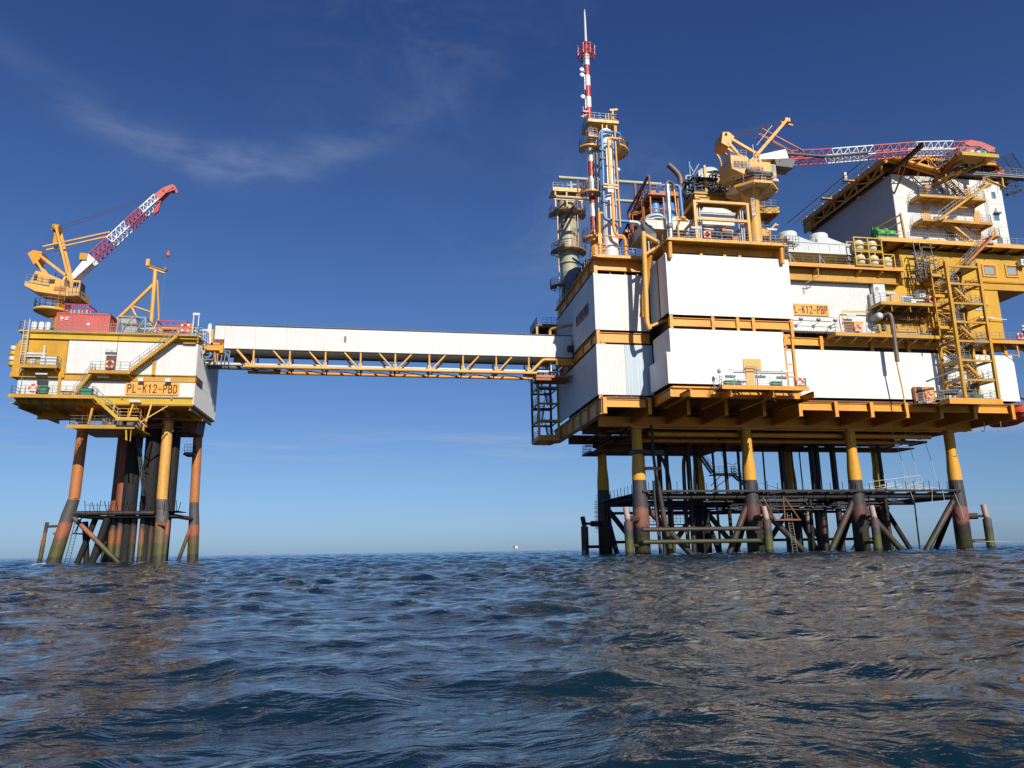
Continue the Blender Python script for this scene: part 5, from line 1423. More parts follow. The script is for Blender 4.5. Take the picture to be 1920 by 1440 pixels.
# ------------------------------------------------------------------ exhaust stack
xs_ = thing('exhaust_stack', 'thick sage green exhaust stack with ring platforms, left of the mast', 'chimney', (27.1, 106.5, 36))
m = MB(); m.lathe((27.1, 106.5, 0), [(1.3, 34), (1.3, 44.9), (1.62, 46.2), (1.62, 47.6), (1.42, 48.6), (1.42, 55.6), (1.25, 55.8), (1.25, 56.6)], 28); m.build('shell', 'sage', xs_)
for z in (44.8, 48.6, 52.2, 41.5):
    m = MB(); m.lathe((27.1, 106.5, z), [(1.42, -.1), (1.50, -.1), (1.50, .1), (1.42, .1)], 28); m.build('stiffener_ring', 'sage', xs_)
ring_platform(xs_, (27.1, 106.5), 1.4, 2.9, 53.0, math.pi * .9, math.pi * 2.1, 'rustorange', 'ring_platform')
ring_platform(xs_, (27.1, 106.5), 1.6, 2.75, 46.7, math.pi * .9, math.pi * 2.1, 'rustorange', 'ring_platform')
ring_platform(xs_, (25.4, 105.8), .6, 1.5, 40.7, math.pi * .8, math.pi * 2.1, 'rustorange', 'ring_platform')
m = MB(); m.box(24.4, 29.3, 104.6, 107.5, 56.3, 56.5); m.box(24.4, 29.3, 104.4, 104.58, 56.1, 56.7)
for x in (24.8, 26.6, 29): m.bar((x, 104.6, 53.1), (x, 104.6, 56.3), .2)
m.bar((24.5, 104.6, 54.8), (29.2, 104.6, 54.8), .25)
f = m.build('top_frame', 'tan', xs_)
m = MB(); m.rail([(24.5, 104.7, 56.5), (29.2, 104.7, 56.5)], 1.15, .8, .05); m.bar((27.4, 104.8, 56.5), (27.4, 104.8, 58), .3); m.bar((26.8, 104.8, 57.3), (28.4, 104.8, 57.6), .18); m.build('railing', 'steel', f)
m = MB(); m.ladder((27.6, 104.7, 46.8), (27.6, 104.7, 53), .6); m.tube((28.3, 104.8, 46.8), (28.3, 104.8, 56), .08, .08, 6); m.bar((25.2, 105.2, 38), (25.2, 105.2, 52.9), .14); m.build('ladder', 'tan', xs_)
m = MB(); m.lathe((25.4, 105, 47.9), [(0, -.3), (.3, -.2), (.3, .2), (0, .3)], 10); m.box(24.2, 24.9, 104, 104.5, 46.9, 47.3); m.build('instrument', 'white2', xs_)
t = MB(); t.prism([(94, 36.6), (94, 38.6), (97, 40.6), (101, 41.6), (103.8, 41.6), (103.8, 36.6)], 'x', 25.6, 31)
tag(t.build('duct_housing', 'darkgrey', None, (28, 98, 36.6)), 'dark sloping duct housing on the roof between stack and mast', 'duct')
t = MB(); clutter(t, 24.8, 26.2, 85, 103, 36.6, 38.6, 46, (.04, .12), 61, .5); t.box(24.7, 25.5, 88, 90, 36.6, 38.2); t.box(24.7, 25.5, 94, 97, 36.6, 38.4)
t.bar((25.0, 88, 36.6), (25.0, 96, 41.5), .2)
tag(t.build('roof_piping', 'dark', None, (25.4, 94, 36.6)), 'dark tangle of pipes along the left roof edge behind the railing', 'pipework', kind='stuff')

# ------------------------------------------------------------------ air coolers, tanks and frames on the roof
def cooler(label, x0, x1, y0, y1, z0, z1, cones, mat='palegreen', legz=None, mat2='darkgrey', pyr=()):
    t = thing('air_cooler', label, 'cooler', ((x0 + x1) / 2, (y0 + y1) / 2, z0), 'grey box air coolers with fan hoods on the roof decks')
    MB().box(x0, x1, y0, y1, z0, z1).build('casing', mat, t)
    m = MB(); m.box(x0 - .06, x1 + .06, y0 - .08, y0 - .01, z0 - .08, z0 + .06); m.box(x0 - .06, x1 + .06, y0 - .08, y0 - .01, z1 - .1, z1 + .03)
    n = max(2, int((x1 - x0) / 1.4))
    for k in range(n + 1):
        x = x0 + (x1 - x0) * k / n; m.box(x - .03, x + .03, y0 - .05, y0 - .005, z0 + .07, z1 - .11)
    m.build('trim', 'lightgrey', t)
    for cx, cy, r, h in cones:
        m = MB(); m.lathe((cx, cy, z1), [(r * 1.25, 0), (r * 1.02, h * .42), (r * .86, h * .78), (r * .80, h), (r * .70, h), (0, h * .85)], 24); m.build('fan_hood', mat, t)
    for cx, cy, wx, wy, r, h in pyr:
        m = MB(); n = 24; lo, hi = [], []
        for k in range(n):
            a = 2 * math.pi * k / n + math.pi / 4; c, s_ = math.cos(a), math.sin(a); q = max(abs(c), abs(s_))
            lo.append((cx + wx * c / q, cy + wy * s_ / q, z1 + .002)); hi.append((cx + r * c, cy + r * s_, z1 + h))
        m.add(lo + hi, [(k, (k + 1) % n, n + (k + 1) % n, n + k) for k in range(n)])
        m.lathe((cx, cy, z1 + h), [(r, 0), (r, .45), (r * .9, .62), (0, .66)], 24); m.link('fan_hood', mat, t)
    if legz is not None:
        for x in (x0 + .3, (x0 + x1) / 2, x1 - .3):
            m = MB(); m.bar((x, y0 + .2, legz), (x, y0 + .2, z0), .18); m.bar((x, y0 + .2, z0 - .2), (x + .9, y0 + .2, legz + .3), .1); m.build('support_leg', 'steel', t)
    return t
cooler('pale grey green cooler box with fan hood, behind the tall silver pipe', 31.4, 37.2, 83.6, 90, 40.9, 42.2, [(33.2, 85.2, 1.5, 1.0), (36.0, 85.2, 1.1, .9)], 'palegreen', 36.6)
cooler('pale grey cooler with two low white domes, right of the crane pedestal', 50.1, 59.0, 83.0, 90, 38.5, 39.9, [], 'lightgrey', 36.5, 'lightgrey', [(52.3, 86.4, 2.15, 3.2, 1.25, 2.0), (56.8, 86.4, 2.15, 3.2, 1.25, 2.0)])
cooler('high grey cooler with domed hood just left of the crane cabin', 42.0, 46.4, 90, 94, 51.6, 52.9, [(44.2, 92, 1.9, 1.1)], 'palegreen', 47)
cooler('long pale blue grey cooler inside the orange frame, lower of the roof coolers', 37.5, 42.0, 80.6, 83, 41.3, 42.1, [], 'lightgrey')
t = MB(); t.hexa([(37.6, 80.7, 42.12), (41.9, 80.7, 42.12), (41.9, 83, 42.12), (37.6, 83, 42.12), (38.2, 81.2, 43.0), (41.4, 81.2, 43.0), (41.4, 82.8, 43.0), (38.2, 82.8, 43.0)])
tag(t.build('cooler_hood', 'lightgrey', None, (39.8, 81.8, 42.1)), 'sloping pale hood on the cooler inside the orange frame', 'hood')
m = MB()
m.hexa([(30.2, 80.2, 37.6), (31.4, 80.2, 37.6), (31.4, 84.0, 40.9), (30.9, 84.0, 40.9), (30.2, 80.2, 38.6), (31.4, 80.2, 38.6), (31.4, 84.0, 42.2), (30.9, 84.0, 42.2)])
tag(m.build('inlet_duct', 'darkgrey', None, (30.8, 82, 39)), 'dark sloping inlet duct left of the pale green cooler box', 'duct')
t = thing('blue_tanks', 'pair of blue round tanks under the orange pipe deck behind the silver pipe', 'tank', (35.3, 87.6, 42))
for x, r in ((34.3, .75), (36.0, 1.1)):
    m = MB(); m.lathe((x, 87.6, 0), [(r, 42), (r, 46.0), (r * .8, 46.5), (0, 46.7)], 20); m.build('tank', 'blue', t)
    m = MB(); m.lathe((x, 87.6, 44.6), [(r, -.06), (r + .05, -.06), (r + .05, .06), (r, .06)], 20); m.build('band', 'navy', t)
t = thing('silver_pipe', 'thick shiny vertical metal pipe on the front left of the roof deck', 'pipe', (32.3, 78.2, 36.6))
m = MB(); m.tube((32.28, 78, 36.6), (32.3, 78, 43.9), .30, .30, 16); m.build('pipe', 'silver', t)
m = MB(); m.lathe((32.28, 78, 38.6), [(.32, -.35), (.36, -.35), (.36, .35), (.32, .35)], 16); m.build('collar', 'steel', t)
m = MB(); m.pipe([(32.2, 78.1, 43.9), (32.35, 78.1, 44.5), (33.2, 78.4, 44.5), (33.3, 78.6, 43.6)], .2, 10, .4); m.build('elbow', 'exhaust', t)
m = MB(); m.tube((33.3, 78.4, 43.6), (33.45, 78.2, 36.6), .09, .09, 8); m.build('thin_pipe', 'tan', t)
t = thing('blue_pipe_loop', 'bright blue pipe loop arching beside the silver pipe top', 'pipe', (33.5, 80, 44))
m = MB(); m.pipe([(32.0, 80.6, 44.2), (32.2, 80.1, 45.0), (34.6, 80, 45.05), (34.7, 80, 44.4), (34.8, 80, 40.9)], .21, 12, .45); m.build('pipe', 'blue', t)
m = MB(); m.lathe((34.8, 80, 40.7), [(.2, -.2), (.42, -.15), (.42, .1), (.2, .2)], 12); m.box(34.1, 35.4, 79.8, 80.2, 40.4, 40.6); m.build('flange', 'orange', t)
t = thing('pipe_deck', 'orange open pipe deck with handrails above the blue tanks', 'platform', (35, 90, 44))
m = MB(); m.box(33.0, 37.4, 86, 94, 46.9, 47.05); m.box(33.0, 37.4, 85.85, 85.98, 46.75, 47.3); m.box(32.9, 33.05, 86, 94, 46.7, 47.2)
for x in (33.2, 35, 37): m.bar((x, 86.2, 37), (x, 86.2, 46.8), .18); m.bar((x, 93, 37), (x, 93, 46.8), .16)
for z in (43, 45): m.bar((33, 86.3, z), (37.4, 86.3, z), .14); m.bar((33.1, 86.3, z), (33.1, 94, z), .14)
m.build('frame', 'rustorange', t)
m = MB(); m.rail([(33.1, 94, 47.05), (33.1, 86.1, 47.05), (37.3, 86.1, 47.05)], 1.2, 1.2, .05); m.build('railing', 'rustorange', t)
m = MB(); m.bar((33.0, 85.9, 49.4), (33.0, 94.6, 48.4), .22); m.bar((33.1, 85.9, 47), (33.1, 85.9, 49.5), .2); m.bar((33, 94.6, 43.5), (33, 94.6, 48.4), .2); m.bar((33, 86, 49.3), (32, 97, 44), .2); m.build('strut', 'brown', t)
m = MB(); clutter(m, 32.4, 36.8, 87, 93, 43.2, 48.4, 60, (.04, .14), 71, .5); m.build('piping', 'rustorange', t)
m = MB(); m.box(31.2, 32.6, 91, 93, 43.6, 44); clutter(m, 31.2, 33, 87, 92, 41, 46, 24, (.04, .1), 72, .6); m.build('valves', 'rustorange', t)
t = MB(); t.pipe([(38.7, 90, 47), (39.3, 90, 50.4), (39.2, 90, 52.0), (38.3, 90, 53.0), (37.6, 90, 53.6)], .40, 14, .8)
tag(t.build('exhaust_pipe', 'exhaust', None, (39.2, 90, 49)), 'brown heat stained exhaust pipe with a bent slanting open end', 'exhaust')
t = thing('blue_vent_pipes', 'tall dark and pale blue vent pipes between the bent exhaust and the domed cooler', 'pipe', (40.8, 90, 47))
m = MB(); m.pipe([(40.5, 89.6, 54.0), (40.5, 89.6, 49.6), (41.4, 89.6, 49.1)], .16, 10, .5); m.build('pipe', 'teal', t)
m = MB(); m.pipe([(40.6, 89.5, 51.8), (39.8, 89.5, 51.8), (39.9, 89.5, 48.8), (40.8, 89.5, 48.4)], .17, 10, .5); m.build('pipe', 'grey', t)
m = MB()
for k in range(9): m.pipe([(40.4 + .25 * (k % 4), 90.5 + k * .2, 46.5), (40.6 + .25 * (k % 4), 90.5 + k * .2, 50.5 + .4 * (k % 5)), (42.2, 91, 50.2 + .4 * (k % 5))], .14, 8)
m.bar((40.6, 90, 54), (41.2, 90, 52.7), .2); m.bar((42.1, 90, 54), (41.0, 90, 52.2), .2); m.build('pipe', 'navy', t)
m = MB()
for x, z in ((41.9, 51.2), (41.6, 49.2), (40.6, 47.6)): m.lathe((x, 89.4, z), [(0, -.3), (.22, -.25), (.26, .2), (0, .3)], 10, axis='y')
m.build('valve', 'blue', t)
t = thing('orange_frame', 'orange square tube frame on the front of the roof deck, round the pale cooler', 'frame', (39.4, 79.4, 36.6))
for x in (36.0, 42.85):
    m = MB(); m.bar((x, 79, 36.6), (x, 79, 42.7), .32); m.build('post', 'tan', t)
    m = MB(); m.bar((x, 84, 36.6), (x, 84, 42.7), .28); m.build('post', 'orange', t)
for z in (40.3, 42.6):
    m = MB(); m.bar((36.17, 79, z), (42.68, 79, z), .30); m.build('rail_beam', 'tan', t)
    m = MB(); m.bar((36, 79.16, z), (36, 83.9, z - .1), .26); m.bar((42.85, 79.16, z), (42.85, 83.9, z), .26); m.build('rail_beam', 'orange', t)
m = MB()
for x in (36.6, 36.9, 42.2, 42.5): m.bar((x, 79.6, 36.6), (x, 79.6, 42.2), .1); m.bar((x, 80.2, 38), (x, 80.2, 42), .07)
for k in range(5): m.bar((36.5, 79.6, 38.5 + k * .8), (37, 79.8, 38.5 + k * .8), .05); m.bar((42.1, 79.6, 38.5 + k * .8), (42.6, 79.8, 38.5 + k * .8), .05)
m.build('cage_ladder', 'lightgrey', t)
m = MB(); clutter(m, 36.4, 42.4, 80, 83.5, 36.7, 40.2, 60, (.04, .12), 81, .5)
m.box(37.5, 38.4, 80, 81, 36.6, 38.0); m.box(40.2, 41.2, 80, 81, 36.6, 37.9); m.build('machinery', 'darkgrey', t)
m = MB(); m.lathe((38.5, 81, 39.6), [(0, -.6), (.45, -.6), (.45, .6), (0, .6)], 12, axis='x'); m.lathe((41, 81, 39.6), [(0, -.6), (.45, -.6), (.45, .6), (0, .6)], 12, axis='x'); m.box(37.6, 41.8, 80.5, 81.5, 40.4, 40.9); m.build('fan_motor', 'lightgrey', t)
m = MB(); m.box(39.7, 40.2, 79.7, 80.1, 39.2, 39.8); m.box(41.1, 41.8, 79.8, 80.2, 37.2, 38.6); m.bar((38.5, 79.8, 36.7), (37.9, 79.8, 38), .08); m.build('cabinet', 'rustorange', t)
t = thing('upper_frame_deck', 'ochre upper deck with beams behind the orange frame and beside the crane pedestal', 'platform', (41, 85.5, 45))
m = MB(); m.box(38.5, 47.4, 84.3, 92, 46.5, 46.7); m.build('deck', 'ochre', t)
m = MB(); m.ibeam((38.5, 84.2, 46.0), (44.0, 84.2, 46.0), .4, .8, .07); m.ibeam((38.8, 83.4, 45.2), (43.6, 83.4, 45.2), .35, .6, .06)
for x in (38.8, 41, 43.4): m.bar((x, 84.6, 36.6), (x, 84.6, 45.8), .3)
m.build('beam', 'ochre', t)
m = MB(); m.rail([(38.6, 84.3, 46.7), (47, 84.3, 46.7)], 1.15, 1.1, .05); m.build('railing', 'darkgrey', t)
m = MB(); clutter(m, 38.6, 46, 85, 90, 46.7, 50.6, 50, (.06, .16), 91, .5); m.box(42, 46, 90.5, 93.5, 46.7, 51.5); m.build('machinery', 'dark', t)
m = MB(); m.pipe([(42.6, 83.8, 46.4), (42.5, 83.8, 49.5), (42.2, 83.8, 51.4), (41.9, 83.9, 52.0)], .16, 8, .8); m.bar((41.2, 84.2, 46.8), (42.2, 84.2, 49), .18); m.bar((41.0, 86, 47), (41.0, 86, 51.5), .3); m.build('bent_pipe', 'tan', t)
t = thing('back_balconies', 'two ochre stacked balconies seen behind the right side of the crane pedestal', 'balcony', (50.6, 89.5, 42))
for (x0, x1, z) in ((48.4, 52.4, 47.0), (47.6, 50.8, 43.6)):
    m = MB(); m.box(x0, x1, 88, 92, z - .1, z); m.box(x0, x1, 87.85, 87.98, z - .9, z + .15); m.box(x1 - .1, x1, 88, 92, z - .9, z - .1); m.build('deck', 'ochre', t)
    m = MB(); m.rail([(x0, 88.05, z), (x1 - .05, 88.05, z), (x1 - .05, 91.5, z)], 1.2, 1, .05); m.build('railing', 'steel', t)
m = MB(); m.bar((48.6, 89, 36.6), (48.6, 89, 46.5), .5); m.build('post', 'ochre', t)
lifebuoy((36.3, 76.8, 37.25), 'red lifebuoy on the roof deck railing in front of the orange frame')
strip_lamp((35.3, 77.4, 38.35), 'white strip light over the roof deck railing by the orange frame left post')
strip_lamp((44.9, 77.4, 38.7), 'white strip light over the roof deck railing at the crane pedestal foot')
m = MB(); m.bar((44.7, 78, 38.5), (45.9, 78, 39.8), .16); m.bar((45.6, 78, 39.6), (46.2, 78, 39.6), .14); m.bar((45.0, 78.1, 36.6), (45.0, 78.1, 38.8), .1)
tag(m.build('small_davit', 'tan', None, (45, 78, 36.6)), 'small yellow davit arm leaning over the rail right of the crane pedestal', 'davit')
m = MB(); clutter(m, 44.8, 48.3, 77.2, 79, 36.7, 37.9, 40, (.03, .06), 95, .5); m.rail([(46.5, 77, 36.6), (48.4, 77.6, 36.9)], 1.2, .5, .05); m.ladder((46.1, 76.7, 34.9), (46.1, 76.7, 37.6), .5)
tag(m.build('corner_cage', 'darkgrey', None, (46.5, 77.8, 36.6)), 'dark cage of rails and ladder at the right front corner of the roof deck', 'railing')
t = thing('barrel_rack', 'yellow rack of stacked cream barrels on the deck left of the living quarters', 'rack', (60.6, 82.2, 36.5))
m = MB()
for x in (58.7, 60.65, 62.6):
    m.bar((x, 81.7, 36.5), (x, 81.7, 40.4), .14); m.bar((x, 83.2, 36.5), (x, 83.2, 40.4), .14)
for z in (36.6, 38.4, 38.6, 40.35): m.bar((58.7, 81.7, z), (62.6, 81.7, z), .12); m.bar((58.7, 83.2, z), (62.6, 83.2, z), .12)
for z in (37.4, 39.4): m.bar((58.7, 81.66, z), (62.6, 81.66, z), .07)
m.bar((62.7, 81.7, 38.2), (64.2, 81.7, 38.2), .1); m.bar((64.2, 81.7, 36.5), (64.2, 81.7, 38.2), .1); m.bar((62.8, 81.7, 37), (64.2, 81.7, 38.2), .08)
m.build('frame', 'yellow', t)
bar0 = None
for k, (x, z, w) in enumerate(((59.7, 36.75, 'bottom left cell'), (61.6, 36.75, 'bottom right cell'), (63.5, 36.6, 'open place right of the rack'), (59.7, 38.75, 'top left cell'), (61.6, 38.75, 'top right cell'))):
    lab = 'round cream barrel in the %s of the yellow rack' % w if k != 2 else 'round cream barrel standing right of the yellow rack'
    if bar0 is None:
        b = thing('barrel', lab, 'barrel', (x, 82.45, z), 'cream barrels in the yellow rack')
        m = MB(); m.lathe((x, 82.45, z), [(0, 0), (.55, .02), (.68, .3), (.70, .9), (.66, 1.2), (.45, 1.45), (0, 1.5)], 18); m.build('body', 'barrel', b)
        m = MB(); m.lathe((x, 82.45, z + .75), [(.70, -.22), (.73, -.2), (.73, .2), (.70, .22)], 18); m.build('band', 'yellow', b)
        m = MB(); m.lathe((x + .2, 81.73, z + .8), [(0, 0), (.13, 0), (.13, -.03), (0, -.03)], 10, axis='y'); m.build('plate', 'white2', b)
        bar0 = b
    else:
        dup(bar0, (x, 82.45, z), lab)

# ------------------------------------------------------------------ pedestal crane on the right platform
def lattice(m, a, b, w, h, updir, n, r=.055):
    """four chords and zigzag lacing between a and b; w across, h along updir"""
    a, b = V(a), V(b); d = (b - a).normalized(); u = V(updir).normalized(); s_ = d.cross(u).normalized(); u = s_.cross(d)
    C = [(s_ * (i * w / 2) + u * (j * h / 2)) for i, j in ((-1, -1), (1, -1), (1, 1), (-1, 1))]
    for c in C: m.bar(a + c, b + c, r * 2.1)
    for k in range(n):
        p, q = a.lerp(b, k / n), a.lerp(b, (k + 1) / n)
        for i in range(4):
            c0, c1 = C[i], C[(i + 1) % 4]
            m.bar(p + c0, q + c1, r); m.bar(p + c0, p + c1, r * 1.1)
    return m
cr = thing('pedestal_crane', 'yellow pedestal crane on the right platform, long red and white boom lying level', 'crane', (44.2, 80, 36.6))
m = MB(); m.lathe((44.2, 80, 0), [(.80, 36.6), (.76, 42.4), (.84, 43.1), (1.5, 44.6), (1.5, 44.68)], 24); m.build('pedestal', 'tan', cr)
m = MB()
P8 = [(44.2 + 3.1 * math.cos(math.pi / 8 + k * math.pi / 4), 80 + 3.1 * math.sin(math.pi / 8 + k * math.pi / 4)) for k in range(8)]
m.prism(P8, 'z', 44.72, 44.85)
pl = m.build('walk_platform', 'lightgrey', cr); m = MB()
for k in range(8):
    a, b = P8[k], P8[(k + 1) % 8]; m.bar((*a, 44.8), (*b, 44.8), .1, .34); m.bar((44.2, 80, 43.6), (a[0] * .97 + 44.2 * .03, a[1] * .97 + 80 * .03, 44.6), .14, .3)
m.link('platform_frame', 'tan', pl)
m = MB(); m.rail([(p[0], p[1], 44.85) for p in P8 + P8[:1]], 1.25, 1.3, .055, toe=False); m.build('railing', 'steel', pl)
m = MB(); m.lathe((44.2, 80, 0), [(1.45, 44.9), (1.6, 45.0), (1.6, 45.8), (1.9, 46.2), (1.9, 46.5)], 24); m.build('slew_ring', 'brown', cr)
m = MB(); m.prism([(78.7, 46.9), (78.7, 48.9), (82.0, 48.9), (82.0, 47.4), (81.2, 46.4), (79.4, 46.4)], 'x', 41.1, 43.4); m.build('machinery_house', 'tan', cr)
m = MB(); m.prism([(40.95, 46.95), (42.6, 46.25), (46.6, 46.0), (46.6, 46.9)], 'y', 78.3, 82.2); m.build('turntable', 'tan', cr)
m = MB(); m.box(43.4, 46.3, 78.6, 81.6, 46.92, 48.3); m.build('winch_house', 'tan', cr)
m = MB(); m.box(46.0, 47.2, 79.0, 80.6, 46.6, 48.3); c_ = m.build('cabin', 'tan', cr)
m = MB(); m.box(46.1, 47.1, 78.95, 78.99, 47.2, 48.2); m.box(47.21, 47.25, 79.1, 80.5, 47.1, 48.2); m.build('window', 'greyglass', c_)
m = MB(); m.lathe((43.6, 78.1, 46.6), [(0, -.9), (.34, -.9), (.34, .8), (0, .8)], 14, axis='x'); m.lathe((45.4, 78.1, 46.4), [(0, -.8), (.32, -.8), (.32, .7), (0, .7)], 14, axis='x'); m.build('hoist_drum', 'darkgrey', cr)
m = MB()
for k in range(4): m.box(41.5 + k * .45, 41.8 + k * .45, 78.62, 78.69, 47.3, 48.2)
m.build('louvre', 'darkgrey', cr)
m = MB(); m.rail([(41.2, 78.3, 46.95), (43.4, 78.3, 46.95)], 1.05, .7, .045); m.rail([(41.2, 78.8, 48.92), (43.3, 78.8, 48.92)], .9, .7, .04); m.build('railing', 'steel', cr)
m = MB(); m.box(43.6, 45.2, 78.45, 78.58, 47.2, 47.5); m.box(46.2, 46.8, 78.4, 78.98, 46.0, 46.5); m.build('red_panel', 'rustorange', cr)
m = MB(); m.lathe((46.3, 78.2, 45.2), [(0, 0), (.62, .05), (.55, .4), (0, .62)], 14); m.build('searchlight', 'lightgrey', cr)
m = MB()
m.prism([(40.3, 50.9), (40.6, 52.4), (41.4, 52.5), (42.1, 51.9), (41.3, 50.4)], 'y', 79.2, 81.4); m.build('mast_head', 'tan', cr)
m = MB(); m.lathe((41.0, 79.15, 52.1), [(0, -.06), (.16, -.06), (.16, 0), (0, 0)], 10, axis='y'); m.build('pin', 'dark', cr)
for y in (79.3, 81.2):
    m = MB(); m.bar((41.6, y, 51.6), (44.9, y, 49.8), .34, .3, (0, 1, 0)); m.bar((41.2, y, 51.1), (42.4, y, 49.6), .32, .3, (0, 1, 0)); m.bar((42.4, y, 49.6), (43.1, y, 47.6), .28, .28, (0, 1, 0)); m.build('back_leg', 'tan', cr)
    m = MB(); m.bar((44.7, y, 49.3), (50.0, y - (y - 80.2) * .5, 55.4), .34, .34, (0, 1, 0)); m.build('gantry_leg', 'tan', cr)
    m = MB(); m.bar((45.2, y, 50.0), (44.0, y, 47.0), .36, .3, (0, 1, 0)); m.bar((44.7, y, 49.8), (46.0, y, 47.6), .3, .3, (0, 1, 0)); m.build('boom_bracket', 'tan', cr)
m = MB(); m.box(49.7, 50.4, 79.8, 80.7, 55.1, 55.6); m.bar((49.2, 80.2, 55.2), (50.9, 80.2, 54.8), .18); m.build('gantry_head', 'tan', cr)
m = MB()
for y in (79.6, 80.8): m.bar((46.2, y, 53.6), (51.6, y, 50.9), .14); m.bar((45.9, y, 52.9), (49.8, y, 50.8), .10)
m.build('stop_strut', 'rustorange', cr)
m = MB(); m.bar((45.0, 79.2, 50.9), (47.4, 79.2, 53.9), .06); m.bar((44.5, 79.2, 48.2), (44.5, 79.2, 51), .06); m.build('ladder', 'lightgrey', cr)
m = MB()
m.hexa([(45.5, 79.9, 49.4), (49.3, 79.3, 49.5), (49.3, 81.6, 49.5), (45.5, 81.0, 49.4), (45.5, 79.9, 50.0), (49.0, 79.3, 50.75), (49.0, 81.6, 50.75), (45.5, 81.0, 50.0)]); m.build('boom_foot', 'white2', cr)
m = MB(); m.hexa([(47.6, 79.4, 48.4), (49.8, 79.4, 48.3), (49.8, 81.4, 48.3), (47.6, 81.4, 48.4), (47.4, 79.4, 49.35), (50.3, 79.4, 49.45), (50.3, 81.4, 49.45), (47.4, 81.4, 49.35)]); clutter(m, 47.4, 50.2, 79.2, 81, 48.3, 49.4, 14, (.04, .09), 97, .3); m.build('boom_hydraulics', 'darkgrey', cr)
B = [(49.0, 50.15), (55.9, 51.05), (61.9, 52.0), (68.3, 53.0), (73.9, 53.6), (76.2, 53.85)]
cols = ['mastred', 'white2', 'pink', 'white2', 'pink']
for k in range(5):
    (xa, za), (xb, zb_) = B[k], B[k + 1]
    m = MB(); lattice(m, (xa, 80.6, za), (xb, 80.6, zb_), 1.7, 1.15 if k < 4 else .95, (0, 0, 1), 5 if k < 4 else 2); m.build('boom_section', cols[k], cr)
m = MB(); m.pipe([(49.3, 79.6, 50.3), (55, 79.6, 50.35), (60.8, 79.6, 51.35)], .17, 10, 1); m.lathe((49.2, 79.6, 50.3), [(0, -.6), (.3, 0), (.3, .5), (0, .6)], 10, axis='x'); m.build('boom_pipe', 'darkgrey', cr)
for y in (79.75, 81.35):
    m = MB(); m.prism([(75.6, 53.9), (75.4, 54.3), (76.6, 54.55), (78.2, 54.4), (80.1, 53.7), (80.1, 53.0), (79.2, 53.0), (77.8, 53.7), (76.4, 53.6)], 'y', y, y + .12); m.build('boom_tip', 'pink', cr)
m = MB()
for x, z in ((75.4, 53.8), (76.8, 54.0), (78.4, 53.9), (79.6, 53.4)): m.tube((x, 79.8, z), (x, 81.4, z), .14)
m.lathe((79.5, 80.5, 53.2), [(0, -.3), (.5, -.3), (.5, .3), (0, .3)], 14, axis='y'); m.build('tip_sheave', 'red', cr)
m = MB(); m.bar((79.3, 80.2, 52.8), (79.3, 80.2, 52.1), .5, .3); m.build('hook_block', 'yellow', cr)
m = MB()
for y in (80.0, 80.6):
    m.tube((41.1, y, 52.5), (50.0, y, 55.5), .04, .04, 5); m.tube((41.7, y, 52.0), (50.0, y, 55.0), .04, .04, 5); m.tube((50.3, y, 55.5), (74.2, y, 54.3), .018, .018, 5); m.tube((50.3, y, 55.2), (62, y, 52.8), .012, .012, 5)
m.build('luffing_wire', 'cable', cr)
m = MB(); m.ladder((44.9, 78.1, 44.9), (44.9, 78.2, 48.0), .5, (1, 0, 0), .05); m.build('access_ladder', 'lightgrey', cr)
m = MB(); m.rail([(43.2, 78.5, 41.0), (43.7, 78.5, 41.0), (43.7, 79.2, 41)], 2.2, .25, .05);
m.build('ladder_cage', 'lightgrey', cr)

# ================================================================== BRIDGE
br = thing('footbridge', 'long white clad footbridge on an orange tube truss between the two platforms', 'bridge', (2, 96.8, 24))
def bz(x): return 0.0
n = 12
xs0, xs1 = -20.65, 24.28
first = None
for k in range(n):
    a, b = xs0 + (xs1 - xs0) * k / n, xs0 + (xs1 - xs0) * (k + 1) / n - .012
    if first is None: first = MB().corr((a, 95), (b, 95), 26.75, 29.74, (0, -1), .30, .028).build('wall_panel', 'white_b', br)
    else: share(first, br, (a - xs0, 0, 0))
MB().corr((-21.85, 95), (-20.67, 95), 27.9, 29.74, (0, -1), .30, .028).build('wall_panel', 'white_b', br)
MB().box(-20.6, 24.25, 95.1, 98.6, 26.8, 29.7).build('core', 'lightgrey', br)
m = MB(); m.box(-21.9, 24.4, 94.85, 98.8, 29.76, 29.86); m.build('roof', 'darkgrey', br)
m = MB(); m.box(-20.6, 24.3, 94.92, 95.3, 26.69, 26.74); m.build('lower_trim', 'darkgrey', br)
m = MB(); m.box(-20.6, 24.3, 95.3, 98.6, 26.64, 26.78); m.build('floor', 'lightgrey', br); m = MB(); m.ibeam((-20.6, 98.45, 26.54), (21, 98.45, 26.54), .25, .16, .03); m.build('floor_beam', 'brown', br)
CH = [(-18.2, 95.1, 24.5, 19.3, .22), (-18.2, 98.3, 24.5, 19.3, .22)]
for x0, y, z, x1, r in CH:
    m = MB(); m.tube((x0, y, z), (x1, y, z), r, r, 12); m.build('lower_chord', 'tan' if y < 96 else 'orange', br)
xv = [-17.05 + 4.41 * k for k in range(9)]
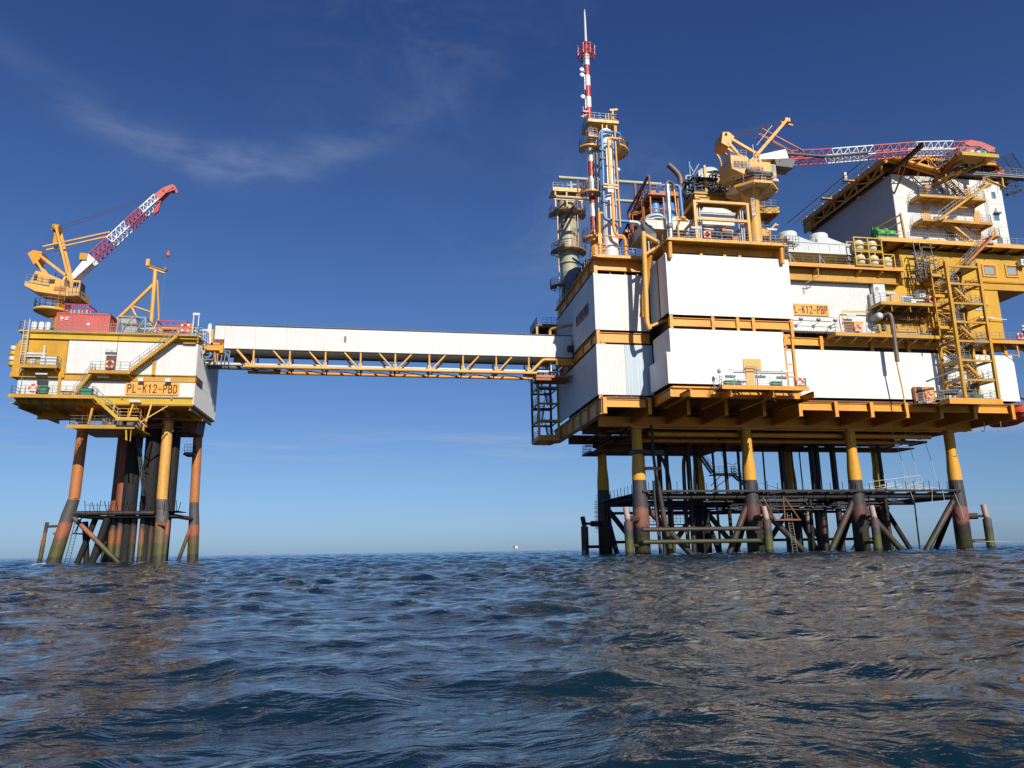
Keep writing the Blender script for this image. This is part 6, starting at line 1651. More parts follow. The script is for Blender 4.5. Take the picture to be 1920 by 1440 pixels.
for y in (95.1, 98.3):
    mt = 'tan' if y < 96 else 'orange'
    for k, x in enumerate(xv):
        m = MB(); m.tube((x, y, 24.5), (x, y, 26.65), .13, .13, 10); m.build('truss_post', mt, br)
        m = MB(); m.box(x - .2, x - .12, y - .2, y + .2, 24.4, 25.2); m.box(x + .12, x + .2, y - .2, y + .2, 24.4, 25.2); m.build('gusset', 'lightgrey' if y < 96 else 'orange', br)
    for k, x in enumerate(xv):
        if k < 4: a, b = (x - 2.05, 26.62), (x - .28, 24.62)
        elif k == 4: a, b = (x - 2.05, 26.62), (x - .28, 24.62)
        else: a, b = None, None
        r = .17 if k == 0 else .12
        if a:
            m = MB(); m.tube((a[0], y, a[1]), (b[0], y, b[1]), r, r, 10); m.build('truss_diagonal', mt, br)
        if k >= 4 and k < 8:
            m = MB(); m.tube((x + .28, y, 24.62), (x + 2.1, y, 26.62), .12, .12, 10); m.build('truss_diagonal', mt, br)
    m = MB(); m.pipe([(18.4, y, 24.55), (20.2, y, 26.4), (22.0, y, 26.4)], .2, 10, .3); m.build('truss_diagonal', mt, br)
for k in range(8):
    a, b = xv[k], xv[k + 1]
    m = MB(); m.tube((a, 95.1, 24.45), (b, 98.3, 24.45), .07, .07, 8); m.tube((a, 95.1, 24.45), (a, 98.3, 24.45), .09, .09, 8); m.build('floor_brace', 'brown', br)
m = MB(); m.tube((-22.9, 96.2, 25.0), (22.4, 96.2, 25.0), .2, .2, 12); m.build('grey_pipe', 'lightgrey', br)
m = MB(); m.tube((-22.9, 97.4, 24.85), (-14.0, 97.4, 24.85), .28, .28, 10); m.build('grey_pipe', 'darkgrey', br)
m = MB(); m.box(-5.95, -5.7, 94.84, 94.95, 28.2, 28.75); m.box(-5.93, -5.73, 94.86, 94.95, 28.0, 28.19); m.build('wall_lamp', 'exhaust', br)
m = MB(); m.box(21.9, 24.3, 94.5, 95.5, 25.55, 26.45); m.build('landing_bracket', 'orange', br)
m = MB(); m.tube((21.4, 95.8, 24.9), (21.4, 95.8, 26.4), .17, .17, 10); m.lathe((21.4, 95.8, 25.0), [(.17, -.1), (.26, -.1), (.26, .05), (.17, .05)], 12); m.build('pipe_riser', 'silver', br)
m = MB(); m.box(19.5, 24, 96.5, 99, 23.9, 24.3); m.bar((18, 95.6, 24.2), (24.2, 95.6, 24.2), .35); m.build('landing_frame', 'rustorange', br)
m = MB()
m.box(-22.9, -21.0, 94.6, 95.0, 26.35, 27.0); m.box(-21.1, -20.7, 94.7, 95.0, 26.1, 27.3); m.box(-22.3, -21.95, 94.7, 95, 27.1, 29.1); m.box(-22.2, -20.8, 94.7, 95, 27.1, 27.35); m.box(-22.9, -20.8, 95.1, 98.6, 26.0, 26.4); m.bar((-21.6, 95.1, 24.9), (-21.6, 95.1, 26.2), .14); m.bar((-21.35, 95.1, 24.9), (-21.35, 95.1, 26.2), .1)
m.build('end_frame', 'orange', br)
m = MB(); m.box(-21.7, -20.8, 94.95, 95.2, 27.4, 27.85); m.box(-19.8, -17.6, 97, 98.5, 25.2, 26.4); m.build('end_box', 'brown', br)
m = MB(); m.pipe([(-20.9, 95.0, 25.1), (-20.8, 95.0, 26.4), (-19.9, 95.0, 26.4), (-20.0, 95, 25.1)], .08, 6); m.pipe([(-20.5, 95.0, 25.1), (-20.4, 95.0, 26.2)], .07, 6); m.build('small_pipes', 'steel', br)
m = MB(); m.pipe([(-22.9, 95, 25.5), (-22.4, 95, 25.5), (-22.2, 95, 25.7), (-22.2, 95, 26.3)], .15, 8); m.build('blue_elbow', 'blue', br)
m = MB(); m.pipe([(-22.9, 94.9, 25.2), (-21.9, 94.9, 25.2), (-21.7, 94.9, 25.4), (-21.7, 94.9, 26.3)], .12, 8); m.build('steel_elbow', 'steel', br)
# ================================================================== SATELLITE PLATFORM (left)
sj = thing('satellite_jacket', 'four legged jacket with dark conductors under the small left platform', 'platform legs', (-30, 98, SEA))
for nm, pts, mt in (('leg', [(-36.5, 96.5, 18.7, .60), (-36.65, 96.5, 8.25, .62), (-37.1, 96.5, 6.3, .72), (-38.5, 96.1, -2, .78)], 'leg2'), ('leg', [(-26.9, 96.5, 18.7, .60), (-26.85, 96.5, 8.25, .62), (-26.65, 96.5, 6.3, .72), (-26.4, 96.1, -2, .78)], 'leg2y'),
                    ('leg', [(-33.9, 102.5, 18.8, .56), (-34.0, 102.5, 8, .58), (-34.3, 102.6, 6, .66), (-34.6, 102.8, -2, .7)], 'rustleg'), ('leg', [(-24.8, 102.5, 18.8, .56), (-24.55, 102.5, 7.6, .58), (-24.4, 102.6, 5, .66), (-24.2, 102.8, -2, .68)], 'leg2')):
    m = MB()
    for a, b in zip(pts[:-1], pts[1:]): m.tube(a[:3], b[:3], a[3], b[3], 20)
    m.build(nm, mt, sj)
for x, y, r, mt in ((-31.0, 98.2, .86, 'black'), (-28.9, 98.4, .95, 'black'), (-26.7, 99, .75, 'black'), (-32.4, 99.5, .6, 'rustleg')):
    m = MB(); m.tube((x, y, 6), (x, y, 18.7), r, r, 18); m.tube((x - .02, y, -2), (x, y, 6), r * .62, r * .62, 14); m.build('conductor', mt, sj)
for x, y, r, mt in ((-32.6, 98.2, .42, 'rustleg'), (-31.7, 97.8, .34, 'rustleg'), (-30.2, 98, .40, 'blackleg'), (-29.2, 98, .36, 'rustleg'), (-28.3, 98.4, .40, 'blackleg')):
    m = MB(); m.tube((x, y, -2), (x, y, 6.2), r, r, 12); m.build('conductor_foot', mt, sj)
brace((-36.4, 96.3, 6.5), (-27.5, 96.3, 6.5), .26, 'brace', sj); brace((-26.3, 96.6, 6.3), (-24.6, 102, 6.0), .26, 'brace', sj); brace((-35.5, 94.5, 6.2), (-34.3, 102, 6.1), .26, 'black', sj)
brace((-36.4, 96.3, 6.0), (-29.0, 96.3, -1.2), .28, 'leg2', sj)
brace((-34.6, 98, 5.9), (-36.6, 98, -1), .34, 'black', sj); brace((-35.9, 98.5, 5.6), (-35.0, 98.5, -1), .34, 'black', sj); brace((-32.9, 97, 6), (-34.6, 97, -1.2), .42, 'black', sj); brace((-33.0, 97.6, 3.2), (-35.0, 97.6, -.5), .25, 'black', sj)
brace((-24.7, 102, 4.7), (-26.2, 102, -.5), .24, 'leg2', sj)
m = MB(); m.box(-36.1, -25, 96.4, 101, 6.7, 6.77); m.box(-36.1, -25, 96.5, 101, 6.0, 6.2); m.build('walkway', 'black', sj)
m = MB(); g = random.Random(9)
for k in range(26):
    x = -35.0 + k * .42
    if g.random() < .85: m.bar((x, 95 + g.random() * 2, 6.6), (x + g.uniform(-.12, .12), 95.5, 7.6 + g.uniform(0, .35)), .06)
m.bar((-35, 95.5, 7.4), (-25.6, 95.5, 7.2), .04); m.build('railing_posts', 'black', sj)
m = MB(); m.tube((-39.2, 96.3, 5.5), (-39.35, 96.3, 3.5), .20, .2, 10); m.tube((-39.35, 96.3, 3.5), (-39.7, 96.3, -2), .24, .26, 10); m.tube((-39.1, 96.3, 5.0), (-37.4, 96.3, 5.05), .15, .15, 10); m.tube((-38.4, 96.3, 4.2), (-37.6, 96.3, 4.2), .14, .14, 8); m.build('fender_pile', 'rustleg', sj)
m = MB(); m.tube((-25.6, 95.2, 5.6), (-25.75, 95.2, -2), .26, .28, 12); m.tube((-26.7, 95.8, 5.2), (-25.7, 95.2, 5.0), .3, .2, 10); m.build('fender_pile', 'leg2', sj)
m = MB(); m.ladder((-37.2, 97.6, 0), (-36.4, 97.6, 5.9), .5, (1, 0, 0), .05); m.bar((-36.8, 97.6, 4.2), (-35.3, 97.6, 4.1), .16); m.bar((-36.6, 97.6, 4.2), (-36.0, 97.6, 6.0), .1); m.build('ladder', 'black', sj)
flight(sj, (-28.6, 95.4, 8.4), (-30.4, 95.4, 18), .8, 'dark', 'dark', tread='steel', steps=34)
m = MB(); m.box(-25.9, -24.6, 100.5, 103, 14.0, 14.2); m.rail([(-25.8, 100.6, 14.2), (-24.7, 100.6, 14.2), (-24.7, 103, 14.2)], 1.2, .4, .06); m.build('side_landing', 'dark', sj)

# ------------------------------------------------------------------ topside
sp = thing('satellite_topside', 'small left platform topside, yellow and white clad, carrying the PBD sign', 'platform', (-33, 98, 18.9))
MB().box(-42.6, -23.2, 92.7, 103.4, 19.0, 27.0).build('core', 'interior', sp)
wall_sheets(sp, (-37.4, 92.0), (-23.05, 92.0), 22.45, 26.4, (0, -1), 3.6, 'white_b', .34)
wall_sheets(sp, (-37.8, 92.0), (-23.05, 92.0), 19.8, 21.55, (0, -1), 3.7, 'white_b', .34)
wall_sheets(sp, (-42.5, 92.35), (-37.85, 92.35), 19.8, 21.8, (0, -1), 4.7, 'lightgrey', .34)  # grey rather than white: the shade of this recess is put into the colour
wall_sheets(sp, (-23.0, 92.05), (-23.0, 103.5), 22.5, 26.4, (1, 0), 3.8, 'white_b'); wall_sheets(sp, (-23.0, 92.05), (-23.0, 103.5), 18.95, 21.6, (1, 0), 3.8, 'white_b')
wall_sheets(sp, (-23.0, 95.4), (-23.0, 103.5), 21.6, 22.5, (1, 0), 8, 'white_b')
m = MB(); m.prism([(-43.1, 22.4), (-43.1, 25.4), (-42.6, 26.3), (-37.45, 26.3), (-37.45, 22.4)], 'y', 91.95, 103); m.build('yellow_wall', 'ochre', sp)
m = MB(); m.box(-43.2, -37.45, 91.85, 102.5, 21.85, 22.38); m.build('yellow_ledge', 'ochre', sp)
m = MB(); m.ibeam((-42.4, 92.0, 26.85), (-23.0, 92.0, 26.85), .4, .75, .06)
m.build('roof_beam', 'yellow', sp)
m = MB(); m.ibeam((-37.8, 92.1, 22.0), (-23.0, 92.1, 22.0), .35, .78, .05); m.build('floor_beam', 'ochre', sp)
m = MB(); m.ibeam((-42.4, 92.1, 19.3), (-23.1, 92.1, 19.3), .35, .85, .05); m.build('floor_beam', 'yellow', sp)
m = MB()
for x in (-34.9, -32.3, -31.2, -28.7): m.box(x, x + .14, 91.9, 92.02, 26.4, 26.6)
m.box(-27.9, -27.55, 91.75, 91.9, 22.4, 24.3); m.box(-38.0, -37.7, 91.8, 91.95, 19.6, 22.3)
for x in (-31, -25.5): m.box(x, x + .14, 91.8, 91.9, 21.5, 21.8); m.box(x, x + .14, 91.8, 91.9, 19.5, 19.85)
m.build('post', 'ochre', sp)
MB().box(-42.9, -23.0, 91.7, 103.6, 27.25, 27.4).build('roof_deck', 'ochre', sp)
MB().box(-42.8, -23.05, 92.0, 103.5, 18.75, 18.9).build('bottom_plate', 'ochre', sp)
m = MB()
for k in range(7): m.ibeam((-42 + k * 3.1, 92.2, 18.5), (-42 + k * 3.1, 103.2, 18.5), .3, .48, .05)
m.ibeam((-42.4, 98, 18.35), (-23.2, 98, 18.35), .4, .8, .06); m.build('bottom_beam', 'ochre', sp)
m = MB(); m.rail([(-42.8, 103, 27.4), (-42.8, 91.8, 27.4), (-23.1, 91.8, 27.4), (-23.1, 94, 27.4)], 1.15, 1.4, .055); m.build('railing', 'steel', sp)
m = MB(); m.box(-33.1, -32.0, 91.86, 91.93, 22.5, 24.65); m.build('doorway', 'interior', sp)
MB().box(-33.1, -32.0, 91.80, 91.86, 22.5, 22.9).build('door_sill', 'red', sp)
sign(sp, 'sign_board', 'PL-K12-PBD', -30.65, -24.7, 91.96, 19.98, 21.48)
MB().box(-40.4, -39.2, 92.2, 92.3, 19.9, 21.5).build('doorway', 'dark', sp)
m = MB(); m.ladder((-41.9, 91.5, 22.5), (-41.9, 91.5, 28.6), .6); m.bar((-41.6, 91.3, 22.5), (-41.6, 91.3, 28.7), .07); m.build('ladder', 'lightgrey', sp)
m = MB()
for z in (24.6, 24.3): m.bar((-41.6, 91.7, z), (-39.6, 91.7, z), .2)
m.bar((-39.8, 91.7, 23.8), (-39.8, 91.7, 25.6), .18); m.box(-41.1, -40.6, 91.5, 91.8, 23.0, 23.9); m.build('wall_pipes', 'lightgrey', sp)
m = MB(); m.bar((-32.0, 91.9, 23.6), (-32.0, 91.9, 27.3), .04); m.build('cable', 'dark', sp)
m = MB(); m.box(-22.98, -22.9, 92.3, 95.2, 21.65, 22.4); m.build('slot', 'brown', sp)
# side balcony with grey box
t = thing('side_balcony', 'small railed ochre balcony on the yellow wall at the far left', 'balcony', (-40, 91.4, 23))
m = MB(); m.box(-41.9, -37.9, 90.8, 91.9, 22.85, 23.0); m.box(-41.95, -37.85, 90.65, 90.78, 22.7, 23.05)
for x in (-41.5, -39.7, -38.2): m.bar((x, 90.8, 22.8), (x, 92, 22.3), .12)
m.build('deck', 'ochre', t)
m = MB(); m.rail([(-41.85, 91.8, 23.0), (-41.85, 90.85, 23.0), (-37.95, 90.85, 23.0), (-37.95, 91.8, 23.0)], 1.15, 1.3, .055); m.build('railing', 'steel', t)
m = MB(); m.box(-39.9, -38.2, 91.2, 91.85, 23.02, 24.15); tag(m.build('grey_box', 'lightgrey', None, (-39, 91.5, 23)), 'pale grey cabinet standing on the far left balcony of the small platform', 'cabinet')
t = thing('raft_canisters', 'stack of cream and yellow raft canisters on the far left edge of the small platform', 'canister', (-43.3, 92.3, 23))
for k in range(4):
    m = MB(); m.lathe((-43.3, 92.2, 23.15 + k * .62), [(0, 0), (.33, .02), (.38, .12), (.38, .42), (.33, .54), (0, .56)], 14); m.build('canister', 'barrel' if k % 2 else 'yellow', t)
# lower front platform
t = thing('lower_platform', 'railed platform along the lower left front of the small platform, with green boxes on it', 'platform', (-38, 91, 19.3))
m = MB(); m.box(-42.2, -33.6, 90.3, 92.2, 19.25, 19.38); m.build('deck', 'steel', t)
m = MB(); m.box(-42.3, -33.5, 90.15, 90.28, 19.1, 19.5)
for k in range(8): m.bar((-41.8 + k * 1.15, 90.3, 19.2), (-41.8 + k * 1.15, 92.3, 18.7), .13)
m.build('edge_beam', 'ochre', t)
m = MB(); m.rail([(-42.1, 92, 19.4), (-42.1, 90.35, 19.4), (-33.65, 90.35, 19.4), (-33.65, 92, 19.4)], 1.15, 1.3, .055); m.bar((-41.2, 90.4, 19.4), (-41.2, 90.4, 21.9), .06); m.build('railing', 'steel', t)
storage_box((-39.2, 91.0, 19.75), 'green storage box by the dark doorway on the lower platform at far left')
storage_box((-34.45, 91.0, 19.6), 'green storage box at the right end of the lower left platform, under the stairs')
lifebuoy((-39.86, 90.25, 20.2), 'red and white lifebuoy at the left end of the lower left platform')
m = MB(); m.box(-37.4, -36.0, 91.1, 91.8, 20.05, 20.15)
for x in (-37.3, -36.1): m.bar((x, 91.2, 19.4), (x, 91.2, 20.05), .09); m.bar((x, 91.7, 19.4), (x, 91.7, 20.05), .09)
m.bar((-37.3, 91.2, 19.5), (-36.1, 91.2, 20), .07); m.bar((-37.3, 91.2, 20), (-36.1, 91.2, 19.5), .07)
tag(m.build('trestle', 'ochre', None, (-36.7, 91.4, 19.4)), 'ochre trestle table between the two green boxes of the left platform', 'table')
# zigzag stair on the front
zs_ = thing('front_stair', 'ochre zigzag stair with landings down the front of the small left platform', 'stairs', (-31, 91, 18))
flight(zs_, (-30.1, 91.2, 22.5), (-25.1, 91.2, 27.1), .8, 'ochre', tread='tan')
flight(zs_, (-35.9, 91.2, 19.5), (-34.1, 91.2, 22.4), .8, 'ochre', tread='tan')
flight(zs_, (-30.5, 90.1, 16.8), (-33.3, 90.1, 19.3), .8, 'yellow', tread='tan')
m = MB(); m.box(-34.4, -29.9, 90.7, 91.75, 22.35, 22.48); m.box(-34.4, -29.9, 90.58, 90.7, 22.2, 22.52)
for k in range(4): m.bar((-34 + k * 1.2, 90.8, 22.3), (-33.6 + k * 1.2, 91.9, 21.9), .13)
m.box(-25.3, -23, 90.7, 91.7, 27.0, 27.12); m.build('landing', 'ochre', zs_)
m = MB(); m.rail([(-34.3, 90.75, 22.48), (-30.0, 90.75, 22.48)], 1.15, 1.2, .055); m.build('railing', 'steel', zs_)
m = MB(); m.box(-30.6, -28.2, 89.6, 90.6, 16.62, 16.75); m.box(-30.6, -28.2, 89.5, 89.6, 16.5, 16.8); m.build('landing', 'yellow', zs_)
m = MB(); m.rail([(-30.5, 89.65, 16.75), (-28.25, 89.65, 16.75), (-28.25, 90.5, 16.75)], 1.15, 1.1, .055); m.bar((-29.6, 90.4, 16.7), (-29.6, 91.8, 18.8), .16); m.bar((-27.6, 90.4, 16.5), (-27.6, 91.8, 18.8), .16); m.bar((-28.1, 90.2, 16.5), (-25.8, 91.8, 18.7), .12); m.bar((-28.2, 89.7, 16.6), (-27.4, 90.2, 15.9), .1); m.build('hanger', 'tan', zs_)
lifebuoy((-32.15, 90.5, 23.25), 'red and white lifebuoy on the middle stair landing in front of the dark doorway')
strip_lamp((-32.55, 91.5, 25.25), 'white strip light over the dark doorway of the small left platform')
strip_lamp((-33.1, 91.5, 21.98), 'white strip light under the middle stair landing of the left platform')
strip_lamp((-39.7, 91.5, 22.2), 'white strip light under the far left balcony')
strip_lamp((-29.35, 91.6, 19.2), 'white strip light just below the PBD sign')
for x, w in ((-28.9, 'left'), (-25.9, 'right')):
    m = MB(); m.box(x - .3, x + .3, 91.3, 91.6, 21.5, 21.9); m.bar((x, 91.5, 21.8), (x, 91.9, 22.1), .06)
    tag(m.build('sign_lamp', 'lightgrey', None, (x, 91.5, 21.7)), 'grey lamp box above the %s half of the PBD sign' % w, 'lamp', 'lamps above the PBD sign')
# hung deck below
hk = thing('hung_deck', 'lower yellow deck hung beneath the small left platform, open sided with rails', 'platform', (-32, 94, 16))
m = MB(); m.box(-35.9, -28.9, 90.6, 99, 15.9, 16.05); m.box(-36, -28.8, 90.45, 90.58, 15.7, 16.12); m.build('deck', 'ochre', hk)
m = MB(); m.rail([(-35.8, 99, 16.05), (-35.8, 90.65, 16.05), (-30.6, 90.65, 16.05)], 1.15, 1.3, .055); m.build('railing', 'darkgrey', hk)
m = MB()
for x in (-33.9, -31.6): m.bar((x, 90.9, 16), (x, 91.8, 18.8), .22)
for x in (-35.6, -29.2): m.bar((x, 95, 16), (x, 95, 18.8), .2)
m.build('hanger', 'ochre', hk)
m = MB(); m.box(-33.6, -31.4, 94, 96, 16.1, 18.4); m.box(-31, -29.4, 94.5, 97, 16.1, 18.0); m.build('cabinet', 'darkgrey', hk)
m = MB(); m.bar((-29.7, 90.7, 14.5), (-29.7, 90.7, 16), .1); m.bar((-29.2, 90.7, 14.3), (-29.2, 90.7, 16), .08); m.pipe([(-29.8, 90.7, 15.9), (-29.6, 90.7, 14.4)], .1, 6); m.build('drip_pipe', 'yellow', hk)
m = MB(); clutter(m, -34, -24, 95, 102, 16.2, 18.6, 40, (.05, .16), 101, .3); m.bar((-29.4, 92, 18.7), (-27.8, 92, 16.2), .1); m.build('piping', 'brown', hk)
m = MB(); m.hexa([(-27.8, 99, 16.6), (-24.2, 99, 16.6), (-24.2, 103, 16.6), (-27.8, 103, 16.6), (-27.0, 99.2, 18.7), (-24.0, 99.2, 18.7), (-24.0, 103, 18.7), (-27.0, 103, 18.7)]); m.build('service_room', 'brown', hk)

# ------------------------------------------------------------------ deck load of the satellite platform
ct = thing('cargo_container', 'faded red cargo container lying along the roof deck under the left crane', 'container', (-36.9, 95, 27.4))
m = MB(); m.box(-39.8, -34.0, 94.1, 96.6, 27.65, 30.25); m.build('body', 'pink', ct)
m = MB()
for x in (-39.85, -33.98):
    for y in (94.03, 96.6): m.box(x - .08, x + .1, y - .05, y + .1, 27.5, 30.4)
for z in (27.5, 30.28): m.box(-39.85, -33.9, 93.98, 94.08, z, z + .14); m.box(-34.0, -33.86, 94.1, 96.6, z, z + .14)
m.build('corner_frame', 'pink', ct)
first = None
for k in range(18):
    x = -39.5 + k * .3
    if first is None: first = MB().box(x, x + .14, 94.04, 94.09, 27.7, 30.25).build('rib', 'pink', ct); x0 = x
    else: share(first, ct, (x - x0, 0, 0))
for k in range(5):
    m = MB(); m.box(-33.98, -33.93, 94.3 + k * .5, 94.45 + k * .5, 27.7, 30.25); m.build('door_bar', 'pink', ct)
m = MB(); m.box(-39.0, -38.5, 93.99, 94.03, 29.75, 29.85); m.box(-39.0, -38.6, 93.99, 94.03, 29.5, 29.62); m.box(-39.45, -39.2, 93.99, 94.03, 29.6, 29.85); m.box(-39.4, -39.25, 93.99, 94.03, 29.4, 29.5); m.build('stencil_mark', 'white2', ct)
m = MB(); m.prism([(-36.5, 29.05), (-36.3, 29.25), (-36.1, 29.05), (-36.3, 28.85)], 'y', 93.99, 94.03); m.build('diamond_mark', 'white2', ct)
def cage(name, label, x0, x1, y0, y1, z0, z1, mat, cat, n=3):
    t = thing(name, label, cat, ((x0 + x1) / 2, (y0 + y1) / 2, z0))
    m = MB()
    for x in (x0, x1):
        for y in (y0, y1): m.bar((x, y, z0), (x, y, z1), .12)
    for z in (z0 + .06, z1):
        m.bar((x0, y0, z), (x1, y0, z), .12); m.bar((x0, y1, z), (x1, y1, z), .12); m.bar((x0, y0, z), (x0, y1, z), .12); m.bar((x1, y0, z), (x1, y1, z), .12)
    for k in range(n):
        a, b = x0 + (x1 - x0) * k / n, x0 + (x1 - x0) * (k + 1) / n
        m.bar((b, y0, z0), (b, y0, z1), .08); m.bar((a, y0, z0), (b, y0, z1), .07)
    m.build('frame', mat, t)
    return t
t = cage('red_skid', 'red open steel skid standing behind the red container below the left crane', -40.6, -37.8, 97.5, 100, 30.4, 32.6, 'red', 'skid')
m = MB(); m.box(-40.4, -38, 97.8, 99.6, 30.5, 31.2)
for k in range(3): m.lathe((-39.9 + k * .9, 98.2, 31.2), [(0, 0), (.3, .02), (.3, .8), (0, 1.0)], 10)
m.build('bottles', 'lightgrey', t)
m = MB(); m.box(-41, -37.4, 97.4, 100.2, 27.4, 30.35); m.build('base_cabin', 'red', t)
t = cage('grey_skid', 'grey trapezoid hopper skid between the red container and the yellow davit', -33.2, -30.0, 94.6, 97.4, 27.5, 30.3, 'grey', 'skid', 2)
m = MB(); m.hexa([(-32.6, 94.8, 28.2), (-30.8, 94.8, 28.2), (-30.8, 97, 28.2), (-32.6, 97, 28.2), (-33, 94.7, 30.2), (-31.2, 94.7, 30.2), (-31.2, 97.2, 30.2), (-33, 97.2, 30.2)]); m.build('hopper', 'grey', t)
m = MB(); m.box(-32.8, -31.4, 94.9, 97, 30.35, 30.7); clutter(m, -33, -30.2, 94.5, 96, 27.6, 29.8, 16, (.03, .08), 111); m.build('machinery', 'darkgrey', t)
t = cage('lattice_skid', 'low red lattice skid on the deck by the orange lifebuoy', -28.6, -25.2, 94.5, 96.8, 27.5, 29.9, 'red', 'frame', 4)
m = MB(); m.box(-27.6, -25.8, 93.6, 94.2, 27.5, 28.8); m.box(-25.3, -24.3, 94.2, 95.4, 27.5, 29.6); m.build('orange_box', 'rustorange', t)
m = MB(); clutter(m, -30.6, -24, 94.4, 97, 27.5, 29.2, 34, (.04, .1), 113); m.build('pipework', 'lightgrey', t)
m = MB(); m.bar((-27.7, 93.2, 28.6), (-25.7, 93.2, 28.6), .2); m.bar((-27.7, 93.2, 27.4), (-27.7, 93.2, 28.6), .2); m.bar((-25.7, 93.2, 27.4), (-25.7, 93.2, 28.6), .2); tag(m.build('trestle', 'tan', None, (-26.7, 93.2, 27.4)), 'pale orange trestle on the roof deck in front of the low red frame', 'trestle')
lifebuoy((-24.55, 91.7, 28.25), 'orange lifebuoy on the roof deck railing at the right end of the left platform', 0, 1.35)
for k, (x, w) in enumerate(((-42.0, 'leftmost'), (-41.2, 'second from left'), (-40.5, 'third from left'))):
    m = MB(); m.lathe((x, 93.4, 27.4), [(0, 0), (.30, 0), (.30, 1.35), (.22, 1.5), (0, 1.55)], 14)
    tag(m.build('white_drum', 'white2', None, (x, 93.4, 27.4)), '%s of the white drums on the roof deck left of the container' % w, 'drum', 'white drums on the left roof deck')
m = MB(); clutter(m, -42.4, -40, 93, 95, 27.4, 28.8, 20, (.03, .07), 115, .6); tag(m.build('deck_pipes', 'steel', None, (-41.2, 94, 27.4)), 'small steel pipes around the white drums at the left roof corner', 'pipework')
# boat landing davit (yellow A frame)
dv = thing('davit_frame', 'buff yellow A frame davit with a short cross arm, right of the red container', 'davit', (-31, 98, 27.4))
m = MB(); m.tube((-30.35, 98, 27.4), (-30.5, 98, 37.8), .27, .25, 12); m.build('post', 'tan', dv)
m = MB(); m.tube((-34.8, 98, 27.4), (-34.3, 98, 31.0), .22, .22, 10); m.tube((-34.9, 98, 30.4), (-30.6, 98, 35.8), .22, .22, 10); m.build('brace', 'tan', dv)
m = MB(); m.tube((-32.9, 98, 32.6), (-31.3, 98, 29.6), .14, .14, 10); m.tube((-32.8, 98, 32.8), (-30.3, 98, 32.0), .12, .12, 8); m.tube((-30.2, 98.2, 36.5), (-29.6, 100, 27.4), .13, .13, 8); m.tube((-29.7, 98.6, 31.5), (-30.3, 98, 29), .1, .1, 8); m.build('brace', 'tan', dv)
m = MB(); m.ibeam((-31.5, 98, 38.3), (-29.3, 98, 37.55), .4, .4, .05); m.box(-31.65, -31.2, 97.7, 98.3, 38.3, 39.2); m.build('cross_arm', 'tan', dv)
m = MB(); m.lathe((-29.35, 98, 38.0), [(0, -.12), (.35, -.12), (.35, .12), (0, .12)], 12, axis='y'); m.build('sheave', 'darkgrey', dv)
m = MB(); m.tube((-29.25, 98, 38), (-29.55, 98, 28), .04, .04, 6); tag(m.build('teal_rope', 'teal', None, (-29.4, 98, 33)), 'teal rope hanging from the davit arm down to the deck', 'rope')
m = MB(); m.lathe((-29.7, 100, 40.8), [(0, -.55), (.1, -.5), (.12, -.25), (.26, -.2), (.26, .2), (.12, .25), (.08, .6), (0, .65)], 12);
tag(m.build('crane_hook', 'pink', None, (-29.7, 100, 40.8)), 'small red hook ball hanging in the air over the davit arm', 'hook')
# ------------------------------------------------------------------ crane of the satellite platform
c2 = thing('satellite_crane', 'yellow crane on the small left platform, red and white lattice boom raised to the right', 'crane', (-42.1, 100, 27.4))
m = MB(); m.lathe((-42.1, 100, 0), [(.72, 27.4), (.66, 33.6), (1.2, 34.3)], 20); m.build('pedestal', 'ochre', c2)
m = MB(); m.lathe((-43.1, 100, 0), [(.5, 31.5), (1.9, 32.1), (2.05, 32.2), (2.05, 32.45), (.5, 32.4)], 28); pl = m.build('walk_platform', 'tan', c2)
m = MB(); P = [(-43.1 + 2.0 * math.cos(k * math.pi / 8), 100 + 2.0 * math.sin(k * math.pi / 8), 32.45) for k in range(17)]; m.rail(P, 1.2, 1.2, .05, toe=False); m.build('railing', 'steel', pl)
m = MB(); m.prism([(-45.9, 35.1), (-44.6, 34.4), (-40.6, 33.9), (-39.5, 34.0), (-39.5, 35.0), (-45.9, 35.7)], 'y', 98.2, 101.8); m.build('turntable', 'tan', c2)
m = MB(); m.prism([(-45.5, 35.65), (-44.9, 37.2), (-43.8, 37.0), (-41.4, 36.0), (-41.4, 35.2)], 'y', 98.4, 101.6); m.build('machinery_house', 'tan', c2)
m = MB(); m.box(-45.0, -44.6, 98.32, 98.39, 36.0, 36.7); m.box(-43.2, -42.5, 98.3, 98.38, 35.6, 36.1); m.build('louvre', 'dark', c2)
m = MB(); m.box(-40.6, -39.45, 98.3, 100, 34.6, 36.1); c_ = m.build('cabin', 'tan', c2)
m = MB(); m.box(-40.2, -39.6, 98.24, 98.29, 35.2, 35.8); m.box(-39.44, -39.4, 98.5, 99.8, 35, 35.9); m.build('window', 'darkglass', c_)
m = MB(); m.box(-42.4, -41.0, 98.1, 98.19, 34.6, 35.1); m.build('red_panel', 'rustorange', c2)
m = MB(); m.rail([(-45.8, 98.2, 35.5), (-43, 98.1, 35.1)], 1.1, .9, .05); m.ladder((-41.3, 98.0, 33.2), (-41.3, 98.0, 35.6), .7); m.rail([(-40.6, 98.0, 33.9), (-39.3, 98.0, 33.9)], 1.9, .5, .05); m.build('railing', 'steel', c2)
m = MB(); m.prism([(-46.5, 39.8), (-45.9, 40.3), (-44.8, 40.1), (-45.0, 39.1), (-45.6, 38.3)], 'y', 99.2, 100.8); m.build('mast_head', 'orange', c2)
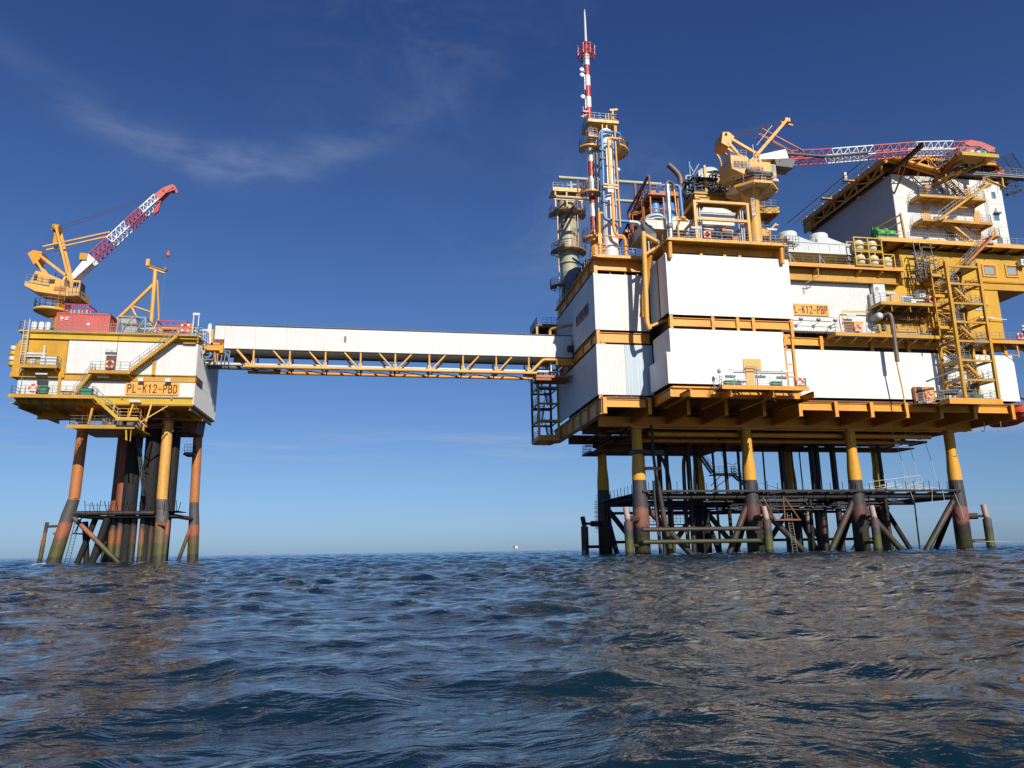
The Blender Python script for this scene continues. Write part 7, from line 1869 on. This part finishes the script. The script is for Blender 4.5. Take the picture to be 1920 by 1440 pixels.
for y in (99.3, 100.6):
    m = MB(); m.bar((-45.0, y, 39.6), (-41.6, y, 37.0), .3, .28, (0, 1, 0)); m.bar((-45.4, y, 38.9), (-44.1, y, 37.0), .28, .26, (0, 1, 0)); m.bar((-44.1, y, 37.0), (-43.3, y, 35.4), .26, .26, (0, 1, 0)); m.build('back_leg', 'tan', c2)
    m = MB(); m.bar((-41.2, y, 36.4), (-43.55, y, 43.7), .3, .28, (0, 1, 0)); m.build('gantry_leg', 'tan', c2)
    m = MB(); m.bar((-41.3, y, 37.6), (-42.4, y, 35.2), .3, .28, (0, 1, 0)); m.bar((-41.4, y, 37.5), (-40.6, y, 35.6), .5, .4, (0, 1, 0)); m.build('boom_bracket', 'tan', c2)
m = MB(); m.ladder((-42.9, 100.4, 36.6), (-43.7, 100.4, 42.5), .7, (1, 0, .1), .06, .5); m.build('ladder', 'darkgrey', c2)
m = MB(); m.box(-44.1, -43.3, 99.4, 100.6, 43.3, 44.1); m.lathe((-43.7, 100, 43.7), [(0, -.7), (.4, -.7), (.4, .7), (0, .7)], 12, axis='y'); m.box(-43.9, -43.4, 99.7, 100.3, 41.6, 43.2); m.build('gantry_head', 'ochre', c2)
for y in (99.4, 100.5):
    m = MB(); m.bar((-44.9, y, 40.9), (-37.0, y, 43.4), .17); m.build('stop_strut', 'tan', c2)
bp = [(-41.0, 37.1), (-38.9, 39.9), (-36.95, 42.3), (-35.0, 44.75), (-33.35, 46.8), (-31.65, 48.9)]
cols = ['white2', 'red', 'white2', 'red', 'white2']
for k in range(5):
    (xa, za), (xb, zb_) = bp[k], bp[k + 1]
    m = MB()
    if k == 0:
        for y in (99.5, 100.7):
            m.hexa([(-41.3, y - .1, 36.9), (-40.8, y - .1, 36.6), (-38.4, y - .1, 39.4), (-39.3, y - .1, 40.3), (-41.3, y + .1, 36.9), (-40.8, y + .1, 36.6), (-38.4, y + .1, 39.4), (-39.3, y + .1, 40.3)])
        for f_ in (.3, .55, .8): m.bar((xa + (xb - xa) * f_, 99.5, za + (zb_ - za) * f_), (xa + (xb - xa) * f_, 100.7, za + (zb_ - za) * f_), .5, .2)
    else:
        w = 1.0 if k < 4 else .85
        lattice(m, (xa, 100.1, za), (xb, 100.1, zb_), 1.4, w, (-.77, 0, .64), 4, .06)
    m.build('boom_section', cols[k], c2)
for y in (99.6, 100.5):
    m = MB(); m.prism([(-32.1, 49.2), (-31.0, 50.3), (-29.9, 50.9), (-29.5, 50.7), (-29.3, 50.2), (-29.6, 50.0), (-30.2, 50.1), (-31.3, 48.6)], 'y', y, y + .12); m.build('boom_tip', 'pink', c2)
m = MB(); m.prism([(-31.5, 48.7), (-31.2, 48.5), (-31.4, 47.0), (-32.0, 46.4), (-31.9, 47.2)], 'y', 99.9, 100.2)
for x, z in ((-30.9, 49.9), (-29.8, 50.4)): m.tube((x, 99.5, z), (x, 100.7, z), .16)
m.build('tip_sheave', 'red', c2)
m = MB(); m.box(-40.3, -39.4, 99.2, 100.8, 39.3, 40.2); m.build('boom_winch', 'ochre', c2)
m = MB()
for y in (99.8, 100.4): m.tube((-43.5, y, 43.9), (-32.2, y, 49.2), .03, .03, 5); m.tube((-43.8, y, 43.8), (-45.6, y, 40.2), .02, .02, 5)
m.build('luffing_wire', 'cable', c2)
m = MB(); m.tube((-29.7, 100, 41.4), (-29.7, 100, 50.2), .006, .006, 4); m.build('hoist_wire', 'cable', c2)
# corner gear where the bridge lands
m = MB(); m.bar((-24.0, 93, 27.4), (-24.0, 93, 30.6), .12); m.bar((-23.4, 93, 27.4), (-23.4, 93, 30.4), .1); m.box(-24.1, -23.3, 92.9, 93.2, 30.3, 30.6); clutter(m, -24, -22.6, 93, 95.5, 25.8, 29.2, 26, (.04, .09), 121, .5); m.rail([(-24.2, 92.6, 27.4), (-22.9, 92.6, 27.4), (-22.4, 95, 27.2)], 1.2, .6, .05)
tag(m.build('corner_mast', 'lightgrey', None, (-23.6, 93, 27.4)), 'grey instrument mast and rails at the corner where the bridge meets the left platform', 'mast')
m = MB(); m.pipe([(-23.6, 94.8, 28.9), (-22.7, 94.8, 28.95), (-22.55, 94.8, 28.6), (-22.55, 94.8, 29.6), (-22.4, 94.8, 29.75), (-22.3, 94.8, 27.2)], .17, 10, .2)
tag(m.build('white_pipe', 'lightgrey', None, (-22.6, 94.8, 28)), 'pale vertical pipe with elbow just left of the bridge end', 'pipe')
m = MB(); m.box(-22.15, -21.95, 96, 97.4, 28.9, 29.9); m.build('end_panel', 'navy', br)
m = MB(); m.ibeam((-23.9, 92.2, 26.9), (-22.4, 95.2, 26.7), .3, .6, .05); m.box(-24.6, -23.2, 91.6, 92.2, 26.3, 26.5); tag(m.build('corner_bracket', 'yellow', None, (-23.3, 93.5, 26.8)), 'yellow corner bracket of the left platform roof beside the bridge', 'bracket')

# ------------------------------------------------------------------ far platform on the horizon
fp = thing('distant_platform', 'tiny far off platform standing on the horizon between the two platforms', 'platform', (1010, 6000, 0))
m = MB(); m.box(995, 1012, 5990, 6010, 18, 32); m.build('topside', 'exhaust', fp)
m = MB(); m.box(1008, 1026, 5985, 6005, 16, 31); m.build('white_module', 'white2', fp)
m = MB()
for x in (1002, 1012, 1022): m.tube((x, 6000, -4), (x, 6000, 18), 1.4, 1.4, 8)
m.box(992, 1028, 5988, 6008, 31.5, 35); m.build('legs', 'rustorange', fp)
